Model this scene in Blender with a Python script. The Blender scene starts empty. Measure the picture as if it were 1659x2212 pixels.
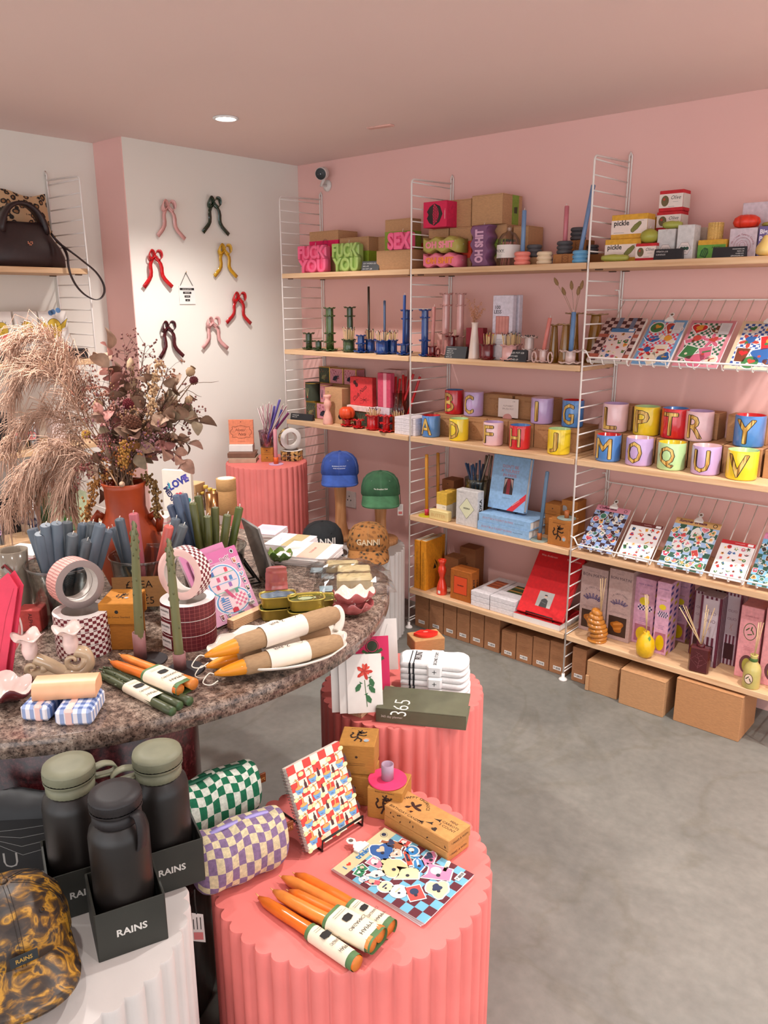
import bpy,bmesh,math,random
from mathutils import Vector,Matrix,Euler
from math import sin,cos,pi,radians as RAD
random.seed(7)
SC=bpy.context.scene
COL=SC.collection
CAM_F,CAM_P,CAM_Y,CAM_R=1707.28,.2594,.7230,-.0021
CAM_C=Vector((2.9359,-2.8738,1.4440))
_fw=Vector((-sin(CAM_Y)*cos(CAM_P),cos(CAM_Y)*cos(CAM_P),-sin(CAM_P)))
_rt=Vector((cos(CAM_Y),sin(CAM_Y),0));_up=_rt.cross(_fw)
_R=_rt*cos(CAM_R)+_up*sin(CAM_R);_U=-_rt*sin(CAM_R)+_up*cos(CAM_R)
cd=bpy.data.cameras.new('camera');cam=bpy.data.objects.new('camera',cd);COL.objects.link(cam)
cd.sensor_fit='VERTICAL';cd.sensor_height=36.0;cd.lens=36.0*CAM_F/2212;cd.clip_start=.02
cam.matrix_world=Matrix(((_R.x,_U.x,-_fw.x,CAM_C.x),(_R.y,_U.y,-_fw.y,CAM_C.y),(_R.z,_U.z,-_fw.z,CAM_C.z),(0,0,0,1)))
SC.camera=cam
W=bpy.data.worlds.new('world');SC.world=W;W.use_nodes=True
W.node_tree.nodes['Background'].inputs[0].default_value=(.95,.97,1.0,1)
W.node_tree.nodes['Background'].inputs[1].default_value=1.22
SC.view_settings.view_transform='Standard';SC.view_settings.look='None'
SC.view_settings.gamma=1.0;SC.view_settings.use_curve_mapping=False
SC.view_settings.exposure=0.57
SC.cycles.max_bounces=6;SC.cycles.diffuse_bounces=3;SC.cycles.glossy_bounces=2;SC.cycles.transmission_bounces=4;SC.cycles.transparent_max_bounces=10;SC.cycles.caustics_reflective=False;SC.cycles.caustics_refractive=False
SC.cycles.use_adaptive_sampling=True;SC.cycles.adaptive_threshold=.05;SC.cycles.adaptive_min_samples=16
ZC=2.095
DOWNLIGHTS=[(.42,-.89,41),(2.15,-1.35,42),(2.75,-.55,64),(3.6,-.85,62),(.75,-2.05,58),(2.05,-2.75,14),(3.7,-2.3,46),(.6,-3.6,40),(3.3,-4.0,40)]  # first is the visible downlight; the others are added out of view for light
def arealight(name,loc,rot,sx,sy,power,col):
 l=bpy.data.lights.new(name,'AREA');l.shape='RECTANGLE';l.size=sx;l.size_y=sy;l.energy=power;l.color=col
 o=bpy.data.objects.new(name,l);COL.objects.link(o);o.location=loc;o.rotation_euler=rot;return o
arealight('shop_window_daylight',(3.6,-5.35,1.25),(RAD(90),0,RAD(12)),3.2,1.9,14,(.97,.98,1.0))
def ray(x,y):return _fw+_R*((x-829.5)/CAM_F)-_U*((y-1106)/CAM_F)
def at(x,y,ax,v):
 d=ray(x,y);i='XYZ'.index(ax);t=(v-CAM_C[i])/d[i];return CAM_C+d*t
def depth(p):return(Vector(p)-CAM_C).dot(_fw)
def tb(x,y,z=.75):return at(x,y,'Z',z)
def mpp(p):return depth(p)/CAM_F
def lin(h):
 h=h.lstrip('#');r=[]
 if len(h)==3:h=''.join(c*2 for c in h)
 for i in(0,2,4):
  c=int(h[i:i+2],16)/255;r.append(c/12.92 if c<=.04045 else((c+.055)/1.055)**2.4)
 return(*r,1)
MC={}
def nmat(name):
 m=bpy.data.materials.new(name);m.use_nodes=True;nt=m.node_tree;b=nt.nodes['Principled BSDF']
 return m,nt,b
def N(nt,t,**k):
 n=nt.nodes.new(t)
 for a,v in k.items():
  if a.startswith('i_'):
   key=a[2:];key=int(key)if key.isdigit()else key.replace('_',' ')
   n.inputs[key].default_value=v
  else:setattr(n,a,v)
 return n
def ramp(nt,fac,stops,interp='LINEAR'):
 r=nt.nodes.new('ShaderNodeValToRGB');r.color_ramp.interpolation=interp
 e=r.color_ramp.elements
 while len(e)<len(stops):e.new(.5)
 for k,(p,c)in enumerate(stops):e[k].position=p;e[k].color=lin(c)if isinstance(c,str)else c
 nt.links.new(fac,r.inputs[0]);return r
def m(h,r=.55,metal=0,n=.07,sc=30,bump=0,coat=0,sss=0,trans=0,em=0):
 key=(h,r,metal,n,sc,bump,coat,sss,trans,em)
 if key in MC:return MC[key]
 M,nt,b=nmat('paint_'+h.lstrip('#'));L=nt.links
 c=lin(h);d=tuple(x*(1-n*2)for x in c[:3])+(1,);u=tuple(min(1,x*(1+n))for x in c[:3])+(1,)
 tc=N(nt,'ShaderNodeTexCoord');nz=N(nt,'ShaderNodeTexNoise',i_Scale=sc,i_Detail=3.0)
 L.new(tc.outputs['Object'],nz.inputs['Vector'])
 cr=ramp(nt,nz.outputs['Fac'],[(.3,d),(.7,u)]);L.new(cr.outputs[0],b.inputs['Base Color'])
 b.inputs['Roughness'].default_value=r;b.inputs['Metallic'].default_value=metal
 if coat:b.inputs['Coat Weight'].default_value=coat;b.inputs['Coat Roughness'].default_value=.08
 if sss:
  b.inputs['Subsurface Weight'].default_value=sss;b.inputs['Subsurface Radius'].default_value=(.6,.35,.25);b.inputs['Subsurface Scale'].default_value=.006
 if trans:b.inputs['Transmission Weight'].default_value=trans
 if em:b.inputs['Emission Color'].default_value=c;b.inputs['Emission Strength'].default_value=em
 if bump:
  bp=N(nt,'ShaderNodeBump',i_Strength=bump,i_Distance=.002);n2=N(nt,'ShaderNodeTexNoise',i_Scale=sc*6,i_Detail=4.0)
  L.new(tc.outputs['Object'],n2.inputs['Vector']);L.new(n2.outputs['Fac'],bp.inputs['Height']);L.new(bp.outputs[0],b.inputs['Normal'])
 MC[key]=M;return M
def wax(h):return m(h,r=.42,n=.05,sc=14,sss=.0,coat=.15)
def card(h):return m(h,r=.75,n=.07,sc=90,bump=.08)
def gloss(h):return m(h,r=.16,n=.05,sc=18,coat=.6)
def metal(h,r=.3):return m(h,r=r,metal=1,n=.05)
def paper(h):return m(h,r=.7,n=.02,sc=40)
INK=lambda:m('#15110f',r=.6)
def kraft(h='#c2946a'):
 key=('kraft',h)
 if key in MC:return MC[key]
 M,nt,b=nmat('kraft_card_'+h.lstrip('#'));L=nt.links;c=lin(h)
 tc=N(nt,'ShaderNodeTexCoord');mp=N(nt,'ShaderNodeMapping');mp.inputs['Scale'].default_value=(30,30,160)
 nz=N(nt,'ShaderNodeTexNoise',i_Scale=3.0,i_Detail=5.0);L.new(tc.outputs['Object'],mp.inputs[0]);L.new(mp.outputs[0],nz.inputs['Vector'])
 cr=ramp(nt,nz.outputs['Fac'],[(.3,tuple(x*.86 for x in c[:3])+(1,)),(.7,tuple(x*1.08 for x in c[:3])+(1,))])
 L.new(cr.outputs[0],b.inputs['Base Color']);b.inputs['Roughness'].default_value=.8
 bp=N(nt,'ShaderNodeBump',i_Strength=.06,i_Distance=.001);L.new(nz.outputs['Fac'],bp.inputs['Height']);L.new(bp.outputs[0],b.inputs['Normal'])
 MC[key]=M;return M
def glass(h='#ffffff',a=.10,rough=.03):
 key=('glass',h,a)
 if key in MC:return MC[key]
 M,nt,b=nmat('clear_glass');L=nt.links;nt.nodes.remove(b)
 tr=N(nt,'ShaderNodeBsdfTransparent');tr.inputs[0].default_value=lin(h)
 gl=N(nt,'ShaderNodeBsdfGlossy',i_Roughness=rough);lw=N(nt,'ShaderNodeLayerWeight',i_Blend=.25)
 nz=N(nt,'ShaderNodeTexNoise',i_Scale=12.0)
 mth=N(nt,'ShaderNodeMath',operation='MULTIPLY_ADD');mth.inputs[1].default_value=.55;mth.inputs[2].default_value=a*.5
 L.new(lw.outputs['Fresnel'],mth.inputs[0]);mx=N(nt,'ShaderNodeMixShader');L.new(mth.outputs[0],mx.inputs[0])
 L.new(tr.outputs[0],mx.inputs[1]);L.new(gl.outputs[0],mx.inputs[2]);L.new(mx.outputs[0],nt.nodes['Material Output'].inputs[0])
 MC[key]=M;return M
def patmat(name,build,rough=.6,bump=0,coat=0):
 if name in MC:return MC[name]
 M,nt,b=nmat(name);tc=N(nt,'ShaderNodeTexCoord');s=build(nt,tc)
 nt.links.new(s,b.inputs['Base Color']);b.inputs['Roughness'].default_value=rough
 if coat:b.inputs['Coat Weight'].default_value=coat
 if bump:
  bp=N(nt,'ShaderNodeBump',i_Strength=bump,i_Distance=.002);nz=N(nt,'ShaderNodeTexNoise',i_Scale=300.0)
  nt.links.new(tc.outputs['Object'],nz.inputs['Vector']);nt.links.new(nz.outputs['Fac'],bp.inputs['Height']);nt.links.new(bp.outputs[0],b.inputs['Normal'])
 MC[name]=M;return M
def mapped(nt,tc,scale,out='Object',rot=(0,0,0)):
 mp=N(nt,'ShaderNodeMapping');mp.inputs['Scale'].default_value=scale;mp.inputs['Rotation'].default_value=rot
 nt.links.new(tc.outputs[out],mp.inputs[0]);return mp.outputs[0]
class MB:
 def __init__(s):s.v=[];s.f=[];s.mi=[];s.sm=[];s.mats=[]
 def slot(s,mat):
  if mat not in s.mats:s.mats.append(mat)
  return s.mats.index(mat)
 def add(s,vs,fs,mat,smooth=False,T=None):
  o=len(s.v);k=s.slot(mat)
  if T is not None:vs=[T@Vector(p)for p in vs]
  s.v+=[tuple(p)for p in vs]
  for f in fs:s.f.append([i+o for i in f]);s.mi.append(k);s.sm.append(smooth)
  return s
 def box(s,sx,sy,sz,mat,c=(0,0,0),ch=.0012,T=None):
  X,Y,Z=sx/2,sy/2,sz;ch=min(ch,sx*.25,sy*.25,sz*.25);vs=[];idx={}
  for a in(-1,1):
   for b in(-1,1):
    for d in(0,1):
     px,py,pz=a*X,b*Y,d*Z;e=-1 if d else 1
     for ax in range(3):
      q=[px,py,pz]
      for o in range(3):
       if o!=ax:q[o]+=(-a*ch,-b*ch,e*ch)[o]
      idx[(a,b,d,ax)]=len(vs);vs.append((q[0]+c[0],q[1]+c[1],q[2]+c[2]))
  I=idx;fs=[]
  for a in(-1,1):
   q=[I[a,-1,0,0],I[a,1,0,0],I[a,1,1,0],I[a,-1,1,0]];fs.append(q if a>0 else q[::-1])
   q=[I[-1,a,0,1],I[-1,a,1,1],I[1,a,1,1],I[1,a,0,1]];fs.append(q if a>0 else q[::-1])
  for d in(0,1):
   q=[I[-1,-1,d,2],I[1,-1,d,2],I[1,1,d,2],I[-1,1,d,2]];fs.append(q if d else q[::-1])
  for a in(-1,1):
   for b in(-1,1):
    q=[I[a,b,0,0],I[a,b,1,0],I[a,b,1,1],I[a,b,0,1]];fs.append(q if a*b<0 else q[::-1])
    for d in(0,1):
     t=[I[a,b,d,0],I[a,b,d,1],I[a,b,d,2]];fs.append(t if a*b*(1 if d else-1)>0 else t[::-1])
   for d in(0,1):
    g=1 if d else-1
    q=[I[a,-1,d,0],I[a,1,d,0],I[a,1,d,2],I[a,-1,d,2]];fs.append(q if a*g>0 else q[::-1])
    q=[I[-1,a,d,1],I[1,a,d,1],I[1,a,d,2],I[-1,a,d,2]];fs.append(q[::-1]if a*g>0 else q)
  return s.add(vs,fs,mat,False,T)
 def lathe(s,prof,mat,n=24,smooth=True,T=None,wob=None,c=(0,0,0)):
  vs=[];fs=[];rows=[]
  for r,z in prof:
   if r<1e-6:rows.append([len(vs)]);vs.append((c[0],c[1],z+c[2]));continue
   row=[]
   for k in range(n):
    a=2*pi*k/n;rr,zz=(r,z)if wob is None else wob(r,z,a)
    row.append(len(vs));vs.append((c[0]+rr*cos(a),c[1]+rr*sin(a),c[2]+zz))
   rows.append(row)
  for A,B in zip(rows,rows[1:]):
   for k in range(n):
    k2=(k+1)%n
    if len(A)==1 and len(B)==1:continue
    if len(A)==1:fs.append([A[0],B[k2],B[k]][::-1]if False else[A[0],B[k2],B[k]])
    elif len(B)==1:fs.append([A[k],A[k2],B[0]])
    else:fs.append([A[k],A[k2],B[k2],B[k]])
  return s.add(vs,fs,mat,smooth,T)
 def cyl(s,r,h,mat,c=(0,0,0),n=20,r2=None,T=None,b=.0008):
  r2=r if r2 is None else r2
  return s.lathe([(0,0),(r-b,0),(r,b),(r2,h-b),(r2-b,h),(0,h)],mat,n,False,T,None,c)if n<10 else s.lathe([(0,0),(r-b,0)],mat,n,False,T,None,c).lathe([(r-b,0),(r,b),(r2,h-b),(r2-b,h)],mat,n,True,T,None,c).lathe([(r2-b,h),(0,h)],mat,n,False,T,None,c)
 def tube(s,pts,r,mat,n=8,cap=True,T=None,smooth=True):
  pts=[Vector(p)for p in pts];rs=r if isinstance(r,(list,tuple))else[r]*len(pts)
  vs=[];fs=[];up=None
  for i,p in enumerate(pts):
   t=(pts[min(i+1,len(pts)-1)]-pts[max(i-1,0)]).normalized()
   if up is None:up=t.orthogonal().normalized()
   else:
    up=up-t*up.dot(t);up=up.normalized()if up.length>1e-6 else t.orthogonal().normalized()
   w=t.cross(up)
   for k in range(n):
    a=2*pi*k/n;vs.append(p+(up*cos(a)+w*sin(a))*rs[i])
  for i in range(len(pts)-1):
   for k in range(n):
    k2=(k+1)%n;fs.append([i*n+k,i*n+k2,(i+1)*n+k2,(i+1)*n+k])
  if cap:fs.append(list(range(n))[::-1]);fs.append([(len(pts)-1)*n+k for k in range(n)])
  return s.add(vs,fs,mat,smooth,T)
 def prism(s,poly,h,mat,T=None,z0=0,smooth=False,side=None):
  n=len(poly);vs=[(x,y,z0)for x,y in poly]+[(x,y,z0+h)for x,y in poly]
  s.add(vs,[list(range(n))[::-1],list(range(n,2*n))],mat,False,T)
  return s.add(vs,[[k,(k+1)%n,n+(k+1)%n,n+k]for k in range(n)],side or mat,smooth,T)
 def flat(s,poly,mat,F,lay=1,off=(0,0)):
  return s.add([F@Vector((x+off[0],y+off[1],.00025*lay))for x,y in poly],[list(range(len(poly)))],mat)
 def rect(s,x0,y0,x1,y1,mat,F,lay=1):return s.flat([(x0,y0),(x1,y0),(x1,y1),(x0,y1)],mat,F,lay)
 def disc(s,x,y,r,mat,F,lay=1,n=16,ry=None):
  return s.flat([(x+r*cos(2*pi*k/n),y+(ry or r)*sin(2*pi*k/n))for k in range(n)],mat,F,lay)
 def ring(s,x,y,r,w,mat,F,lay=1,n=24,a0=0,a1=2*pi):
  vs=[];fs=[]
  for k in range(n+1):
   a=a0+(a1-a0)*k/n
   for q in(r,r-w):vs.append(F@Vector((x+q*cos(a),y+q*sin(a),.00025*lay)))
  for k in range(n):fs.append([2*k+1,2*k,2*k+2,2*k+3])
  return s.add(vs,fs,mat)
 def line(s,pts,w,mat,F,lay=1):
  for(x0,y0),(x1,y1)in zip(pts,pts[1:]):
   d=Vector((x1-x0,y1-y0));l=d.length or 1;nx,ny=-d.y/l*w/2,d.x/l*w/2
   s.flat([(x0+nx,y0+ny),(x0-nx,y0-ny),(x1-nx,y1-ny),(x1+nx,y1+ny)][::1],mat,F,lay)
  return s
 def text(s,t,size,mat,F,x=0,y=0,lay=1,bold=0,shear=0,sx=1,al='C',sp=1.0,rot=0,fit=None):
  vs,fs,(w,h)=text2d(t,bold,shear,sp)
  if fit:sx=min(sx,fit/max(1e-6,w*size))
  ox={'C':-w/2,'L':0,'R':-w}[al];cr,sr=cos(rot),sin(rot);P=[]
  for a,b in vs:
   p,q=(a+ox)*size*sx,b*size;P.append(F@Vector((x+p*cr-q*sr,y+p*sr+q*cr,.00025*lay)))
  return s.add(P,fs,mat)
 def arctext(s,t,size,mat,F,x,y,R,a0,a1,lay=1,bold=0):
  for k,ch in enumerate(t):
   a=a0+(a1-a0)*(k+.5)/len(t);s.text(ch,size,mat,F,x+R*cos(a),y+R*sin(a),lay,bold,rot=a-pi/2)
  return s
 def mesh(s,name):
  me=bpy.data.meshes.new(name);me.from_pydata(s.v,[],s.f)
  for mt in s.mats:me.materials.append(mt)
  me.polygons.foreach_set('material_index',s.mi);me.polygons.foreach_set('use_smooth',s.sm);me.update();return me
TXC={}
def text2d(t,bold=0,shear=0,sp=1.0):
 k=(t,bold,shear,sp)
 if k in TXC:return TXC[k]
 cu=bpy.data.curves.new('lettering','FONT');cu.body=t;cu.size=1;cu.resolution_u=2;cu.offset=bold;cu.shear=shear;cu.space_character=sp
 cu.fill_mode='FRONT'
 o=bpy.data.objects.new('lettering',cu);me=o.to_mesh()
 vs=[(v.co.x,v.co.y)for v in me.vertices];fs=[list(p.vertices)for p in me.polygons];o.to_mesh_clear()
 bpy.data.objects.remove(o);bpy.data.curves.remove(cu)
 x0=min([v[0]for v in vs]or[0]);x1=max([v[0]for v in vs]or[0]);y1=max([v[1]for v in vs]or[1])
 TXC[k]=([(a-x0,b)for a,b in vs],fs,(x1-x0,y1));return TXC[k]
def ob(name,mb,loc=(0,0,0),rz=0,parent=None,label=None,cat=None,group=None,kind=None,rot=None):
 me=mb if isinstance(mb,bpy.types.Mesh)else(None if mb is None else mb.mesh(name))
 o=bpy.data.objects.new(name,me);COL.objects.link(o);o.location=loc;o.rotation_euler=rot if rot is not None else(0,0,rz)
 if parent is not None:o.parent=parent
 if label:o['label']=label
 if cat:o['category']=cat
 if group:o['group']=group
 if kind:o['kind']=kind
 return o
def copytree(o,loc=None,rz=None,label=None,group=None,parent=None):
 c=o.copy();COL.objects.link(c)
 if parent is not None:c.parent=parent
 if loc is not None:c.location=loc
 if rz is not None:c.rotation_euler=(0,0,rz)
 if label:c['label']=label
 if group:c['group']=group
 for ch in o.children:copytree(ch,parent=c)
 return c
def Ff(sx,sy,sz):return Matrix.Translation((0,-sy/2,sz/2))@Matrix(((1,0,0,0),(0,0,-1,0),(0,1,0,0),(0,0,0,1)))
def Fr(sx,sy,sz):return Matrix.Translation((sx/2,0,sz/2))@Matrix(((0,0,1,0),(1,0,0,0),(0,1,0,0),(0,0,0,1)))
def Fl(sx,sy,sz):return Matrix.Translation((-sx/2,0,sz/2))@Matrix(((0,0,-1,0),(-1,0,0,0),(0,1,0,0),(0,0,0,1)))
def Ft(sx,sy,sz):return Matrix.Translation((0,0,sz))
def TR(x,y,z,rz=0,rx=0,ry=0):return Matrix.Translation((x,y,z))@Euler((rx,ry,rz)).to_matrix().to_4x4()
WALLY=-.271
def shelfbox(x0,x1,yt,yb,Y,z0):
 ym=(yt+yb)/2;a=at(x0,ym,'Y',Y);b=at(x1,ym,'Y',Y);t=at((x0+x1)/2,yt,'Y',Y)
 return(a.x+b.x)/2,b.x-a.x,t.z-z0
def shelfround(x0,x1,yt,yb,Y,z0):
 c=at((x0+x1)/2,(yt+yb)/2,'Y',Y);t=at((x0+x1)/2,yt,'Y',Y)
 return c.x,(x1-x0)*mpp(c),t.z-z0

# == THE ROOM
def mat_wall(name,h,h2):
 def bld(nt,tc):
  nz=N(nt,'ShaderNodeTexNoise',i_Scale=1.2,i_Detail=4.0);nt.links.new(tc.outputs['Object'],nz.inputs['Vector'])
  return ramp(nt,nz.outputs['Fac'],[(.3,h),(.7,h2)]).outputs[0]
 return patmat(name,bld,.85,.05)
PINKW=mat_wall('pink_wall_paint','#f0bcb4','#f3c3bb');WHITEW=mat_wall('white_wall_paint','#ece6dc','#f0eae1');CEILW=mat_wall('ceiling_paint','#f2d9d2','#f5ddd6')
def concrete(nt,tc):
 a=N(nt,'ShaderNodeTexNoise',i_Scale=2.2,i_Detail=9.0,i_Roughness=.65,i_Distortion=.6);b=N(nt,'ShaderNodeTexNoise',i_Scale=38.0,i_Detail=6.0)
 v=N(nt,'ShaderNodeTexNoise',i_Scale=1.0,i_Detail=12.0,i_Distortion=2.5)
 for q in(a,b,v):nt.links.new(tc.outputs['Object'],q.inputs['Vector'])
 r1=ramp(nt,a.outputs['Fac'],[(.28,'#6a6963'),(.5,'#7a7871'),(.72,'#8a877f')]);r2=ramp(nt,b.outputs['Fac'],[(.3,'#c8c8c8'),(.7,'#ffffff')])
 r3=ramp(nt,v.outputs['Fac'],[(.47,'#ffffff'),(.5,'#f0eee8'),(.53,'#ffffff')])
 m1=N(nt,'ShaderNodeMix',data_type='RGBA',blend_type='MULTIPLY');m1.inputs[0].default_value=.35
 nt.links.new(r1.outputs[0],m1.inputs[6]);nt.links.new(r2.outputs[0],m1.inputs[7])
 m2=N(nt,'ShaderNodeMix',data_type='RGBA',blend_type='MULTIPLY');m2.inputs[0].default_value=.8
 nt.links.new(m1.outputs[2],m2.inputs[6]);nt.links.new(r3.outputs[0],m2.inputs[7]);return m2.outputs[2]
CONC=patmat('polished_concrete',concrete,.5,.06)
def wall(name,x0,y0,x1,y1,mat,t=.1,z0=0,z1=None):
 d=Vector((x1-x0,y1-y0));l=d.length;b=MB();b.box(l,t,(z1 or ZC)-z0,mat,(l/2,t/2,0),ch=.0005)
 return ob(name,b,(x0,y0,z0),math.atan2(d.y,d.x),kind='structure')
XB,YP,XL=-.163,-.965,-.38
fl=MB();fl.box(6.2,6.0,.1,CONC,(2.4,-2.7,-.1));ob('floor',fl,kind='structure')
ce=MB();ce.box(6.2,6.0,.1,CEILW,(2.4,-2.7,ZC));ob('ceiling',ce,kind='structure')
wall('wall_right',XB-.1,0,5.3,0,PINKW)
wall('wall_back',XB,YP,XB,0,WHITEW)
b_=MB();b_.box(XB-XL,.004,ZC,PINKW,ch=.0005);ob('wall_pier_side',b_,((XB+XL)/2,YP-.002,0),kind='structure')
wall('wall_left',XL,-5.6,XL,YP+.1,WHITEW)
def slot_strip():
 b=MB();b.box(.11,.028,.006,m('#e9b7ab',r=.5),ch=.002);p=at(822,272,'Z',ZC);ob('ceiling_slot',b,(p.x,p.y,ZC-.006),RAD(8),label='small pale slot cover set flush in the ceiling',cat='ceiling vent')
slot_strip()
LAMPW=m('#ffffff',r=.4)
LIT=m('#fff3e6',r=.4,em=38.0)
for k,(x,y,pw)in enumerate(DOWNLIGHTS):
 t=ob('downlight',None,(x,y,ZC),label='round recessed downlight shining from the ceiling' if k==0 else 'added ceiling downlight out of view, '+('','above the middle plinth','above the right bay','at the far right','above the granite table','above the foreground plinth','right of the photographer','behind on the left','behind the photographer')[k],cat='ceiling light',group='recessed ceiling downlights')
 b=MB();b.lathe([(.034,0),(.046,-.001),(.047,-.004),(.036,-.006),(.034,0)],LAMPW,28);ob('trim_ring',b,parent=t)
 b=MB();b.lathe([(.034,-.002),(0,-.002)],LIT,24);ob('lens',b,parent=t)
 l=bpy.data.lights.new('downlight_beam','SPOT');l.energy=pw;l.color=(1.0,.965,.93);l.spot_size=RAD(125);l.spot_blend=.8;l.shadow_soft_size=.03
 lo=bpy.data.objects.new('downlight_beam',l);COL.objects.link(lo);lo.location=(0,0,-.02);lo.parent=t
# == SHELVING
S1,S2,S3,S4,S5=1.575,1.225,.887,.537,.195
PIT,RU,DEP=.79,.0489,.271
def ash(nt,tc):
 v=mapped(nt,tc,(1.6,26,26));nz=N(nt,'ShaderNodeTexNoise',i_Scale=1.5,i_Detail=6.0,i_Distortion=.8);nt.links.new(v,nz.inputs['Vector'])
 w=N(nt,'ShaderNodeTexWave',i_Scale=1.4,i_Distortion=5.0,i_Detail=3.0,bands_direction='Y');nt.links.new(v,w.inputs['Vector'])
 a=ramp(nt,nz.outputs['Fac'],[(.3,'#d3a980'),(.7,'#e2bd96')]);c=ramp(nt,w.outputs['Fac'],[(.0,'#e2c6a4'),(.25,'#ffffff')])
 mx=N(nt,'ShaderNodeMix',data_type='RGBA',blend_type='MULTIPLY');mx.inputs[0].default_value=.45
 nt.links.new(a.outputs[0],mx.inputs[6]);nt.links.new(c.outputs[0],mx.inputs[7]);return mx.outputs[2]
ASH=patmat('ash_wood',ash,.55,.04)
WIRE=m('#efe6e0',r=.35,n=.01)
RUNGME=MB().tube([(0,-DEP+.003,0),(0,-.018,0)],.0026,WIRE,6).mesh('rung')
def ladder(loc,rz,label,top=1.917,r0=1.9054):
 t=ob('shelf_ladder',None,loc,rz,label=label,cat='shelf upright',group='white wire shelf uprights')
 b=MB();rr=.016
 b.tube([(0,-DEP,.006),(0,-DEP,top-rr)]+[(0,-DEP+rr-rr*cos(a),top-rr+rr*sin(a))for a in(pi/8,pi/4,3*pi/8,pi/2)]+[(0,-.012,top+.008)],.0036,WIRE,8);ob('front_post',b,parent=t)
 b=MB();b.tube([(0,-.012,.02),(0,-.012,top+.03),(0,-.005,top+.042),(.006,-.004,top+.03),(.006,-.006,.02)],.0034,WIRE,8);b.cyl(.004,.006,metal('#777777'),(0,-.01,top+.022),8);ob('wall_post',b,parent=t)
 b=MB();b.lathe([(0,0),(.016,0),(.017,.004),(.014,.008),(.0065,.013),(.006,.028),(0,.028)],WIRE,20,c=(0,-DEP,0));ob('foot',b,parent=t)
 k=0
 while r0-RU*k>.02:
  ob('rung',RUNGME,(0,0,r0-RU*k),parent=t);k+=1
 ob('rung',RUNGME,(0,0,r0-RU*(k-1)-.013),parent=t)
for k,q in enumerate(('white wire upright nearest the corner, left of the pink candles','white wire upright between the corner bay and the middle bay','white wire upright between the middle bay and the right bay')):
 ladder((k*PIT,0,0),0,q)
ladder((3*PIT,0,0),0,'white wire upright at the far end of the right bay')
ladder((XL,-1.193,0),RAD(90),'white wire upright of the left wall unit, beside the dark handbag')
ladder((XL,-1.193-PIT,0),RAD(90),'white wire upright at the outer end of the left wall unit')
def board(loc,rz,label,w=PIT-.012,d=DEP+.004):
 b=MB();b.box(w,d,.0215,ASH,(0,-d/2-.003,-.0215),ch=.0015);o=ob('shelf_board',b,loc,rz,label=label,cat='shelf',group='pale ash shelf boards')
 c=MB()
 for x in(-w/2+.02,w/2-.02):
  for y in(-.03,-DEP+.03):c.box(.026,.012,.004,m('#5c4030',r=.5),(x,y,-.0255),ch=.001)
 ob('bracket',c,parent=o)
BAYS=(('corner',.5),('middle',1.5),('right',2.5))
for z,i,q in((S1,0,'pale ash top shelf of the corner bay, under lettered candles'),(S2,0,'pale ash shelf in the corner bay, under green and blue candlesticks'),(S3,0,'lowest pale ash shelf of the corner bay, under patterned boxes'),(S1,1,'pale ash top shelf of the middle bay, under stacked kraft boxes'),(S2,1,'pale ash shelf of the middle bay, under pink candlesticks'),(S3,1,'pale ash shelf in the middle bay, under mugs A to J'),(S4,1,'pale ash shelf in the middle bay, under light blue books'),(S5,1,'lowest pale ash shelf of the middle bay, under a red book'),(S1,2,'pale ash top shelf of the right bay, under vegetable candles'),(S3,2,'pale ash shelf in the right bay, under mugs L to Y'),(S4,2,'pale ash shelf in the right bay, below the sticker rack'),(S5,2,'lowest pale ash shelf of the right bay, under reed diffusers')):
 board(((i+.5)*PIT,0,z),0,q)
for z,q in((S1,'pale ash shelf on the left wall, under the dark handbag'),(S2,'pale ash shelf on the left wall, under face prints'),(S3,'pale ash shelf on the left wall, under pink-labelled bottles'),(S4,'lowest pale ash shelf on the left wall, under navy-labelled bottles')):
 board((XL,-1.193-PIT/2,z),RAD(90),q)
RACKTILT={}
def rack(z,label):
 x0,x1=2*PIT+.012,3*PIT-.012;t=ob('magazine_rack',None,(0,0,0),label=label,cat='wire rack',group='sloping wire display racks')
 yb,zb,yf,zf=-.035,z+.237,-.262,z+.018
 b=MB();b.tube([(x0-.012,yb-.015,zb+.035),(x0-.006,yb,zb+.035),(x0,yb,zb+.005),(x0+.01,yb,zb),(x1-.01,yb,zb),(x1,yb,zb+.02)],.0028,WIRE,7);ob('top_rail',b,parent=t)
 b=MB();b.tube([(x0-.012,yf-.016,zf+.05),(x0+.006,yf-.02,zf+.045),(x0+.02,yf-.022,zf+.024),(x1-.02,yf-.022,zf+.024),(x1,yf-.016,zf+.05)],.0032,WIRE,7);ob('front_rail',b,parent=t)
 n=17;me=MB().tube([(0,yb,zb),(0,yf,zf),(0,yf-.011,zf+.004),(0,yf-.022,zf+.024)],.0021,WIRE,6).mesh('wire')
 for k in range(n):ob('wire',me,(x0+.022+(x1-x0-.044)*k/(n-1),0,0),parent=t)
 return(yb,zb,yf,zf)
RK2=rack(S2-.012,'upper sloping wire rack holding checked and fruit card packs')
RK4=rack(S4-.010,'lower sloping wire rack holding sticker sheets')
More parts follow.
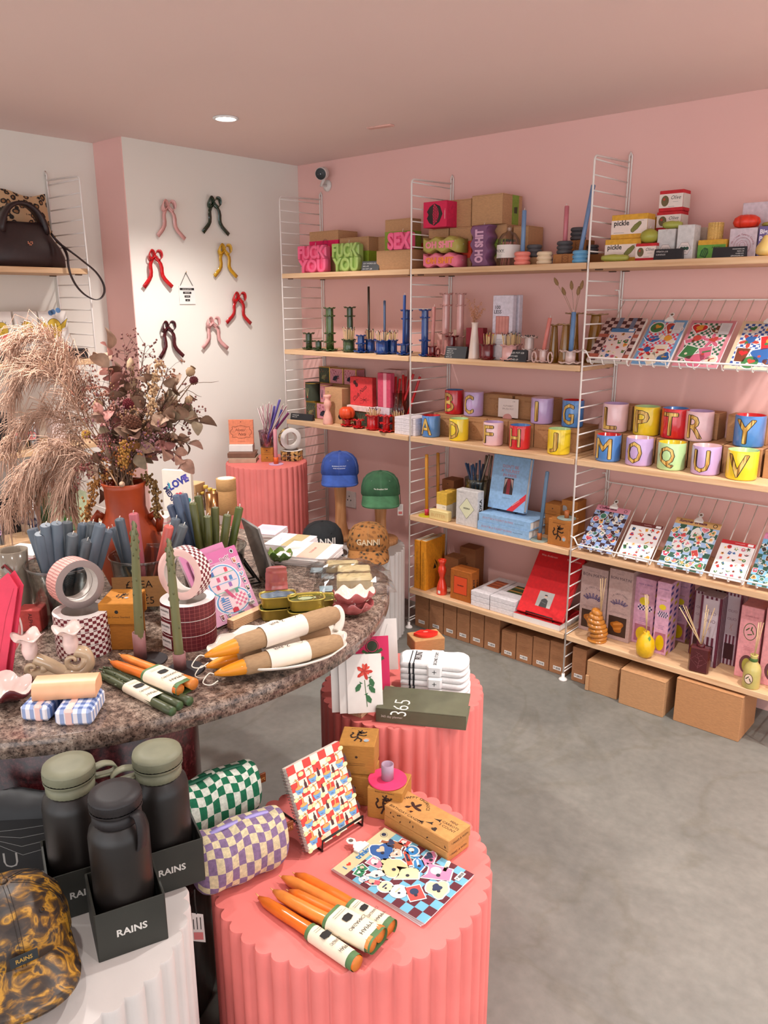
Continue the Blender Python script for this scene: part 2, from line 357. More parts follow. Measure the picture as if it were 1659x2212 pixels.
# == GRANITE TABLE AND PLINTHS
ZT=.75;TC=(1.146,-1.939);TRR=.737
def granite(nt,tc):
 v=N(nt,'ShaderNodeTexVoronoi',i_Scale=230.0,i_Randomness=1.0);n1=N(nt,'ShaderNodeTexNoise',i_Scale=75.0,i_Detail=8.0,i_Roughness=.7);n2=N(nt,'ShaderNodeTexNoise',i_Scale=9.0,i_Detail=6.0,i_Distortion=1.2);n3=N(nt,'ShaderNodeTexNoise',i_Scale=260.0,i_Detail=3.0)
 for q in(v,n1,n2,n3):nt.links.new(tc.outputs['Object'],q.inputs['Vector'])
 a=ramp(nt,n1.outputs['Fac'],[(.30,'#2e2724'),(.43,'#6a5b52'),(.52,'#8f7d70'),(.60,'#a89687'),(.70,'#c6b7a8')]);c=ramp(nt,n3.outputs['Fac'],[(.36,'#1c1412'),(.46,'#ffffff')]);d=ramp(nt,n2.outputs['Fac'],[(.35,'#cbb0a6'),(.65,'#ffffff')])
 m1=N(nt,'ShaderNodeMix',data_type='RGBA',blend_type='MULTIPLY');m1.inputs[0].default_value=.75;nt.links.new(a.outputs[0],m1.inputs[6]);nt.links.new(c.outputs[0],m1.inputs[7])
 m2=N(nt,'ShaderNodeMix',data_type='RGBA',blend_type='MULTIPLY');m2.inputs[0].default_value=.6;nt.links.new(m1.outputs[2],m2.inputs[6]);nt.links.new(d.outputs[0],m2.inputs[7]);return m2.outputs[2]
GRAN=patmat('speckled_granite',granite,.22)
def redstone(nt,tc):
 n1=N(nt,'ShaderNodeTexNoise',i_Scale=90.0,i_Detail=8.0,i_Roughness=.7);nt.links.new(tc.outputs['Object'],n1.inputs['Vector'])
 return ramp(nt,n1.outputs['Fac'],[(.35,'#25080b'),(.5,'#431318'),(.65,'#6a3030')]).outputs[0]
REDST=patmat('dark_red_stone',redstone,.25)
def table():
 t=ob('granite_table',None,(TC[0],TC[1],0),label='half-round speckled granite table covered with candles and cards',cat='table')
 pl=[(TRR*cos(RAD(a)),TRR*sin(RAD(a)))for a in range(-126,51,3)]+[(.40,.583),(.34,.588),(-.08,.582),(-.22,.572),(-.32,.53),(-.40,.43),(-.44,.28),(-.445,0),(-.445,-.3),(-.44,-.55)]
 b=MB();n=len(pl);rows=[]
 for(k,z)in((.985,-.036),(1.0,-.033),(1.0,-.004),(.994,0)):rows.append([(x*k,y*k,ZT+z)for x,y in pl])
 vs=sum(rows,[]);b.add(vs,[list(range(n))[::-1],list(range(3*n,4*n))],GRAN)
 b.add(vs,[[r*n+k,r*n+(k+1)%n,(r+1)*n+(k+1)%n,(r+1)*n+k]for r in range(3)for k in range(n)],GRAN,True);ob('table_top',b,parent=t)
 for x,y,r in((1.576,-2.216,.212),(.93,-2.12,.2)):
  c=MB();c.cyl(r,ZT-.037,REDST,(x-TC[0],y-TC[1],0),48,b=.004);ob('pedestal',c,parent=t)
table()
def plinth(c,r,h,mat,label,n=44,rz=0,amp=None):
 amp=amp or r*.045;b=MB();seg=6;N_=n*seg;R=r-amp
 def rad(k):return R+amp*abs(cos(pi*((k%seg)/seg-.5)))**.7 if k%seg else R
 ringp=[(rad(k)*cos(2*pi*k/N_),rad(k)*sin(2*pi*k/N_))for k in range(N_)]
 vs=[(x,y,z)for z,s in((0,1),(h-.004,1),(h,.992))for x,y in[(p[0]*s,p[1]*s)for p in ringp]]
 b.add(vs,[[r_*N_+k,r_*N_+(k+1)%N_,(r_+1)*N_+(k+1)%N_,(r_+1)*N_+k]for r_ in(0,1)for k in range(N_)],mat,True)
 b.add(vs,[list(range(2*N_,3*N_)),list(range(N_))[::-1]],mat)
 me=b.mesh('fluted_plinth')
 e=ob('fluted_plinth',me,(c[0],c[1],0),rz,label=label,cat='plinth');return e
PINKP=m('#e27771',r=.5,n=.05,sc=9,bump=.25);WHITEP=m('#c9c2be',r=.6,n=.03,sc=9,bump=.2)
ZF,ZM,ZK,ZWL,ZWR=.45,.55,.72,.55,.40
PF,PM,PK,PWL,PWR=(2.070,-1.983),(1.826,-1.553),(.10,-.495),(1.919,-2.473),(.61,-.455)
plinth(PF,.256,ZF,PINKP,'coral pink fluted plinth in the foreground carrying carrot candles',46)
plinth(PM,.195,ZM,PINKP,'coral pink fluted plinth carrying white socks and a green planner',40,.05)
plinth(PK,.190,ZK,PINKP,'coral pink fluted plinth in the corner below the bows',38)
plinth(PWL,.204,ZWL,WHITEP,'white fluted plinth in the foreground carrying water bottles',38,.04)
plinth(PWR,.236,ZWR,WHITEP,'white fluted plinth behind the granite table carrying cap stands',44)

# == KIT OF SHAPES
def crv(pts,n=6):
 P=[Vector(p)for p in pts];P=[P[0]*2-P[1]]+P+[P[-1]*2-P[-2]];o=[]
 for i in range(1,len(P)-2):
  for k in range(n):
   t=k/n;a,b,c,d=P[i-1:i+3];o.append(.5*((b*2)+(c-a)*t+(a*2-b*5+c*4-d)*t*t+(b*3-a-c*3+d)*t**3))
 return o+[P[-2]]
REG={1:(580,320,2.9625),2:(1100,320,2.968),3:(850,800,2.0507),4:(860,1150,2.0764),5:(0,340,2.592),6:(0,680,2.9625),7:(400,820,3.318),8:(0,1080,3.6065),9:(380,1080,3.456),10:(0,1560,3.3935),11:(380,1540,2.37),12:(680,1340,4.366),0:(0,0,1)}
def Z(r,x0,x1,yt,yb):
 ox,oy,s=REG[r];return ox+x0/s,ox+x1/s,oy+yt/s,oy+yb/s
def zp(r,x,y):
 ox,oy,s=REG[r];return ox+x/s,oy+y/s
def kbox(q,Y,dep,z0,label,col='#c2946a',mat=None,rz=0,cat='box',name='carton',group=None,band=None,deco=None,flap=True,size=None,loc=None,h=None):
 if size:w,dep,hh=size;X=loc[0];yc=loc[1]
 else:
  X,w,hh=shelfbox(*q,Y,z0);yc=Y+dep/2
 hh=h or hh;mt=mat or kraft(col);b=MB();b.box(w,dep,hh,mt,ch=.0015)
 o=ob(name,b,(X,yc,z0),rz,label=label,cat=cat,group=group)
 if flap:
  c=MB();dk=kraft('#7d5535')if mat is None else m('#8a7a70',r=.7);F=Ft(w,dep,hh);c.rect(-w/2+.001,-.0008,w/2-.001,.0008,dk,F)
  F=Ff(w,dep,hh);c.rect(-w/2+.002,hh/2-.0045,w/2-.002,hh/2-.0038,dk,F);F=Fr(w,dep,hh);c.rect(-dep/2+.002,hh/2-.0045,dep/2-.002,hh/2-.0038,dk,F);ob('flap_seam',c,parent=o)
 if band:
  bc,lo,hi=band[:3];c=MB();c.box(w+.0016,dep+.0016,hh*(hi-lo),card(bc),(0,0,hh*lo),ch=.0004);ob('paper_sleeve',c,parent=o)
 if deco:
  c=MB();deco(c,w,dep,hh);ob('printed_artwork',c,parent=o)
 return o,w,dep,hh
def sign(q,Y,z0,label,lines,rz=.25,side='L'):
 X,w,h=shelfbox(*q,Y,z0);d=h*.8;b=MB()
 mt=m('#1b1c22',r=.45);b.prism([(-d*.5,0),(d*.5,0),(.004,h),(-.004,h)],w,mt,T=Matrix(((0,0,1,-w/2),(1,0,0,0),(0,1,0,0),(0,0,0,1))))
 o=ob('price_sign',b,(X,Y+d/2,z0),rz,label=label,cat='sign',group='black tent price signs')
 a=math.atan2(h,d*.5-.004);F=TR(0,-d*.5*.5-.0025,h*.5,rx=a);c=MB();n=len(lines);wt=m('#e6e2de',r=.5)
 for k,t in enumerate(lines):c.text(t,h*.62/max(n,3),wt,F,(-w*.42 if side=='L' else w*.44),h*.34-h*.88*(k+.5)/max(n,3),2,al=side,fit=w*.86)
 ob('lettering',c,parent=o);return o
def wick(parent,z,h=.012,r=.0009,x=0,y=0):
 c=MB();c.tube([(x,y,z-.002),(x+.001,y,z+h*.6),(x+.003,y+.001,z+h)],r,m('#efe6da',r=.8),5);ob('wick',c,parent=parent)
def taper(p,h,d,col,label,lean=(0,0),group=None,wk=True,mat=None,r2=None,name='taper_candle'):
 b=MB();r=d/2;b.cyl(r,h,mat or wax(col),n=18,r2=(r2 or r*.96),b=min(.002,r*.3));o=ob(name,b,p,rot=(lean[1],lean[0],0),label=label,cat='candle',group=group)
 if wk:wick(o,h)
 return o
def lean_to(p,q):
 return(Vector(q)-Vector(p)).to_track_quat('Z','Y').to_euler()
def stickcandle(p,q,d,col,label,group=None,name='taper_candle',wk=True,mat=None):
 h=(Vector(q)-Vector(p)).length;b=MB();r=d/2;b.cyl(r,h,mat or wax(col),n=16,b=min(.002,r*.3));o=ob(name,b,p,rot=lean_to(p,q),label=label,cat='candle',group=group)
 if wk:wick(o,h,.008)
 return o
def ringstack(p,D,n,col,label,group='stacked ring candle holders'):
 b=MB();t=D*.26;prof=[(0,0),(D*.32,0)]
 for k in range(n):
  z=k*t
  for a in(-80,-45,0,45,80):prof.append((D/2-t/2+t/2*cos(RAD(a)),z+t/2+t/2*sin(RAD(a))))
 prof+=[(D*.2,n*t-.0005),(D*.13,n*t-.004),(0,n*t-.004)]
 b.lathe(prof,m(col,r=.6,n=.04),28);return ob('ring_candle_holder',b,p,label=label,cat='candle holder',group=group),n*t
def ruffles(p,D,h,discs,stem,col,label,nruf=8,group=None,mat=None,name='ruffled_candlestick',rz=0,inner=None):
 mt=mat or gloss(col);o=ob(name,None,p,rz,label=label,cat='candlestick',group=group);b=MB()
 s=D/2*stem;b.lathe([(0,.001),(s,.001),(s,h*.5),(s*1.0,h-.004),(s*1.03,h),(s*.8,h),(s*.75,h-.012),(0,h-.012)],mt,24,wob=lambda r,z,a:(r*(1+.05*abs(cos(4*a))),z));ob('stem',b,parent=o)
 for rh,rd in discs:
  R=D/2*rd;z0=h*rh;am=min(.0035,R*.12)
  def wb(r,z,a,R=R,am=am):k=max(0,(r-s)/(R-s));return(r*(1+.045*k*cos(nruf*a)),z+am*k*cos(nruf*a))
  lo=am+.0005 if rh<.05 else 0
  c=MB();c.lathe([(s*.9,z0+lo),(R*.75,z0+lo+.001),(R,z0+lo+.0025),(R*1.01,z0+lo+.0045),(R*.7,z0+lo+.004),(s*.9,z0+lo+.0035)],mt,nruf*6,wob=wb);ob('ruffled_plate',c,parent=o)
 return o
def matchpot(p,D,h,mh,col,label,heads=('#2b3d6b','#8a2a2a','#e9dfd0'),group='ruffled pots full of long matches',n=26):
 mt=gloss(col);o=ob('match_pot',None,p,label=label,cat='match pot',group=group);b=MB();R=D/2*.78
 b.lathe([(0,0),(R*.95,0),(R,.003),(R,h-.004),(R*.93,h-.002),(R*.9,h*.3),(0,h*.3)],mt,28,wob=lambda r,z,a:(r*(1+.03*cos(8*a)),z));ob('pot',b,parent=o)
 for z in(.003,h-.005):
  c=MB();c.lathe([(R*.9,z),(D/2,z+.002),(D/2,z+.0042),(R*.9,z+.003)],mt,48,wob=lambda r,zz,a:(r*(1+.05*(r>R*1.05)*cos(8*a)),zz+(.0028*cos(8*a)if r>R*1.05 else 0)+(.0028 if z<.01 and r>R*1.05 else 0)));ob('ruffled_rim',c,parent=o)
 rnd=random.Random(hash(label)%1000);wood=m('#e3c08e',r=.7)
 for k in range(n):
  a=rnd.uniform(0,2*pi);rr=R*.78*math.sqrt(rnd.random());x,y=rr*cos(a),rr*sin(a);t=rnd.uniform(.15,.32)
  x2,y2=x*(1+t*2.0),y*(1+t*2.0);H=mh*rnd.uniform(.88,1.02)
  s=ob('match',MB().tube([(x*.9,y*.9,h*.32),(x2,y2,H)],.0011,wood,4,smooth=False),parent=o)
  ob('match_head',MB().tube([(x2,y2,H-.002),(x2,y2,H+.0015),(x2,y2,H+.003)],[.0014,.0017,.0008],m(heads[k%len(heads)],r=.7),5),parent=s)
 return o
def text3d(t,depth,bevel,bold=0):
 cu=bpy.data.curves.new('lettering','FONT');cu.body=t;cu.size=1;cu.resolution_u=3;cu.offset=bold;cu.extrude=depth;cu.bevel_depth=bevel;cu.bevel_resolution=2;cu.space_character=1.02
 o=bpy.data.objects.new('lettering',cu);me=o.to_mesh();vs=[tuple(v.co)for v in me.vertices];fs=[list(f.vertices)for f in me.polygons];o.to_mesh_clear();bpy.data.objects.remove(o);bpy.data.curves.remove(cu)
 x0=min(v[0]for v in vs);x1=max(v[0]for v in vs);y0=min(v[1]for v in vs);y1=max(v[1]for v in vs)
 return[(a-(x0+x1)/2,b-(y0+y1)/2,c)for a,b,c in vs],fs,x1-x0,y1-y0
def puffy(q,Y,dep,z0,rows,col,label,rz=0):
 X,w,h=shelfbox(*q,Y,z0);o=ob('lettered_candle',None,(X,Y+dep/2,z0),rz,label=label,cat='candle',group='candles shaped as words');mt=wax(col);n=len(rows);b=MB()
 b.box(w*.9,dep*.7,h*.94,mt,(0,dep*.05,h*.03),ch=.006);ob('wax_block',b,parent=o)
 for k,t in enumerate(rows):
  vs,fs,tw,th=text3d(t,.17,.075,-.02);sx=w/tw;sy=(h/n)*1.0/th;zc=h-h/n*(k+.5)
  P=[(a*sx,-dep*.5+dep*.22-c*dep*1.1,zc+b_*sy)for a,b_,c in vs];c=MB();c.add(P,fs,mt,True);ob('raised_letters',c,parent=o)
 wick(o,h,.014,.001);return o
def wavy(q,Y,dep,z0,col,tcol,label,vert=False,amp=.05,wx=None,rz=0):
 X,w,h=shelfbox(*q,Y,z0);a=(w if vert else h)*amp;pts=[];n=40
 if vert:
  for k in range(n+1):t=k/n;pts.append((w/2-a+a*sin(t*3*2*pi+.6),h*t))
  for k in range(n+1):t=1-k/n;pts.append((-w/2+a+a*sin(t*3*2*pi+.6),h*t))
 else:
  for k in range(n+1):t=k/n;pts.append((-w/2+w*t,a+a*sin(t*2.5*2*pi+2.2)))
  for k in range(n+1):t=1-k/n;pts.append((-w/2+w*t,h-a+a*sin(t*2.5*2*pi+2.2)))
 b=MB();T=Matrix(((1,0,0,0),(0,0,-1,dep/2),(0,1,0,0),(0,0,0,1)));cx=sum(p[0]for p in pts)/len(pts);cy=sum(p[1]for p in pts)/len(pts)
 mt=wax(col);e=.006
 def inset(s):return[(cx+(x-cx)*(1-s/(w/2)),cy+(y-cy)*(1-s/(h/2)))for x,y in pts]
 rows=[(inset(e),0),(pts,e),(pts,dep-e),(inset(e),dep)];m_=len(pts);vs=[T@Vector((x,y,z))for pl,z in rows for x,y in pl]
 b.add(vs,[list(range(m_))[::-1],list(range(3*m_,4*m_))],mt);b.add(vs,[[r*m_+k,r*m_+(k+1)%m_,(r+1)*m_+(k+1)%m_,(r+1)*m_+k]for r in range(3)for k in range(m_)],mt,True)
 o=ob('lettered_candle',b,(X,Y+dep/2,z0),rz,label=label,cat='candle',group='candles shaped as words')
 vs,fs,tw,th=text3d('OH SHIT',.05,.03,.03);c=MB()
 L=(h if vert else w)*.8;H=(w if vert else h)*.42;tm=wax(tcol)
 if vert:P=[(-(b_/th*H),-dep/2-c_*.02-.0005,h/2+a_/tw*L)for a_,b_,c_ in vs]
 else:P=[(a_/tw*L,-dep/2-c_*.02-.0005,h/2+b_/th*H)for a_,b_,c_ in vs]
 c.add(P,fs,tm);ob('raised_letters',c,parent=o)
 if vert:wick(o,h,.01)
 else:
  c=MB();c.tube([(w/2-.002,0,h*.5),(w/2+.006,-.004,h*.5)],.0009,m('#efe6da'),5);ob('wick',c,parent=o)
 return o
def tag_label(c,F,x,y,w,h,lay=1):
 c.rect(x-w/2,y-h/2,x+w/2,y+h/2,paper('#ece4de'),F,lay);rnd=random.Random(int(abs(x*1e5)+abs(y*1e5)+w*1e5));t=x-w*.18
 while t<x+w*.4:
  g=rnd.uniform(.012,.04)*w;c.rect(t,y-h*.28,t+g,y+h*.25,INK(),F,lay+1);t+=g+rnd.uniform(.015,.04)*w
 c.rect(x-w*.42,y-h*.1,x-w*.28,y+h*.2,m('#8a8480'),F,lay+1)
def lines(c,F,x0,x1,y,n,dy,mat,w=.0008,lay=1,rag=.25,al='L'):
 rnd=random.Random(int(abs(x0*1e5)+abs(y)*1e5+n))
 for k in range(n):
  L=(x1-x0)*(1-rag*rnd.random());a=x0 if al=='L' else(x0+x1)/2-L/2;c.rect(a,y-k*dy-w/2,a+L,y-k*dy+w/2,mat,F,lay)
def nth(xs,k):
 return ORD[sorted(range(len(xs)),key=lambda i:xs[i]).index(k)]+' from the left'
ORD=('first','second','third','fourth','fifth','sixth','seventh','eighth','ninth','tenth')
def shp(kind,rnd=random):
 if kind=='blob':
  p1,p2=rnd.uniform(0,6),rnd.uniform(0,6);return[(.5*(1+.16*sin(3*a+p1)+.1*sin(5*a+p2))*cos(a),.5*(1+.16*sin(3*a+p1)+.1*sin(5*a+p2))*sin(a))for a in[2*pi*k/20 for k in range(20)]]
 if kind=='disc':return[(.45*cos(2*pi*k/18),.45*sin(2*pi*k/18))for k in range(18)]
 if kind=='heart':return[(.5*(sin(a)**3),.45*(.81*cos(a)-.31*cos(2*a)-.12*cos(3*a)-.06*cos(4*a)))for a in[2*pi*k/24 for k in range(24)]][::-1]
 if kind=='star':return[((.52 if k%2==0 else.26)*cos(pi/2+pi*k/5),(.52 if k%2==0 else.26)*sin(pi/2+pi*k/5))for k in range(10)]
 if kind=='bottle':return[(-.2,-.5),(.2,-.5),(.22,.1),(.08,.28),(.08,.5),(-.08,.5),(-.08,.28),(-.22,.1)]
 if kind=='cup':return[(-.24,-.5),(.24,-.5),(.34,.4),(-.34,.4)]
 if kind=='fish':return[(-.5,0),(-.2,-.24),(.2,-.18),(.38,-.02),(.52,-.2),(.52,.22),(.38,.04),(.2,.2),(-.2,.24)]
 if kind=='banana':return[(-.5,.2),(-.3,-.15),(0,-.3),(.3,-.18),(.5,.2),(.3,.02),(0,-.08),(-.3,.02)]
 if kind=='long':return[(-.5,-.12),(.4,-.12),(.5,0),(.4,.12),(-.5,.12)]
 if kind=='rect':return[(-.35,-.42),(.35,-.42),(.35,.42),(-.35,.42)]
 if kind=='flower':return[((.32+.18*cos(5*a))*cos(a),(.32+.18*cos(5*a))*sin(a))for a in[2*pi*k/30 for k in range(30)]]
 if kind=='cat':return[(-.3,-.5),(.3,-.5),(.34,.1),(.4,.5),(.16,.32),(-.16,.32),(-.4,.5),(-.34,.1)]
 return[(-.4,-.4),(.4,-.4),(.4,.4),(-.4,.4)]
KINDS=['blob','disc','heart','star','bottle','cup','fish','banana','long','rect','flower','cat']
def place(poly,s,x,y,r=0,g=0):
 c,d=cos(r),sin(r);o=[]
 for a,b in poly:
  l=math.hypot(a,b)or 1;a2,b2=a*s+g*a/l,b*s+g*b/l;o.append((x+a2*c-b2*d,y+a2*d+b2*c))
 return o
def sticker(c,F,x,y,s,kind,cols,rot=0,lay=3,rim=.0025,rnd=random,white='#f6f1ee'):
 p=shp(kind,rnd)
 if rim:c.flat(place(p,s,x,y,rot,rim),paper(white),F,lay)
 c.flat(place(p,s,x,y,rot),paper(cols[0]),F,lay+1)
 k2=rnd.choice(['disc','blob','long','heart'])
 c.flat(place(shp(k2,rnd),s*.45,x+s*.04,y+s*.08,rot),paper(cols[1%len(cols)]),F,lay+2)
 if len(cols)>2:c.flat(place(shp('disc',rnd),s*.18,x-s*.1,y-s*.12,rot),paper(cols[2]),F,lay+3)
def scatter(c,F,x0,y0,x1,y1,nx,ny,s,cols,seed,lay=3,rim=.0025,kinds=None,jit=.28):
 rnd=random.Random(seed);kinds=kinds or KINDS
 for i in range(nx):
  for j in range(ny):
   x=x0+(x1-x0)*(i+.5+rnd.uniform(-jit,jit))/nx;y=y0+(y1-y0)*(j+.5+rnd.uniform(-jit,jit))/ny
   k=rnd.choice(kinds);sticker(c,F,x,y,s*rnd.uniform(.75,1.25),k,[rnd.choice(cols)for _ in range(3)],rnd.uniform(-.8,.8),lay,rim,rnd)
def checker(c,F,x0,y0,x1,y1,nx,ny,ca,cb,lay=1):
 dx,dy=(x1-x0)/nx,(y1-y0)/ny;A=paper(ca);B=paper(cb)
 for i in range(nx):
  for j in range(ny):c.rect(x0+i*dx,y0+j*dy,x0+(i+1)*dx,y0+(j+1)*dy,A if(i+j)%2 else B,F,lay)
def sheetpack(w,h,t,face,label,loc,rot,name='sticker_sheet',cat='sticker sheet',group=None,base='#e9e4e6',sleeve=True,clip=False,edge=None):
 b=MB();b.box(w,h,t,paper(edge or base),(0,h/2,0),ch=.0004);o=ob(name,b,loc,rot=rot,label=label,cat=cat,group=group)
 c=MB();F=TR(0,h/2,t);face(c,F,w,h);ob('printed_artwork',c,parent=o)
 if sleeve:
  c=MB();c.rect(-w/2-.003,-h/2-.002,w/2+.003,h/2+.004,glass('#ffffff',.03),F,14);ob('clear_sleeve',c,parent=o)
 if clip:bullclip(o,0,h,t,w)
 return o
def bullclip(o,x,y,t,w):
 wm=m('#e9e3de',r=.35);c=MB();c.box(.032,.012,t+.008,wm,(x,y-.004,-.003),ch=.001)
 c.prism([(x-.013,y),(x+.013,y),(x+.011,y+.007),(x+.004,y+.012),(x+.009,y+.02),(x+.006,y+.029),(x,y+.032),(x-.006,y+.029),(x-.009,y+.02),(x-.004,y+.012),(x-.011,y+.007)],.0012,wm,z0=t+.003)
 k=ob('bull_clip',c,parent=o);d=MB();d.disc(x,y+.022,.0045,metal('#9a9a9a'),TR(0,0,t+.0043),1);ob('clip_hole',d,parent=k)

# == TOP SHELF, CORNER BAY
KB='#c2946a'
def art_arch(words,ink='#5c1030'):
 def f(c,w,d,h):
  F=Ff(w,d,h)@TR(.012,-h*.08,.0009);mt=m(ink,r=.6);c.ring(0,.012,.017,.0015,mt,F,2,18,0,pi);c.ring(0,.012,.012,.001,mt,F,2,18,0,pi)
  for k,t in enumerate(words):c.text(t,.013,mt,F,0,-.002-.013*k,2,.02)
 return f
kbox(Z(1,362,436,690,800),-.165,.12,S1,'plain kraft box standing low between the pink and green word candles',h=.075)
kbox(Z(1,262,446,470,690),-.165,.13,S1+.0755,'kraft box in a hot pink sleeve above the pink word candle',band=('#e8185f',0,.62),deco=art_arch(['FUCK','YOU']),h=.112)
puffy(Z(1,188,362,622,800),-.245,.055,S1,['FUCK','YOU'],'#ff6a93','bubblegum pink word candle at the corner end of the top shelf')
puffy(Z(1,406,572,606,790),-.235,.055,S1,['FUCK','YOU'],'#a9c56c','light green word candle beside the pink one')
kbox(Z(1,455,640,570,780),-.165,.12,S1,'kraft box in a lime green sleeve behind the green word candle',band=('#93ad2f',.05,.6),deco=lambda c,w,d,h:c.line([(w/2-.004,0),(w/2-.004,.01)],.001,INK(),Ff(w,d,h),2))
kbox(Z(1,700,748,566,770),-.10,.09,S1,'narrow kraft box tucked behind the lime-sleeved box')
sign(Z(1,596,692,722,785),-.25,S1,'small black price sign beside the light green word candle',['SOY WORDS £22','SEX £18','OH SHIT £28'],.2)
o_,w_,d_,h_=kbox(Z(1,690,915,660,775),-.235,.14,S1,'long plain kraft box under the pink three-letter candle',h=.080)
puffy(Z(1,760,908,535,655),-.235,.05,S1+.0805,['SEX'],'#ff6a97','pink three-letter word candle lying on a long kraft box')
kbox(Z(1,746,912,448,655),-.165,.068,S1+.0805,'kraft box with a green sleeve behind the three-letter candle',band=('#8fa43a',0,.62),h=.130)
# == TOP SHELF, MIDDLE BAY
def seamdeco(c,w,d,h):c.line([(0,-h*.05),(0,.0)],.001,INK(),Ff(w,d,h),2)
h1=.150
def cand_print(ink):
 def f(c,w,d,h):
  F=Ff(w,d,h)@TR(0,-h*.1,.0009);mt=m(ink,r=.6);c.ring(0,-.01,.019,.0012,mt,F,2,16,0,pi);c.ring(0,-.01,.014,.0008,mt,F,2,16,0,pi);c.flat([(-.008,-.03),(.008,-.03),(.008,-.004),(-.008,-.004)],mt,F,2);c.line([(0,.008),(0,.014)],.0016,paper('#f2d8a0'),F,3)
 return f
kbox(Z(1,918,1020,432,770),-.082,.07,S1,'kraft box with an orange sleeve behind the wire upright',band=('#e2452a',.22,.76),deco=cand_print('#b01c4a'),h=h1)
kbox(Z(1,1024,1150,405,770),-.165,.13,S1,'kraft box with a hot pink sleeve behind the word bars',band=('#ea1257',.3,.66),deco=cand_print('#b5123f'),h=h1+.008)
kbox(Z(1,1158,1300,400,770),-.165,.13,S1,'kraft box with an orange sleeve behind the word bars',band=('#ea4a2b',.25,.66),deco=cand_print('#c42a12'),h=h1+.008)
kbox(Z(1,1326,1520,378,770),-.160,.13,S1,'kraft box with a green sleeve behind the purple word candle',band=('#98ad42',.25,.66),deco=lambda c,w,d,h:c.line([(w*.1+.01*k,.008+(.004 if k%2 else 0))for k in range(5)],.0012,INK(),Ff(w,d,h)@TR(0,0,.0009),2),h=h1+.008)
kbox(Z(1,1565,1660,392,770),-.130,.11,S1,'plain kraft box behind the glass match jar',h=h1)
z2=S1+h1+.0088
def lips(c,w,d,h):
 F=Ff(w,d,h);k=m('#201512',r=.5);r=paper('#d81f50')
 c.rect(-w/2+.001,-h/2+.001,w/2-.001,h/2-.001,r,F,1)
 P=lambda a,b:(a*w,b*h)
 c.flat([P(-.02,.42),P(-.22,.3),P(-.34,.12),P(-.27,0),P(-.34,-.14),P(-.24,-.32),P(-.02,-.44),P(.2,-.3),P(.33,0),P(.22,.3)],k,F,2)
 c.flat([P(-.04,.42),P(-.1,0),P(-.06,-.42),P(.12,-.22),P(.17,0),P(.12,.24)],r,F,3)
 for i in range(6):
  for s in(-1,1):
   x=(-.045 if s<0 else.07)*w*(1);y=(.27-.11*i)*h;c.rect(x-.045*w,y-.045*h,x+.045*w,y+.045*h,k,F,4);c.rect(x-.025*w,y-.025*h,x+.025*w,y+.025*h,r,F,5)
 lines(c,F@TR(w*.42,0,0,rz=RAD(90)),-h*.2,h*.2,0,2,.002,paper('#f3dcd8'),.0008,4)
kbox(Z(1,992,1142,215,395),-.222,.085,z2,'pink box printed with a black open mouth and teeth',mat=card('#d81f50'),deco=lips,h=.098,flap=False)
kbox(Z(1,1146,1300,195,385),-.155,.12,z2,'plain kraft box next to the mouth box',h=.105)
kbox(Z(1,1304,1500,178,372),-.175,.14,z2,'kraft box with a green end label at the top of the pile',h=.110,deco=lambda c,w,d,h:(c.rect(-.002,-h/2+.001,d*.32,h/2-.001,card('#87a03f'),Fr(w,d,h),2),c.flat([(.012,-.012),(.034,-.012),(.036,.012),(.012,.010)],m('#3a4020'),Fr(w,d,h),3)))
wavy(Z(1,984,1205,668,770),-.245,.075,S1,'#f07a96','#f28a3c','pink wavy word bar with orange letters, lower of the two',amp=.1)
wavy(Z(1,984,1210,563,668),-.245,.075,S1+.058,'#b3a554','#f08f9c','olive wavy word bar with pink letters, upper of the two',amp=.1)
wavy(Z(1,1284,1412,492,765),-.225,.06,S1,'#7d4d74','#dba9c4','purple wavy word candle standing upright',vert=True,amp=.07)
def belljar():
 X,D,H=shelfround(*Z(1,1458,1616,495,755),-.20,S1);o=ob('match_jar',None,(X,-.20,S1),label='glass bell jar of pink matches with a white label',cat='jar');r=D/2*.94
 b=MB();b.lathe([(0,0),(r,0),(r,H*.5),(r*.92,H*.66),(r*.6,H*.8),(r*.22,H*.85),(r*.16,H*.88),(r*.2,H*.93),(r*.15,H*.98),(0,H)],glass('#f7f3f0',.16),28);ob('glass_dome',b,parent=o)
 b=MB();b.lathe([(r*1.004,H*.2),(r*1.004,H*.52)],paper('#ece3dd'),28);l=ob('label_band',b,parent=o)
 c=MB();c.text('WXY.',.016,INK(),TR(-r*.2,-r*1.02,H*.33,rx=RAD(90),rz=RAD(4)),0,0,3);lines(c,TR(-r*.2,-r*1.02,H*.33,rx=RAD(90)),-.012,.012,-.008,3,.004,m('#777'),.0007,3);ob('lettering',c,parent=l)
 rnd=random.Random(3)
 for k in range(16):
  a=rnd.uniform(0,6.28);q=r*.7*math.sqrt(rnd.random());s=ob('match',MB().tube([(q*cos(a),q*sin(a),.004),(q*.8*cos(a+.4),q*.8*sin(a+.4),H*.6)],.0016,m('#d98b80'),4,smooth=False),parent=o)
  ob('match_head',MB().tube([(q*.8*cos(a+.4),q*.8*sin(a+.4),H*.6),(q*.8*cos(a+.4),q*.8*sin(a+.4),H*.66)],[.0022,.0016],m('#31443c'),5),parent=s)
belljar()
def rings(r,q,Y,z0,n,col,label):
 X,D,H=shelfround(*Z(r,*q),Y,z0);o,t=ringstack((X,Y,z0),D,n,col,label);return X,Y,z0+t,D
def candle_on(x,y,z,r,qtop,d,col,label,lean=None):
 px,py=zp(r,*qtop);q=at(px,py,'Y',y if lean is None else lean);return stickcandle((x,y,z-.004),q,d,col,label)
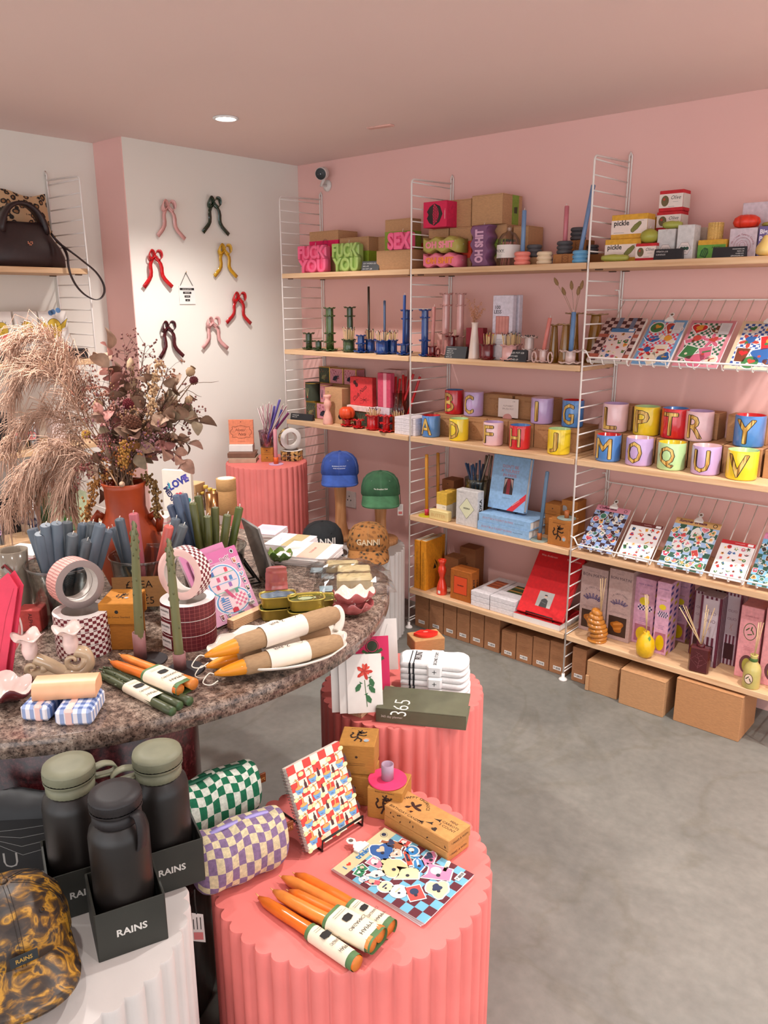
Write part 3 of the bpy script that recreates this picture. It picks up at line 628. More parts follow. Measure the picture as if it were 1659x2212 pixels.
x,y,z,D=rings(2,(30,137,680,752),-.235,S1,3,'#f08a7c','coral ring-stack holder carrying a light blue candle')
candle_on(x,y,z,2,(98,398),.0165,'#6f8db4','light blue taper candle rising from the coral ring stack')
kbox(Z(2,110,190,672,748),-.19,.06,S1,'small kraft box under a grey ring-stack holder',h=.030,flap=False)
rings(2,(112,212,598,672),-.165,S1+.0305,3,'#5c5a5e','dark grey ring-stack holder beside the glass match jar')
rings(2,(175,277,672,748),-.235,S1,3,'#e9cfae','cream ring-stack holder on the top shelf')
def ringart(c,w,d,h):
 F=Ff(w,d,h);k=m('#5a2c14',r=.6)
 for i in range(3):c.ring(.006,(i-1)*.0085,.013,.0009,k,F@TR(0,0,0),2,18)
 c.line([(-.007,-.012),(-.007,.012)],.0008,k,F,2);c.text('STONE',.006,k,F,-w*.38,-.008,2,rot=RAD(90))
 F=Ft(w,d,h)
o_,w_,d_,h_=kbox(Z(2,280,420,660,742),-.235,.06,S1,'kraft box printed with stacked rings, under a grey holder and pink candle',col='#a9703f',deco=ringart,flap=False,h=.034)
x,y,z,D=rings(2,(305,408,582,658),-.205,S1+.0345,3,'#4c4a4e','charcoal ring-stack holder carrying a pink candle')
candle_on(x,y,z,2,(370,370),.0165,'#c9717c','dusty pink taper candle on the charcoal ring stack')
rings(2,(252,318,596,668),-.12,S1,3,'#b3a5ad','lavender ring-stack holder half hidden at the back')
o_,w_,d_,h_=kbox(Z(2,385,480,572,660),-.13,.07,S1,'lower printed kraft box behind the leaning blue candle',col='#9c673a',deco=ringart,flap=False,h=.050)
kbox(Z(2,385,495,485,572),-.13,.07,S1+.0505,'upper printed kraft box behind the leaning blue candle',col='#a06b3c',deco=ringart,flap=False,h=.036)
rings(2,(398,500,408,485),-.10,S1+.087,3,'#4f4c50','charcoal ring-stack holder on top of two printed kraft boxes')
x,y,z,D=rings(2,(404,505,665,742),-.235,S1,3,'#6ba7cf','sky blue ring-stack holder carrying a long leaning candle')
px,py=zp(2,540,235);q=at(px,py,'Y',-.205);stickcandle((x,y,z-.004),q,.0155,'#6d88b0','long steel blue candle leaning beside the wire upright')
kbox(Z(2,510,612,670,738),-.14,.07,S1,'small kraft box under the grey rings beside the pickle boxes',col='#9a6436',flap=False,h=.034)
rings(2,(498,575,580,655),-.11,S1+.0345,3,'#4a484c','charcoal ring-stack holder just right of the wire upright')
# == TOP SHELF, RIGHT BAY
def gherkin(c,F,x,y,s,a,col='#8b8a3e'):
 c.flat(place([(-.5,-.05),(-.42,-.15),(0,-.2),(.42,-.13),(.5,0),(.42,.13),(0,.2),(-.42,.15),(-.5,.05)],s,x,y,a),m('#4a4520'),F,2)
 c.flat(place([(-.46,-.04),(-.4,-.12),(0,-.165),(.4,-.1),(.46,0),(.4,.1),(0,.165),(-.4,.12)],s,x,y,a),m(col),F,3)
 for o in(-.07,0,.07):c.line(place([(-.35,o),(-.1,o*1.2),(.15,o),(.36,o*.8)],s,x,y,a),.0008,m('#4a4520'),F,4)
def pick(c,w,d,h):
 F=Ff(w,d,h);c.rect(-w/2+.0005,-h*.3,w/2-.0005,h*.27,paper('#efdcd2'),F,1);k=INK()
 c.text('pickle',h*.3,k,F,-w*.42,h*.06,2,.02,al='L');gherkin(c,F,w*.2,-.02*h,w*.36,RAD(42));lines(c,F,-w*.42,-w*.12,-h*.24,1,.002,k,.0008,2);lines(c,F,w*.3,w*.42,h*.22,1,.002,k,.0007,2)
 F=Fr(w,d,h);c.rect(-d/2+.0005,-h*.3,d/2-.0005,h*.27,paper('#efdcd2'),F,1)
YEL=card('#dfa637')
kbox(Z(2,612,840,578,735),-.215,.06,S1,'yellow pickle box at the bottom, behind the green gherkin candle',mat=YEL,deco=pick,flap=False,h=.075)
kbox(Z(2,655,885,415,578),-.20,.06,S1+.0755,'yellow pickle box on top of the other one',mat=YEL,deco=pick,flap=False,h=.079)
kbox(Z(2,905,948,412,600),-.10,.06,S1,'third yellow box behind the pickle boxes, seen edge on',mat=YEL,flap=False,h=.150)
def olv(c,w,d,h):
 F=Ff(w,d,h);c.rect(-w/2+.0005,-h*.33,w/2-.0005,h*.33,paper('#ecdcd3'),F,1);k=INK()
 c.disc(-w*.25,0,w*.16,m('#6b5a35'),F,2,18,h*.26);c.disc(-w*.29,h*.08,w*.05,m('#c03a25'),F,3,10);c.text('Olive',h*.26,k,F,w*.2,h*.06,2,0,.3,fit=w*.4);lines(c,F,w*.08,w*.32,-h*.06,1,.002,m('#777'),.0008,2);lines(c,F,-w*.1,w*.2,-h*.28,1,.002,k,.0008,2)
 F=Fr(w,d,h);c.rect(-d/2+.0005,-h*.33,d/2-.0005,h*.33,paper('#ddd3c8'),F,1)
RED=card('#c8232c')
kbox(Z(2,808,940,620,735),-.235,.05,S1,'red and white olive box on the shelf behind the black sign',mat=RED,deco=olv,flap=False,h=.056)
kbox(Z(2,950,1108,505,735),-.135,.06,S1,'red and white olive box low in the pile, mostly hidden',mat=RED,deco=olv,flap=False,h=.100)
kbox(Z(2,945,1102,400,510),-.135,.06,S1+.1005,'red and white olive box, second from the top of the pile',mat=RED,deco=olv,flap=False,h=.060)
kbox(Z(2,962,1115,272,400),-.135,.06,S1+.161,'red and white olive box at the top of the pile',mat=RED,deco=olv,flap=False,h=.066)
def organic(name,p,prof,col,label,cat='candle',n=24,wob=None,rot=None,group=None,wk=None):
 b=MB();b.lathe(prof,wax(col),n,wob=wob);o=ob(name,b,p,rot=rot,label=label,cat=cat,group=group)
 if wk:wick(o,wk,.008)
 return o
def gherk_candle(r,q,Y,z0,label,col='#a9a94a'):
 X,w,h=shelfbox(*Z(r,*q),Y,z0);R=h*.5;b=MB();n=9;pts=[];rs=[]
 for k in range(n):t=k/(n-1);pts.append((-w/2*.86+w*.86*t,0,R+R*.05*sin(t*6)));rs.append(R*max(.45,(sin(pi*(t*.86+.07)))**.35)*(1+.05*sin(t*17)))
 b.tube(pts,rs,wax(col),12);o=ob('gherkin_candle',b,(X,Y,z0),.1,label=label,cat='candle');c=MB()
 for k in range(14):
  a=k*2.4;x=-w*.36+w*.72*(k/13);c.lathe([(R*.12,0),(R*.08,R*.06),(0,R*.08)],wax(col),6,T=TR(x,-R*.94*sin(abs(cos(a))+.3),R+R*.9*cos(a*.7),rx=RAD(90)))
 ob('wax_bumps',c,parent=o,kind='stuff');return o
gherk_candle(2,(584,775,680,738),-.255,S1,'pale green gherkin candle lying in front of the pickle boxes')
def lemon(r,q,Y,z0,label,col,pear=False):
 X,D,H=shelfround(*Z(r,*q),Y,z0);R=D/2
 if pear:prof=[(0,0),(R*.5,.001),(R*.92,H*.14),(R,H*.3),(R*.88,H*.48),(R*.55,H*.68),(R*.4,H*.84),(R*.28,H*.95),(0,H)]
 else:prof=[(0,0),(R*.45,.001),(R*.88,H*.2),(R,H*.48),(R*.86,H*.76),(R*.45,H*.93),(R*.2,H*.98),(0,H)]
 return organic('fruit_candle',(X,Y,z0),prof,col,label,wk=H)
lemon(2,(842,958,515,618),-.21,S1+.0565,'round olive green candle on a red olive box','#a5a33e')
gherk_candle(2,(980,1118,466,522),-.175,S1+.1005,'small pale green gherkin candle up on the olive boxes','#b0b552')
def pot_print(c,w,d,h):
 F=Ff(w,d,h);k=m('#3a3f38');c.flat(place([(cos(pi*q/3),sin(pi*q/3))for q in range(6)],.022,0,-h*.18),paper('#e4d5d0'),F,2);c.ring(0,-h*.18,.0215,.0008,k,F,3,6)
 for q in(-.009,0,.009):c.disc(q,-h*.18,.0055,m('#2c5140'),F,3,12)
 lines(c,F,-.012,.012,-h*.1,1,.002,k,.0008,3);lines(c,F,-.012,.012,-h*.27,1,.002,k,.0008,3);c.flat([(-.006,h/2-.001),(.006,h/2-.001),(0,h/2-.008)],m('#cfc6c4'),F,2)
WHB=card('#d7d3d2')
kbox(Z(2,945,1060,528,735),-.215,.055,S1,'pale grey box with a hexagon print, left of the pair',mat=WHB,deco=pot_print,flap=False,h=.098)
kbox(Z(2,1072,1178,518,728),-.235,.055,S1,'pale grey box with a hexagon print, right of the pair',mat=WHB,deco=pot_print,flap=False,h=.106)
kbox(Z(2,1198,1258,528,728),-.13,.05,S1,'narrow pale box with a brown side behind the hexagon boxes',mat=card('#c8b6a4'),flap=False,h=.104)
sign(Z(2,925,1100,645,735),-.265,S1,'black price sign in front of the olive and hexagon boxes',['PIÑATA £18','CANDLES'],.1)
def cornb(c,w,d,h):
 F=Ff(w,d,h);c.rect(-w/2+.0005,-h/2+.0005,w/2-.0005,h*.24,card('#69a546'),F,1);k=m('#245a26');c.text('ABSOL',h*.16,INK(),F,w*.16,h*.04,2);c.text('CO',h*.16,INK(),F,w*.28,-h*.14,2)
 c.flat(place([(-.35,-.5),(.35,-.5),(.42,.1),(.2,.5),(-.2,.5),(-.42,.1)],h*.5,-w*.24,-h*.16,-.35),k,F,2)
 for q in(-.18,0,.18):c.line(place([(q,-.38),(q,.32)],h*.5,-w*.24,-h*.16,-.35),.0016,card('#69a546'),F,3)
o_,w_,d_,h_=kbox(Z(2,1205,1385,610,725),-.215,.07,S1,'green and yellow box under the sweetcorn candle',mat=card('#dca737'),deco=cornb,flap=False,h=.058)
def corn():
 X,D,H=shelfround(*Z(2,1275,1370,478,606),-.175,S1+.0585);R=D/2;o=ob('sweetcorn_candle',None,(X,-.175,S1+.0585),label='pale yellow sweetcorn candle on a green and yellow box',cat='candle');mt=wax('#e8bd6c')
 b=MB();b.lathe([(0,0),(R*.86,0),(R*.9,H*.5),(R*.84,H*.97),(0,H)],mt,24);ob('core',b,parent=o);c=MB()
 for i in range(16):
  for j in range(12):
   a=2*pi*i/16;z=H*(j+.5)/12;c.box(R*.33,R*.2,H/12*.94,mt,(0,0,-H/24),ch=.0012,T=TR(R*.9*cos(a),R*.9*sin(a),z,rz=a+pi/2))
 ob('kernels',c,parent=o,kind='stuff')
corn()
def tom_print(c,w,d,h):
 F=Ff(w,d,h);k=m('#a02038');R=w*.36;c.arctext('Heirloom Tomato Candle',h*.085,k,F,0,-h*.1,R+.002,RAD(165),RAD(5),2);c.ring(0,-h*.1,R*.86,.0008,k,F,2,24);c.ring(0,-h*.1,R*.6,.0008,k,F,2,7);c.ring(0,-h*.06,R*.3,.0008,k,F,2,9)
LIL=card('#d9c6cf')
o_,w_,d_,h_=kbox(Z(2,1405,1580,548,725),-.205,.06,S1,'lilac tomato box standing behind the black sign',mat=LIL,deco=tom_print,flap=False,h=.088)
kbox(Z(2,1480,1659,370,720),-.12,.06,S1,'lilac tomato box at the back, above the red candle',mat=LIL,deco=lambda c,w,d,h:tom_print(c,w,d,h*.55),flap=False,h=.170)
def tomato(X,Y,z0,D,H,col,label,lobes=7):
 R=D/2;b=MB();prof=[(0,H*.06),(R*.45,.001),(R*.85,H*.16),(R,H*.45),(R*.9,H*.76),(R*.55,H*.97),(R*.2,H*.97),(0,H*.86)]
 b.lathe(prof,wax(col),lobes*8,wob=lambda r,z,a:(r*(1-.17*(1-abs(sin(lobes*a/2+.4)))**2.2),z));o=ob('tomato_candle',b,(X,Y,z0),label=label,cat='candle');wick(o,H*.88,.012);return o
X,D,H=shelfround(*Z(2,1437,1605,428,545),-.170,S1+.0885);tomato(X,-.170,S1+.0885,D,H,'#e2361d','orange red ribbed tomato candle on a lilac box')
kbox(Z(2,1590,1690,540,715),-.205,.06,S1,'purple box with white lettering at the right edge',mat=card('#75649a'),flap=False,h=.090,deco=lambda c,w,d,h:(c.text('Big',h*.2,paper('#eee4ee'),Ff(w,d,h),-w*.42,h*.26,2,.04,al='L'),c.text('Pear',h*.2,paper('#eee4ee'),Ff(w,d,h),-w*.42,h*.04,2,.04,al='L')))
lemon(2,(1585,1700,555,710),-.25,S1,'pale yellow pear candle at the right edge of the top shelf','#dcb96c',True)
lemon(2,(1620,1690,472,540),-.17,S1+.0905,'olive green fruit candle on the purple box','#9a8c3c')
sign(Z(2,1300,1510,632,718),-.265,S1,'black price sign below the sweetcorn candle',['MANDARIN £18','PEAR £18','CORN £12','LEMON/LIME £10'],.08,'R')

# == SECOND SHELF, CORNER BAY
GRN,BLU,PNK,DRED,REDG,AMB='#2f3f22','#1d4080','#d9a29c','#6b1218','#c4161a','#8a5a12'
def stick(r,q,Y,z0,discs,stem,col,label,mat=None,ext=0,group='ruffled glazed candlesticks',inset=0):
 X,D,H=shelfround(*Z(r,*q),Y,z0);ruffles((X,Y,z0),D,H,discs,stem,col,label,group=group,mat=mat);return X,Y,z0+H,D
def pot(r,q,ytm,Y,z0,col,label,heads=('#2b3d6b','#8a2a2a','#e9dfd0','#4a6b3a'),n=26):
 X,D,H=shelfround(*Z(r,*q),Y,z0);t=at(*zp(r,(q[0]+q[1])/2,ytm),'Y',Y).z-z0;return matchpot((X,Y,z0),D,H,t,col,label,heads,n=n)
D3=[(0,1),(.45,.8),(.97,.85)]
stick(1,(215,303,1185,1292),-.215,S2,[(0,1),(.48,.8),(.96,.85)],.45,GRN,'two-tier dark green candlestick at the corner end of the shelf')
stick(1,(283,358,1235,1300),-.245,S2,[(0,1),(.93,.85)],.5,GRN,'squat dark green candlestick in front of the two-tier one')
stick(1,(345,440,1022,1300),-.235,S2,[(0,1),(.2,.82),(.4,.8),(.8,.76),(.98,.8)],.5,'#3f5226','tall mossy green candlestick with five ruffled plates')
stick(1,(484,560,1018,1290),-.15,S2,[(0,1),(.2,.9),(.78,.9),(.98,1)],.5,GRN,'tall dark green candlestick behind the green match pot')
pot(1,(468,562,1222,1302),1150,-.235,S2,'#37482a','dark green ruffled pot full of matches')
stick(1,(545,640,1198,1306),-.24,S2,[(0,1),(.5,.75),(.95,.7)],.45,BLU,'short cobalt blue candlestick next to the green match pot')
pot(1,(612,692,1222,1300),1162,-.20,S2,BLU,'cobalt blue match pot behind the other two')
pot(1,(676,785,1228,1315),1172,-.245,S2,BLU,'cobalt blue match pot in front, widest of the three',n=34)
pot(1,(765,830,1226,1306),1168,-.215,S2,BLU,'cobalt blue match pot on the right, half hidden')
X,D,H=shelfround(*Z(1,628,656,885,1295),-.13,S2);ruffles((X,-.13,S2),.05,.022,[(0,1)],.45,BLU,'low blue candlestick holding the tall steel candle')
stickcandle((X,-.13,S2+.012),(X,-.13,S2+H),.0105,'#4b4642','tall steel grey candle, tallest on the corner shelf',mat=metal('#5f5a55',.35))
X,D,H=shelfround(*Z(1,728,758,975,1295),-.13,S2);ruffles((X,-.13,S2),.05,.022,[(0,1)],.45,BLU,'low blue candlestick holding the slate blue candle')
stickcandle((X,-.13,S2+.012),(X,-.13,S2+H),.0112,'#55698c','slate blue taper candle behind the wide blue match pot')
x,y,z,D=stick(1,(820,912,1255,1320),-.245,S2,[(0,1),(.9,.95)],.42,BLU,'short cobalt candlestick carrying a bright blue candle')
q=at(*zp(1,871,940),'Y',-.245);stickcandle((x,y,z-.012),q,.0125,'#20468c','bright blue taper candle beside the middle wire upright')
stick(1,(842,925,1035,1300),-.14,S2,[(0,1),(.2,.9),(.78,.85),(.97,.95)],.5,BLU,'tall cobalt blue candlestick behind the bright blue candle')
# == SECOND SHELF, MIDDLE BAY
stick(1,(962,1040,1035,1312),-.252,S2,[(0,1),(.33,.95),(.82,.85),(.98,1)],.55,BLU,'tall cobalt blue candlestick just right of the middle upright')
def chamber(r,q,Y,z0,col,label,ctop,cd_,ccol,clabel):
 X,D,H=shelfround(*Z(r,*q),Y,z0);o=ruffles((X,Y,z0),D*.62,H,[(0,1),(.9,.72)],.5,col,label,group='low holders with curled handles',name='chamber_candlestick')
 for s in(-1,1):
  b=MB();pts=[(s*(D*.30+D*.11+D*.11*cos(a)),-.006,H*.42+H*.40*sin(a))for a in[2*pi*k/16 for k in range(17)]];b.tube(pts,.0032,gloss(col),7);ob('curled_handle',b,parent=o)
 t=at(*zp(r,*ctop),'Y',Y);stickcandle((X,Y,z0+H-.012),t,cd_,ccol,clabel);return o
chamber(1,(985,1112,1268,1332),-.24,S2,DRED,'dark red low holder with curled handles',(1060,1015),.0145,'#c47f78','dusty rose taper candle in the dark red holder')
stick(1,(1088,1182,930,1262),-.14,S2,[(0,.9),(.35,1),(.8,.85),(.98,.9)],.5,PNK,'tall pale pink candlestick on the left of two')
stick(1,(1190,1265,930,1258),-.12,S2,[(0,.95),(.3,1),(.8,.9),(.98,.95)],.6,PNK,'tall pale pink candlestick on the right, behind the dried grass')
stick(1,(1130,1216,1205,1300),-.205,S2,[(0,.9),(.97,1)],.5,DRED,'short dark red candlestick behind the first price sign')
kbox(Z(1,1075,1180,1228,1330),-.155,.03,S2,'pink box low behind the dark red candlestick',mat=card('#cf8d86'),flap=False)
kbox(Z(1,1262,1372,1150,1335),-.15,.03,S2,'dark red card box behind the speckled bud vase',mat=card('#8e2430'),flap=False)
kbox(Z(1,1185,1370,1010,1150),-.06,.03,S2,'cream card standing behind the dried grass',mat=card('#d9b9a0'),flap=False,h=.105)
sign(Z(1,1128,1252,1270,1342),-.262,S2,'black price sign below the pale pink candlesticks',['CANDLE STICKS','SMALL £20','MEDIUM £26','TALL £32','BOWL £24'],.12)
def budvase():
 X,D,H=shelfround(*Z(1,1280,1356,1115,1335),-.235,S2);R=D/2;mt=gloss('#dcc3b6');b=MB();b.lathe([(0,0),(R*.98,0),(R,.003),(R*.72,H*.5),(R*.5,H*.86),(R*.5,H*.94),(R*.62,H),(R*.5,H),(R*.42,H*.9),(0,H*.8)],mt,28);ob('bud_vase',b,(X,-.235,S2),label='speckled cream cone vase holding dried oat grass',cat='vase')
 rnd=random.Random(5);o=ob('dried_grass',None,(X,-.235,S2+H*.85),label='peach dried oat grass in the cone vase',cat='dried grass',group=None);st=m('#c98d68',r=.8);hd=m('#cf8f6c',r=.8)
 for k in range(9):
  a=rnd.uniform(0,6.28);sp=rnd.uniform(.01,.045);hh=rnd.uniform(.05,.125);ex,ey=sp*cos(a),sp*.6*sin(a)
  ob('stem',MB().tube([(0,0,0),(ex*.3,ey*.3,hh*.5),(ex,ey,hh)],.0006,st,4),parent=o);c=MB()
  for j in range(12):
   t=.45+.55*j/11;px,py,pz=ex*t**1.3,ey*t**1.3,hh*t;b2=rnd.uniform(0,6.28);c.tube([(px,py,pz),(px+.006*cos(b2),py+.006*sin(b2),pz+.003),(px+.011*cos(b2),py+.011*sin(b2),pz-.003)],[.0006,.0016,.0003],hd,4)
  ob('grass_spikelets',c,parent=o,kind='stuff')
budvase()
pot(1,(1350,1456,1252,1342),1188,-.24,S2,DRED,'dark red ruffled pot full of matches',('#c03a2a','#e6c24a','#3a6b3a','#d88a8a'),32)
def candlepack(c,w,d,h):
 F=Ff(w,d,h);c.rect(-w*.33,-h*.42,w*.33,h*.18,m('#b56a62'),F,1);r=m('#cf8a80')
 for k in range(4):c.rect(-w*.3+w*.155*k,-h*.42,-w*.3+w*.155*k+w*.13,h*.17,r,F,2)
 c.text('100',h*.075,INK(),F,-w*.24,h*.29,2,.01);c.text('LESS',h*.075,INK(),F,-w*.24,h*.22,2,.01)
LAVW=card('#d9cfdb')
o_,w_,d_,h_=kbox(Z(1,1432,1560,942,1335),-.19,.026,S2+.0,'white box of pink candles with a clear window, nearer of two',mat=LAVW,deco=candlepack,flap=False)
kbox(Z(1,1490,1600,940,1335),-.155,.026,S2,'white candle box standing behind the windowed one',mat=LAVW,flap=False)
kbox(Z(1,1440,1516,1192,1340),-.222,.024,S2,'small white box with fine print behind the pink match pots',mat=card('#d9d2d6'),flap=False,deco=lambda c,w,d,h:lines(c,Ff(w,d,h),-w*.3,w*.3,h*.3,4,.006,INK(),.0008,2))
pot(1,(1482,1602,1258,1350),1180,-.24,S2,PNK,'pale pink ruffled pot full of dark-tipped matches',('#3a3a4a','#6a2a2a','#9a9a9a'),32)
sign(Z(1,1508,1640,1292,1362),-.266,S2,'black price sign in front of the pale pink match pots',['RUFFLED POT £28','+ MATCHES','MATCHES £9'],.12)
x,y,z,D=stick(2,(74,180,1212,1352),-.225,S2,[(0,.95),(.48,.85),(.97,1)],.55,'#cdb3ac','pinkish grey two-tier holder filled with silver matches')
pot(2,(20,84,1255,1345),1190,-.20,S2,PNK,'pale pink match pot half hidden by the silver matches',n=16)
c_=MB();rnd_=random.Random(9)
mm=ob('match_bundle',None,(x,y,z-.014),label='silver-tipped matches in the pinkish grey holder',cat='matches')
for k in range(16):
 a=rnd_.uniform(0,6.28);r_=D*.16*math.sqrt(rnd_.random());ob('match',MB().tube([(r_*cos(a),r_*sin(a),0),(r_*2*cos(a),r_*2*sin(a),.022)],[.0012,.0014],metal('#6b7070',.4),4),parent=mm)
chamber(2,(145,288,1292,1366),-.245,S2,'#d5b2aa','pale pink low holder with curled handles',(262,1088),.0150,'#d5796f','salmon pink taper candle in the pale pink low holder')
def ambervase(r,q,Y,label,ht=None):
 X,D,H=shelfround(*Z(r,*q),Y,S2);R=D/2;o=ob('amber_vase',None,(X,Y,S2),label=label,cat='vase',group='amber glazed bud vases');mt=gloss(AMB)
 b=MB();b.lathe([(0,0),(R*.75,0),(R*.78,.003),(R*.62,H*.4),(R*.42,H*.95),(R*.4,H-.002),(R*.33,H-.002),(R*.33,H*.8),(0,H*.8)],mt,28);ob('body',b,parent=o)
 c=MB();c.lathe([(R*.38,H-.004),(R,H-.001),(R,H+.001),(R*.38,H-.001)],gloss('#a8825c'),48,wob=lambda r_,z,a:(r_*(1+.04*(r_>R*.5)*cos(8*a)),z+(.002*cos(8*a)if r_>R*.5 else 0)));ob('ruffled_rim',c,parent=o);return X,Y,S2+H
ambervase(2,(240,332,1132,1365),-.205,'shorter amber vase behind the salmon candle')
ambervase(2,(305,412,1128,1372),-.235,'shorter amber vase behind the blue candle')
X_,Y_,Z_=ambervase(2,(352,468,1058,1372),-.145,'taller amber vase holding bunny-tail grass')
ambervase(2,(474,626,1064,1340),-.12,'amber vase just right of the wire upright')
x,y,z,D=stick(2,(318,466,1300,1376),-.25,S2,[(0,1),(.93,.97)],.42,'#d8bbb3','pale pink ruffled holder with a denim blue candle')
stickcandle((x,y,z-.012),at(*zp(2,415,1050),'Y',-.245),.0165,'#5f83b0','denim blue taper candle at the end of the middle bay')
for k,(qx,qy)in enumerate(((302,858),(350,920),(400,882),(443,918),(465,880))):
 p=at(*zp(2,qx,qy),'Y',-.14+.006*k);o=ob('bunny_tail',None,(X_,Y_,Z_-.02),label='tan bunny-tail grass in the taller amber vase, '+ORD[k]+' from the left',cat='dried grass',group='bunny tails in the amber vase')
 d=p-Vector((X_,Y_,Z_-.02));ob('stem',MB().tube([(0,0,0),d*.5+Vector((0,0,.006)),d],.0006,m('#a8835c',r=.8),4),parent=o);u=d.normalized();c=MB()
 c.tube([d-u*.015,d-u*.008,d+u*.004,d+u*.014,d+u*.019],[.002,.0062,.0068,.004,.001],m('#a9835a',r=.95,bump=.6,sc=120),9);ob('seed_head',c,parent=o)
# == SHEETS IN THE UPPER RACK
def rackpos(rk,pxl,pxr,py,drop=.004):
 yb,zb,yf,zf=rk;ang=math.atan2(zb-zf,yb-yf);a=at(pxl,py,'Y',yf+.006);b=at(pxr,py,'Y',yf+.006)
 return(a.x+b.x)/2,b.x-a.x,ang
def inrack(rk,r,pxl,pxr,py,hh,t,face,label,clip=False,lift=0,back=0,**kw):
 yb,zb,yf,zf=rk;px0,_=zp(r,pxl,py);px1,py1=zp(r,pxr,py);X,w,ang=rackpos(rk,px0,px1,py1)
 n=Vector((0,-sin(ang),cos(ang)));p=Vector((X,yf+.004,zf+.0025))+n*(.003+lift)
 return sheetpack(w,hh,t,face,label,p,(ang,0,0),clip=clip,**kw)
FOOD=['#d8262c','#e9a23a','#3f7d46','#f2dfc8','#7a3b22','#d96a86','#2f62a5','#c6463a']
def f_check(c,F,w,h):
 checker(c,F,-w/2,-h/2,w/2,h/2,9,13,'#5a2a2a','#d9b7b0');
 for i in range(0,9,3):c.rect(-w/2+w/9*i,-h/2,-w/2+w/9*(i+1),h/2,m('#7a7f96',r=.7),F,2)if i else None
 for j in range(1,13,3):c.rect(-w/2,-h/2+h/13*j,w/2,-h/2+h/13*(j+1),m('#b8604c',r=.7),F,2)if j%2 else None
 checker(c,F,-w/2,-h/2,w/2,h/2,9,13,'#5a2a2a','#d9b7b0',3)if False else None
def f_pic(c,F,w,h):
 c.rect(-w/2,-h/2,w/2,h/2,paper('#f0d5d0'),F,1);c.rect(-w/2,h*.38,w/2,h/2,paper('#4a7fb5'),F,2);c.rect(w*.25,h*.41,w*.46,h*.48,paper('#f4f0ee'),F,3);scatter(c,F,-w*.48,-h*.48,w*.48,h*.36,4,5,w*.17,FOOD,11,3,0)
def f_dl(bg,ck,seed,border,cols=FOOD,big=False):
 def f(c,F,w,h):
  c.rect(-w/2,-h/2,w/2,h/2,paper(border),F,1);checker(c,F,-w*.42,-h*.44,w*.42,h*.44,14,18,bg,ck,2)
  rnd=random.Random(seed);spots=[(-.25,.32,.2),(.2,.3,.24),(-.22,.08,.26),(.16,.06,.26),(-.26,-.2,.24),(.12,-.2,.24),(-.05,-.36,.22),(.3,-.34,.16)]
  for k,(x,y,s)in enumerate(spots):sticker(c,F,x*w,y*h,s*h*1.25,['blob','disc','heart','banana','long','flower','rect','cup'][(k+seed)%8],[rnd.choice(cols)for _ in range(3)],rnd.uniform(-.5,.5),4,.004,rnd)
  c.rect(w*.2,h*.2,w*.44,h*.44,paper('#ece7ea'),F,10);lines(c,F,w*.24,w*.42,h*.4,5,h*.03,m('#9a8f94'),.0007,11)
 return f
inrack(RK2,2,505,760,1345,.205,.014,f_check,'brown and blue checked clipboard pack in the upper rack',name='clipboard_pack',cat='card pack',clip=False,edge='#ddd2c8')
inrack(RK2,2,575,725,1335,.150,.003,f_pic,'small food sticker sheet lying on the checked pack',lift=.0146,name='sticker_sheet')
inrack(RK2,2,785,1020,1390,.205,.006,f_dl('#e8445a','#c8d8ee',1,'#79a9d6'),'blue-bordered card pack with sandwich and hot dog stickers',clip=True,name='card_pack',cat='card pack')
inrack(RK2,2,1045,1335,1405,.205,.006,f_dl('#2f6a48','#e9d0d0',2,'#dd8a96'),'pink-bordered card pack with apple and fruit stickers',name='card_pack',cat='card pack')
inrack(RK2,2,1375,1720,1425,.205,.006,f_dl('#2f58a8','#f0ece8',3,'#eccfae'),'cream-bordered card pack with green pepper stickers',clip=True,name='card_pack',cat='card pack')

# == THIRD SHELF, CORNER BAY
def jungle(bg,ink,spots):
 def f(c,w,d,h):
  rnd=random.Random(int(w*1e5))
  for F,W_ in((Ff(w,d,h),w),(Fr(w,d,h),d)):
   c.rect(-W_*.46,-h*.46,W_*.46,h*.46,paper(bg),F,1);k=paper(ink)
   for j in range(5):c.line([(0,-h*.35),((j-2)*W_*.16,h*.1+.01*rnd.random()),((j-2)*W_*.22,h*.3)],.0012,k,F,2)
   c.flat(place(shp('fish'),W_*.5,-W_*.05,-h*.12,.5),k,F,2)
   for j in range(7):c.disc(rnd.uniform(-.4,.4)*W_,rnd.uniform(-.4,.4)*h,W_*.035,paper(spots),F,2,8)
 return f
GOLD=metal('#b8923e',.35)
JG,JP=jungle('#3a4030','#8f8a5e','#a43a30'),jungle('#d38a96','#2c2a3a','#9a3040')
q1=dict(mat=GOLD,flap=False)
def jbox(q,Y,z0,label,g,h=None):return kbox(Z(1,*q),Y,.062,z0,label,deco=JG if g else JP,h=h,**q1)
zb_=S3
jbox((240,305,1630,1750),-.17,S3,'dark green patterned candle box at the bottom left of the pile',1,.080);jbox((307,398,1630,1755),-.165,S3,'pink patterned candle box at the bottom of the pile',0,.080)
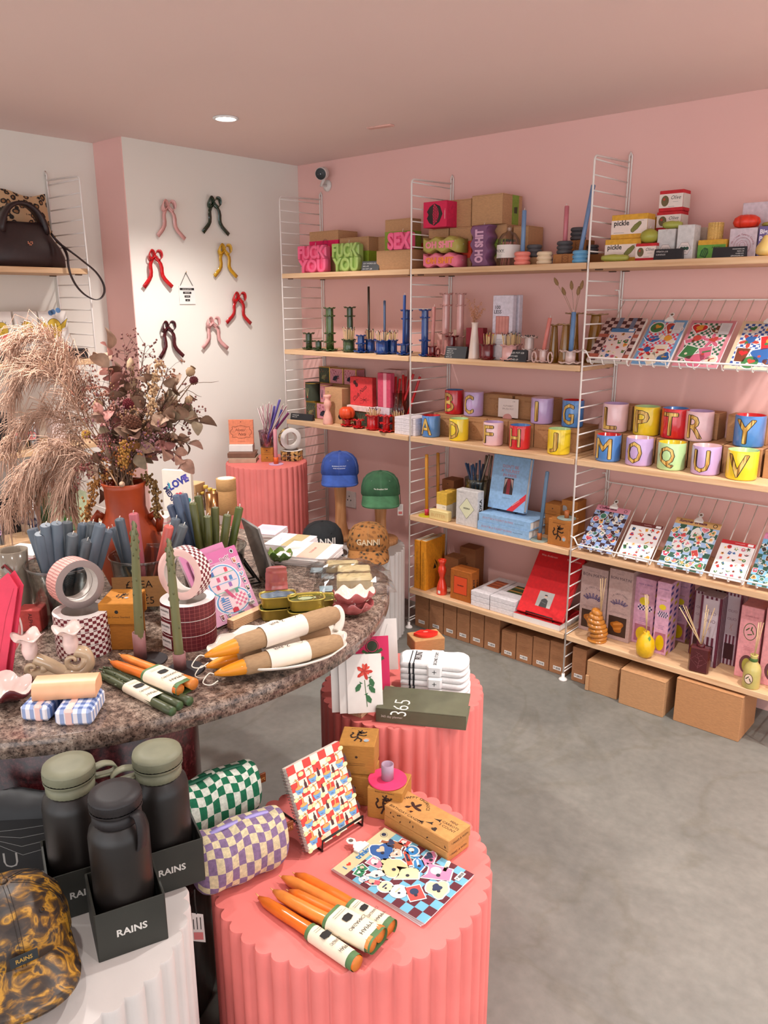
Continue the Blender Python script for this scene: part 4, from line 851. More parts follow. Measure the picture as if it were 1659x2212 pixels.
def jtin(q,Y,z0,label,g):
 X,D,H=shelfround(*Z(1,*q),Y,z0);R=D/2;o=ob('candle_tin',None,(X,Y,z0),label=label,cat='tin');b=MB();b.lathe([(0,0),(R,0),(R,H),(0,H)],card('#3a4030' if g else '#cf8a94'),28,smooth=False);ob('body',b,parent=o)
 for z in(.001,H-.005):c=MB();c.lathe([(R*1.012,z),(R*1.012,z+.003)],GOLD,28);ob('rim_band',c,parent=o)
 c=MB();F=TR(0,-R*1.003,H*.5,rx=RAD(90));k=paper('#a8a070' if g else '#33304a')
 for j in range(5):c.line([(0,-H*.3),((j-2)*R*.1,0),((j-2)*R*.16,H*.22)],.0013,k,F,1)
 c.disc(0,-H*.25,R*.12,paper('#b04038'),F,2);ob('printed_artwork',c,parent=o)
jtin((236,332,1498,1622),-.135,S3+.0805,'dark green patterned candle tin on the boxes',1);jtin((330,412,1510,1630),-.13,S3+.0805,'pink patterned candle tin beside the green tin',0)
kbox(Z(1,322,560,1505,1760),-.068,.062,S3,'kraft carton behind the patterned tins, carrying three small boxes',h=.165)
jbox((322,390,1372,1500),-.068,S3+.1655,'dark green patterned box in the top row of the pile',1,.080);jbox((390,476,1380,1505),-.068,S3+.1655,'pink patterned box with a blue beast in the top row',0,.078);jbox((482,560,1380,1505),-.068,S3+.1655,'pink patterned box at the right of the top row',0,.078)
kbox(Z(1,362,470,1535,1775),-.215,.075,S3,'tall kraft box with a round cut-out beside the pink figure holder',deco=lambda c,w,d,h:(c.disc(w*.38,-h*.3,.012,INK(),Ff(w,d,h),1),c.text('EVE',.008,m('#5a3a22'),Ff(w,d,h),-w*.3,h*.36,1)),flap=False)
def skittle(r,q,Y,z0,col,label,group=None):
 X,D,H=shelfround(*Z(r,*q),Y,z0);R=D/2;b=MB();b.lathe([(0,0),(R*.95,0),(R,.003),(R*.92,H*.2),(R*.62,H*.38),(R*.42,H*.47),(R*.62,H*.58),(R*.78,H*.68),(R*.66,H*.78),(R*.46,H*.84),(R*.7,H*.92),(R*.78,H*.99),(R*.5,H),(R*.45,H*.95),(0,H*.95)],gloss(col)if col[1]=='d' else m(col,r=.5),28);return ob('bobbin_candle_holder',b,(X,Y,z0),label=label,cat='candle holder',group=group)
skittle(1,(346,412,1578,1783),-.255,S3,'#efb0a0','pale pink bobbin-shaped candle holder')
def tentlet():
 sign(Z(1,148,265,1702,1755),-.255,S3,'black price sign at the corner end of the third shelf',['CANDLES £28','SMALL £18'],.2)
tentlet()
X,D,H=shelfround(*Z(1,452,562,1722,1800),-.24,S3)
x,y,z,D=stick(1,(462,552,1735,1800),-.245,S3,[(0,1),(.9,.85)],.4,REDG,'red ruffled candlestick carrying the orange tomato candle')
X,D2,H=shelfround(*Z(1,448,556,1655,1735),-.245,z);tomato(X,-.245,z+.0005,D2,H,'#e04a1a','orange ribbed tomato candle on a red candlestick',6)
kbox(Z(1,505,675,1608,1660),-.19,.085,S3+.0,'white box lying flat under the red book',mat=card('#e6d2cd'),flap=False,h=.030,rz=0)if False else None
o_,w_,d_,h_=kbox(Z(1,545,635,1655,1785),-.20,.06,S3,'dark green patterned box behind the tomato candle',deco=JG,h=.068,**q1)
kbox(Z(1,500,675,1612,1662),-.205,.075,S3+.0685,'shallow pale pink box lying under the red book',mat=card('#e8c9c2'),flap=False,h=.024)
def clubnata(c,w,d,h):
 F=Ff(w,d,h);k=m('#4a0f14');c.text('Club Nata',h*.2,k,F,-w*.02,-h*.1,2,0,.35,rot=RAD(40),fit=w*.95);c.disc(-w*.28,h*.3,w*.07,k,F,2);c.disc(-w*.2,h*.22,w*.07,k,F,2);c.line([(-w*.28,h*.36),(-w*.1,h*.44)],.0012,k,F,2)
 for j in range(7):c.line([(w*.14,-h*.28),(w*.14+w*.2*cos(j*.9),-h*.28+h*.1*sin(j*.9))],.0014,k,F,2)
 lines(c,F,-w*.12,w*.12,-h*.42,1,.002,k,.0008,2)
kbox(Z(1,522,664,1466,1612),-.19,.030,S3+.093,'coral red club book standing upright on pale boxes',mat=card('#d63a3c'),deco=clubnata,flap=False,cat='book',name='gift_book')
kbox(Z(1,690,775,1610,1790),-.21,.03,S3,'lavender candle box with a grey window behind red matches',mat=card('#d7c4cc'),flap=False,h=.100,deco=lambda c,w,d,h:(c.rect(-w*.3,-h*.4,w*.1,h*.2,m('#8d7f8a'),Ff(w,d,h),1),c.text('LESS',.009,INK(),Ff(w,d,h),w*.28,0,1,rot=RAD(90))))
kbox(Z(1,697,780,1440,1608),-.21,.028,S3+.1005,'pink and red striped upright box beside the red candles',mat=card('#c8435f'),flap=False,deco=lambda c,w,d,h:c.rect(-w*.05,-h/2,w*.2,h/2,paper('#e39aa6'),Ff(w,d,h),1))
kbox(Z(1,735,845,1418,1620),-.10,.05,S3+.0,'pale pink box behind the striped one',mat=card('#dcb0ac'),flap=False)
def redcandles():
 X,D,H=shelfround(*Z(1,772,905,1560,1790),-.150,S3);R=D/2;g=MB();g.lathe([(0,.001),(R*.86,.001),(R,H),(R*.98,H),(R*.84,.004),(0,.004)],glass('#f3e6e2',.1),28);ob('glass_tumbler',g,(X,-.15,S3),label='clear glass tumbler full of red candles',cat='glass')
 for k,(qx,qy)in enumerate(((752,1480),(786,1455),(815,1462),(862,1450),(880,1460),(928,1445),(970,1462),(905,1480),(842,1475))):
  a=k*2.1;p=Vector((X+R*.5*cos(a),-.15+R*.5*sin(a),S3+.006));q=at(*zp(1,qx,qy),'Y',-.15+R*.55*sin(a)+.01*(k%3));q.y=max(-.2,min(-.06,q.y));stickcandle(p,q,.0115,'#c3141a','bright red taper candle in the glass tumbler, '+nth([752,786,815,862,880,928,970,905,842],k),group='red candles in the glass tumbler')
redcandles()
stick(1,(538,617,1740,1808),-.255,S3,[(0,1),(.92,.9)],.45,REDG,'squat red candlestick, smallest of the red row')
pot(1,(620,720,1705,1815),1660,-.245,S3,REDG,'red ruffled two-tier pot full of matches',('#2b3d6b','#8a2a2a','#e9dfd0'),28)
stick(1,(705,802,1712,1826),-.255,S3,[(0,1),(.5,.85),(.95,.9)],.45,REDG,'two-tier red candlestick beside the white boxes')
pot(1,(782,876,1712,1800),1675,-.215,S3,'#b0502a','red pot of matches half hidden by white boxes',n=18)
for k in range(3):kbox(Z(1,806,940,1790-45*k,1838-45*k),-.262,.115,S3+.0252*k,('bottom','middle','top')[k]+' white box of three stacked beside the letter A mug',mat=card('#e4dadd'),flap=False,h=.025,deco=lambda c,w,d,h:(c.line([(-w/2,h*.2),(-w*.1,h*.2),(-w*.06,0),(w*.02,0),(w*.06,h*.2),(w/2,h*.2)],.0008,m('#a79aa0'),Ff(w,d,h),1)))
# == MUGS
def mugbox(q,Y,dep,z0,label,letter,h):
 def art(c,w,d,hh):
  F=Ff(w,d,hh);k=m('#8a5528',r=.7);c.text('ALPHABET BRUSH POT',hh*.085,k,F,0,hh*.26,1,fit=w*.8);c.ring(0,-hh*.05,hh*.17,.0009,k,F,1,20);c.text(letter,hh*.15,k,F,0,-hh*.1,1)
  lines(c,F,-w*.2,w*.2,-hh*.36,2,.004,k,.0006,1,al='C')
 return kbox(Z(3,*q),Y,dep,z0,label,col='#b8875c',deco=art,h=h,group='kraft boxes behind the letter mugs')
HB=.093
for q,L,t in(((178,300,180,320),'A','behind mugs A and D'),((302,412,195,335),'D','right of mug D'),((414,505,205,345),'F','behind mug F'),((507,618,212,355),'H','behind mug H'),((622,735,222,368),'J','left of mug J'),((738,822,232,380),'G','right of mug J')):
 mugbox(q,-.165,.155,S3,'kraft mug box in the middle bay lower row, '+t,L,HB)
for q,L,t in(((398,525,80,205),'B','left of the white card'),((535,705,88,240),'I','behind mug I')):mugbox(q,-.085,.075,S3+HB+.0005,'kraft mug box in the middle bay upper row, '+t,L,.092)
for q,L,t in(((888,1005,250,395),'M','behind mug M'),((1010,1155,262,420),'O','behind mug O'),((1160,1300,280,435),'T','behind mug Q'),((1305,1450,295,450),'U','behind mug U'),((1455,1630,310,470),'V','behind mug V'),((1640,1790,330,490),'Z','at the right edge')):
 mugbox(q,-.165,.155,S3,'kraft mug box in the right bay lower row, '+t,L,HB)
for q,L,t in(((948,1055,122,265),'L','behind mug L'),((1062,1225,135,290),'P','behind mugs P and T'),((1300,1440,148,310),'R','behind mug R'),((1478,1660,165,330),'Y','behind mug Y')):mugbox(q,-.085,.075,S3+HB+.0005,'kraft mug box in the right bay upper row, '+t,L,.092)
GLD=patmat('brushed_gold_foil',lambda nt,tc:ramp(nt,(lambda w:(nt.links.new(mapped(nt,tc,(90,90,6)),w.inputs['Vector']),w)[1])(N(nt,'ShaderNodeTexNoise',i_Scale=1.2,i_Detail=2.0)).outputs['Fac'],[(.32,'#5e3c10'),(.45,'#c08a35'),(.55,'#f2d27c'),(.66,'#9a6420')]).outputs[0],.3)
def mug(letter,q,zb,out,inn,Yfix=None):
 x0,x1,yt,yb=Z(3,*q);z0=zb;py=yb-3;p=at((x0+x1)/2,py,'Z',z0);D=(x1-x0)*mpp(p);y=p.y+D*.45
 if Yfix:y=Yfix
 c0=at((x0+x1)/2,(yt+yb)/2,'Y',y);X=c0.x;H=at((x0+x1)/2,yt+5,'Y',y).z-z0;R=D/2;t=.004
 o=ob('letter_mug',None,(X,y,z0),label='%s brush pot mug with a gold letter %s'%(NAMES[out],letter),cat='mug',group='brush pot mugs with gold letters')
 b=MB();b.lathe([(0,.002),(R*.86,.002),(R*.9,0),(R*.97,.002),(R,.006),(R,H-.003),(R-.0012,H)],gloss(out),40);ob('body',b,parent=o)
 b=MB();b.lathe([(R-.0012,H),(R-t,H-.002),(R-t,.008),(0,.008)],gloss(inn),40);ob('inside_glaze',b,parent=o)
 vs,fs,(tw,th)=text2d(letter,.0);lw={'I':.22,'J':.62,'M':1.15,'A':1.15,'V':1.15,'Y':1.1}.get(letter,.95)*R
 def outline(e):
  c=MB()
  for k in range(8):
   w_=wrap(0,1,INK(),None,e*cos(k*pi/4),e*sin(k*pi/4)+.0);c.add(w_[0],w_[1],INK())
  c.add(*wrap(0,1,INK(),None,.0036,-.0005),INK());ob('letter_outline',c,parent=o)
 def wrap(bold,lay,mat,name,dx,dz=0):
  vs,fs,(tw_,th_)=text2d(letter,bold);bm=bmesh.new();vv=[bm.verts.new((a,b,0))for a,b in vs]
  for f in fs:
   try:bm.faces.new([vv[i]for i in f])
   except ValueError:pass
  x0_,x1_=min(a for a,b in vs),max(a for a,b in vs);v0,_,(tw0,th0)=text2d(letter,0);yl=min(b for a,b in v0);yh=max(b for a,b in v0)
  for k in range(1,10):bmesh.ops.bisect_plane(bm,geom=bm.verts[:]+bm.edges[:]+bm.faces[:],plane_co=(x0_+(x1_-x0_)*k/10,0,0),plane_no=(1,0,0))
  bm.verts.index_update();P=[]
  for v in bm.verts:
   u=((v.co.x-bold)/tw0-.5)*lw*1.15+dx;zz=H*.5+((v.co.y-yl)/(yh-yl)-.5)*H*.74+dz;a=-pi/2+u/R;rr=R+.0004*lay;P.append((rr*cos(a),rr*sin(a),zz))
  fl=[[v.index for v in f.verts]for f in bm.faces];bm.free()
  if name is None:return P,fl
  c=MB();c.add(P,fl,mat);return ob(name,c,parent=o)
 outline(.0029);c=MB();[c.add(*wrap(0,2,GLD,None,.001*cos(k*pi/2),.001*sin(k*pi/2)),GLD)for k in range(4)];ob('gold_letter',c,parent=o);return o
NAMES={'#d1242b':'red','#c3a3d0':'lilac','#4f83c2':'blue','#f0cf2a':'yellow','#edc3c6':'pale pink','#b9d99a':'light green'}
Rr,Li,Bl,Ye,Pp,Gr=NAMES.keys();UP=S3+HB+.0006
for L,q,o_,i_ in(('A',(125,208,188,305),Bl,Rr),('D',(246,333,202,321),Ye,Gr),('F',(397,487,217,342),Pp,Li),('H',(513,607,231,360),Rr,Bl),('J',(683,783,247,381),Ye,Gr),('M',(898,1006,272,411),Bl,Rr),('O',(1030,1147,285,432),Li,Pp),('Q',(1171,1291,306,453),Gr,Ye),('U',(1322,1446,320,473),Li,Pp),('V',(1478,1611,340,496),Ye,Gr)):mug(L,q,S3,o_,i_,-.215)
for L,q,o_,i_ in(('B',(228,310,75,190),Rr,Bl),('C',(313,398,83,202),Li,Pp),('I',(610,707,110,235),Li,Pp),('G',(748,842,120,247),Bl,Rr),('L',(928,1037,135,268),Pp,Li),('P',(1066,1177,148,287),Ye,Gr),('T',(1190,1304,156,299),Rr,Bl),('R',(1296,1413,168,315),Pp,Li),('Y',(1514,1642,186,338),Bl,Rr)):mug(L,q,UP,o_,i_,-.125)
def potcard():
 X,w,h=shelfbox(*Z(3,467,556,120,218),-.10,UP);b=MB();b.box(w,.0015,h*.9,paper('#efe0da'),(0,0,.004),ch=.0003);o=ob('display_card',b,(X,-.105,UP),label='small white card standing in a pink half-disc holder',cat='sign');c=MB();F=Ff(w,.0015,h);k=m('#a08a84')
 c.text('ALPHABET',h*.12,k,F,0,h*.06,1,fit=w*.7);c.text('BRUSH POT',h*.12,k,F,0,-h*.08,1,fit=w*.7);c.text('£28',h*.09,k,F,w*.28,h*.3,1);c.ring(0,-h*.0,w*.46,.0005,k,F,1,4)if False else None;ob('lettering',c,parent=o)
 c=MB();c.prism([(.02*cos(pi*k/16),.02*sin(pi*k/16))for k in range(17)],.008,m('#e0a09c',r=.5),T=TR(0,-.004,0,rx=RAD(90))@TR(0,0,-.004));ob('half_disc_holder',c,parent=o)
potcard()

# == FOURTH SHELF, MIDDLE BAY
def kg(r,q,dep,z0,label,back=0,**kw):
 x0,x1,yt,yb=Z(r,*q);Y=at((x0+x1)/2,yb,'Z',z0).y;return kbox((x0,x1,yt,yb),max(Y,WALLY),dep,z0,label,**kw)
BRN='#8a5330'
MUST='#c98414'
def platecandle(r,px,yt,yb,Y,label_c,label_h,col,basec,platec,z0=S4,qtop=None,d=.0145,wk=False):
 a=at(*zp(r,px,yb),'Y',Y);o=ob('disc_candle_holder',None,(a.x,Y,z0),label=label_h,cat='candle holder',group='disc plate candle holders');b=MB();b.cyl(.036,.003,m(platec,r=.45),n=36);ob('disc_plate',b,parent=o)
 b=MB();b.lathe([(0,.003),(.0092,.003),(.0092,.031),(.0078,.031),(.0078,.012),(0,.012)],m(basec,r=.45),20);ob('cup',b,parent=o)
 if col:t=at(*zp(r,*(qtop or(px,yt))),'Y',Y);stickcandle((a.x,Y,z0+.0125),t,d,col,label_c,wk=wk)
platecandle(3,147,372,640,-.235,'mustard taper candle in a pink cup, nearer of the pair','yellow disc holder with a pink cup, nearer of the pair',MUST,'#d0304a','#cdbf2a')
platecandle(3,197,365,610,-.165,'mustard taper candle further back by the brown boxes','yellow disc holder further back, behind the butter boxes','#b87612','#d0304a','#cdbf2a')
def bcs(c,w,d,h):F=Ff(w,d,h);k=m('#3a2212');c.disc(0,h*.1,.003,k,F,1,8);lines(c,F,-w*.3,w*.3,-h*.12,2,.004,k,.0006,1,al='C')
kbox(Z(3,215,268,487,660),-.115,.075,S4,'lower brown carton behind the mustard candles',col=BRN,deco=bcs,flap=False,h=.098);kbox(Z(3,215,268,425,487),-.115,.075,S4+.0985,'upper brown carton behind the mustard candles',col=BRN,deco=bcs,flap=False,h=.046)
def butter(c,w,d,h):
 F=Ff(w,d,h);c.rect(-w/2+.0003,-h/2+.0003,w/2-.0003,h*.05,paper('#e8dccb'),F,1);c.text('BUTTER',h*.11,INK(),F,0,-h*.36,2,.03,fit=w*.8);c.text('STICK OF',h*.04,INK(),F,0,-h*.22,2);c.text('£16',h*.08,INK(),F,w*.25,-h*.06,2);F=Fr(w,d,h);c.rect(-d/2+.0003,-h/2+.0003,d/2-.0003,h*.05,paper('#d8cfbc'),F,1)
kbox(Z(3,225,258,533,648),-.195,.05,S4,'yellow and cream butter box behind the other',mat=card('#d9ac3e'),deco=butter,flap=False);kbox(Z(3,190,235,543,650),-.235,.045,S4,'yellow and cream butter box in front',mat=card('#d9ac3e'),deco=butter,flap=False)
def butterbar():
 X,w,h=shelfbox(*Z(3,157,240,622,668),-.265,S4);b=MB();b.box(w,.03,h,wax('#e6cd8d'),ch=.003);o=ob('butter_candle',b,(X,-.25,S4),label='pale yellow butter bar candle at the shelf edge',cat='candle');c=MB();c.text('BUTTER',h*.5,wax('#d8a56a'),Ff(w,.03,h),0,-h*.18,1,fit=w*.8);ob('stamped_letters',c,parent=o)
butterbar()
def vodka(c,w,d,h):
 F=Ff(w,d,h);k=m('#4a4a44');c.flat([(-w*.36,0),(0,-h*.3),(w*.36,0),(0,h*.3)],m('#5e5e58'),F,1);c.flat([(-w*.345,0),(0,-h*.288),(w*.345,0),(0,h*.288)],paper('#d9d7b4'),F,2);c.text('VODKA',h*.06,INK(),F,0,-h*.02,3,.03);lines(c,F,-w*.4,-w*.1,h*.44,2,.003,k,.0006,1);lines(c,F,-w*.4,-w*.1,-h*.45,1,.003,k,.0006,1)
 F=Fr(w,d,h);c.text('VODKA',d*.55,INK(),F,d*.18,-h*.3,1,.03,al='L',rot=RAD(90))
VOD=card('#cfc9c6')
kbox(Z(3,292,372,518,660),-.205,.03,S4,'grey-white spirit box standing behind its twin',mat=VOD,flap=False,h=.118);kbox(Z(3,277,372,533,690),-.258,.045,S4,'grey-white spirit box with a green diamond window',mat=VOD,deco=vodka,flap=False)
def bluejar():
 X,D,H=shelfround(*Z(3,315,430,475,640),-.13,S4);R=D/2;g=MB();g.lathe([(0,.001),(R*.85,.001),(R,H*.9),(R*1.04,H),(R,H),(R*.96,H*.88),(R*.82,.004),(0,.004)],glass('#e8efe6',.14),28);ob('glass_tumbler',g,(X,-.13,S4),label='clear glass tumbler of navy and bronze candles',cat='glass')
 for k,(qx,qy,c,mt)in enumerate(((320,410,'#2c466b',0),(330,412,'#33507a',0),(345,420,'#2c466b',0),(352,415,'#3a5a86',0),(368,410,'#1f3555',0),(382,398,'#23395a',0),(412,376,'#6e6258',1),(424,374,'#7a6d60',1),(436,378,'#6a5c50',1),(398,415,'#1f3555',0))):
  a=k*2.4;p=Vector((X+R*.5*cos(a),-.13+R*.45*sin(a),S4+.006));q=at(*zp(3,qx,qy),'Y',-.13+R*.4*sin(a));stickcandle(p,q,.0095,c,('bronze metallic candle leaning in the navy candle tumbler, ' if mt else 'navy taper candle in the clear tumbler, ')+(nth([412,424,436],k-6)if mt else nth([320,330,345,352,368,382,398],min(k,6))),group=('bronze candles in the tumbler' if mt else 'navy candles in the tumbler'),wk=not mt,mat=metal(c,.35)if mt else None)
bluejar()
SKY=card('#8fb4d9')
def bookpar(w,d,t,label,loc,rz,face,spine,pages='#ded6cf',coverm=None,rot=None,name='book',cat='book'):
 cm=coverm or SKY;o=ob(name,None,loc,rz,rot=rot,label=label,cat=cat);b=MB();b.box(w,d,.003,cm,(0,0,0),ch=.0006);b.box(w,d,.003,cm,(0,0,t-.003),ch=.0006);b.box(w,.003,t-.006,cm,(0,-d/2+.0015,.003),ch=.0004);ob('cover',b,parent=o)
 b=MB();b.box(w-.008,d-.008,t-.006,paper(pages),(0,0,.003),ch=.0004);ob('page_block',b,parent=o);c=MB()
 if face:face(c,Ft(w,d,t),w,d)
 if spine:spine(c,Ff(w,d,t),w,t)
 if face or spine:ob('printed_artwork',c,parent=o)
 return o
def parisface(c,F,w,d):
 F=F@TR(0,0,0,rz=RAD(0));k=m('#b77a86');
 for i,t in enumerate(("DON'T BE",'A TOURIST','IN PARIS')):c.text(t,.017,k,F,0,d*.28-i*.018,1,.01)
 c.rect(-.022,-.045,.022,.022,m('#3a2a2a'),F,1);c.rect(-.008,-.045,.008,.018,m('#8e2a34'),F,2)
 for s in(-1,1):c.flat([(s*.006,.02),(s*.02,.015),(s*.02,-.02)],m('#b79a94'),F,3)
 lines(c,F,-.022,.022,-.062,1,.003,m('#3a4a66'),.0008,1);c.flat([(w*.02,-d/2),(w*.2,-d/2),(w/2,-d*.26),(w/2,-d*.14)],paper('#d8303c'),F,1)
 lines(c,F@TR(w*.27,-d*.32,0,rz=RAD(38)),-.025,.02,.002,2,.005,paper('#f0d0d0'),.0012,2)
def parisspine(c,F,w,t):c.text("DON'T BE A TOURIST IN PARIS",t*.34,m('#b77a86'),F,-w*.42,-t*.1,1,0,.2,al='L',fit=w*.6);lines(c,F,w*.2,w*.4,0,1,.002,m('#3a4a66'),.001,1)
a_=at(*zp(3,500,735),'Z',S4);xs=at(*zp(3,372,735),'Y',-.262).x;xe=at(*zp(3,600,735),'Y',-.262).x;bw=xe-xs
bookpar(bw,.165,.036,'light blue travel book at the bottom of the pile',((xs+xe)/2,-.182,S4),0,None,parisspine);bookpar(bw,.165,.036,'light blue travel book lying on top of its twin',((xs+xe)/2+.004,-.180,S4+.0365),0,None,parisspine)
x0_=at(*zp(3,412,640),'Y',-.20).x;x1_=at(*zp(3,572,640),'Y',-.20).x;zt_=S4+.0735;hB=at(*zp(3,505,380),'Y',-.155).z-zt_-.006
bookpar(x1_-x0_,hB*1.01,.026,'light blue travel book propped upright on a wire stand',((x0_+x1_)/2+.006,-.158,zt_+.006+hB/2),0,parisface,None,rot=(RAD(80),0,0))
def easel(loc,w,label,h=.06,rz=0,tilt=0,lip=.028,d=.06,r=.0022,up=.012):
 k=m('#161414',r=.4);o=ob('wire_stand',None,loc,rz,label=label,cat='book stand',group='black wire book stands');b=MB();b.tube([(-w/2,.0,r),(-w/2,-lip,r),(-w/2,-lip-.002,up),(w/2,-lip-.002,up),(w/2,-lip,r),(w/2,0,r)],r,k,7);ob('front_lip',b,parent=o)
 b=MB();b.tube([(-w*.3,d*1.5,r),(-w*.3,d*.3,r),(-w*.3,d,h),(w*.3,d,h),(w*.3,d*.3,r),(w*.3,d*1.5,r)],r,k,7);ob('back_prop',b,parent=o);return o
easel(((x0_+x1_)/2+.004,-.168,zt_),.085,'black wire stand holding the light blue travel book',.07,up=.010,lip=.024)
platecandle(3,647,445,735,-.235,'slate blue taper candle in an orange cup','grey-green disc holder with an orange cup and slate candle','#55718c','#b0602a','#93a29a',qtop=(682,448))
LION='#a8682a'
def lion(c,w,d,h,F=None):
 F=F or Ff(w,d,h);k=m('#2a1608',r=.6);s=min(w,h)
 for pts in([(-.1,-.3),(-.02,-.1),(-.05,.08),(.02,.25)],[(-.02,-.1),(.12,-.2),(.1,-.32)],[(-.05,.08),(.16,.02),(.24,.08)],[(.0,.16),(.17,.2),(.22,.27)],[(-.06,-.05),(-.2,-.12),(-.26,.02),(-.18,.14),(-.24,.2)]):c.line([(a*s,b*s)for a,b in pts],s*.055,k,F,2)
 c.flat(place(shp('flower'),s*.26,.03*s,.24*s),k,F,2);c.disc(s*.27,-s*.2,s*.11,paper('#d98a52'),F,2);c.disc(s*.27,-s*.24,s*.08,paper('#9aa7ad'),F,3);c.text('British Colour Standard',s*.06,k,F,0,s*.4,2,fit=w*.8)
kbox(Z(3,670,738,675,735),-.15,.07,S4,'lowest of three small amber boxes behind the slate candle',col=LION,deco=bcs,flap=False,h=.043);kbox(Z(3,670,738,622,675),-.15,.07,S4+.0435,'middle of three small amber boxes behind the slate candle',col=LION,deco=bcs,flap=False,h=.043);kbox(Z(3,672,740,565,622),-.15,.07,S4+.087,'top of three small amber boxes behind the slate candle',col=LION,deco=bcs,flap=False,h=.043)
kbox(Z(3,742,812,575,700),-.13,.075,S4,'larger amber box at the back beside the wire upright',col=LION,deco=lambda c,w,d,h:(c.disc(-w*.3,h*.28,.012,m('#9c9ca0'),Ff(w,d,h),1),lion(c,w,d,h)),flap=False,h=.150)
o_,w_,d_,h_=kbox(Z(3,684,778,662,775),-.255,.072,S4,'amber box printed with a black lion at the shelf edge',col=LION,deco=lion,flap=False)
px_=at(*zp(3,766,670),'Y',-.225).x;platecandle(3,766,598,672,-.22,'','grey-green disc holder with an empty orange cup on the lion box',None,'#b0602a','#93a29a',z0=S4+h_+.0005)
# == FIFTH SHELF, MIDDLE BAY
YB=card('#d98a12')
def ybook(q,Y,dep,label,sp=True):
 def f(c,w,d,h):
  F=Ff(w,d,h);c.text("DON'T BE A TOURIST IN NEW YORK",w*.3,m('#7a4a08'),F,w*.1,-h*.32,1,rot=RAD(90),al='L',fit=h*.6);F=Fr(w,d,h);c.flat([(-d*.05,-h*.1),(d*.14,-h*.1),(d*.05,.02*h)],INK(),F,1);c.flat([(d*.02,h*.1),(d*.2,0),(d*.2,-h*.1)],m('#4a2a10'),F,2)
 o,w,d,h=kbox(Z(4,*q),Y,dep,S5,label,mat=YB,deco=f,flap=False,name='book',cat='book');c=MB();c.box(w*.78,d*.96,.0012,paper('#d8cbb2'),(0,d*.03,h-.0004),ch=.0002);ob('page_block',c,parent=o)
ybook((72,97,35,243),-.255,.13,'mustard yellow book, leftmost of three upright');ybook((100,124,40,250),-.258,.12,'mustard yellow book, middle of three upright');ybook((128,150,25,225),-.18,.10,'mustard yellow book, rightmost and furthest back')
kbox(Z(4,205,268,112,240),-.15,.07,S5,'brown candle carton behind the red bobbin holder',col='#8e5a34',deco=bcs,flap=False);kbox(Z(4,275,345,70,215),-.09,.07,S5,'taller brown carton at the back of the lowest shelf',col='#8a5632',deco=bcs,flap=False)
o_=skittle(4,(172,222,120,277),-.235,S5,'#dd3a22','glossy red bobbin-shaped candle holder with a white tag');o_['label']='glossy red bobbin-shaped candle holder with a white tag'
c_=MB();c_.box(.013,.0006,.014,paper('#ece0d8'),(0,0,0),ch=.0001);ob('price_tag',c_,(.004,-.0247,.008),parent=o_)
def whisky(c,w,d,h):
 F=Ff(w,d,h);c.rect(-w*.34,-h*.3,w*.32,h*.3,m('#7a3a10'),F,1);c.rect(-w*.32,-h*.28,w*.30,h*.28,paper('#d8481a'),F,2);c.text('WHISKEY',h*.06,INK(),F,0,-h*.02,3,.03);c.text('WHISKEY',d*.5,INK(),Fr(w,d,h),d*.16,-h*.4,1,.03,al='L',rot=RAD(90),fit=h*.85)
ORG=card('#a85a14')
kbox(Z(4,262,345,160,300),-.20,.03,S5,'amber spirit box standing behind its twin',mat=ORG,flap=False,deco=lambda c,w,d,h:c.text('WHISKEY',d*.6,INK(),Fr(w,d,h),d*.2,-h*.4,1,.03,al='L',rot=RAD(90),fit=h*.85));kbox(Z(4,234,327,172,312),-.25,.042,S5,'amber spirit box with an orange window',mat=ORG,deco=whisky,flap=False)
def wcand(cols):
 def f(c,w,d,h):
  F=Ft(w,d,h);c.rect(-w*.28,-d*.12,w*.36,d*.3,m('#6a5a50'),F,1)
  for k in range(6):y=-d*.11+d*.07*k;c.rect(-w*.27,y,w*.35,y+d*.055,m(cols[k%len(cols)]),F,2)
  lines(c,F,-w*.4,-w*.1,-d*.3,2,.005,m('#6a6a6a'),.0008,1)
 return f
WBX=card('#ddd6d8')
for k in range(3):
 for j,(q,cc,t)in enumerate((((328,412,0,350-27*k),['#c8663a','#a84a2a'],'left'),((414,530,0,380-27*k),['#3a5a2a','#b88a3a','#22401a'],'right'))):
  X,w,_=shelfbox(*Z(4,*q),-.262,S5+.0225*k);X2=X;kbox(None,0,0,S5+.0225*k,'white candle box in the %s pile, %s of three'%(t,('bottom','middle','top')[k]),mat=WBX,flap=False,size=(w-.001,.215,.022),loc=(X2,-.152),deco=(wcand(cc)if k==2 else None),group='white candle boxes in two piles')
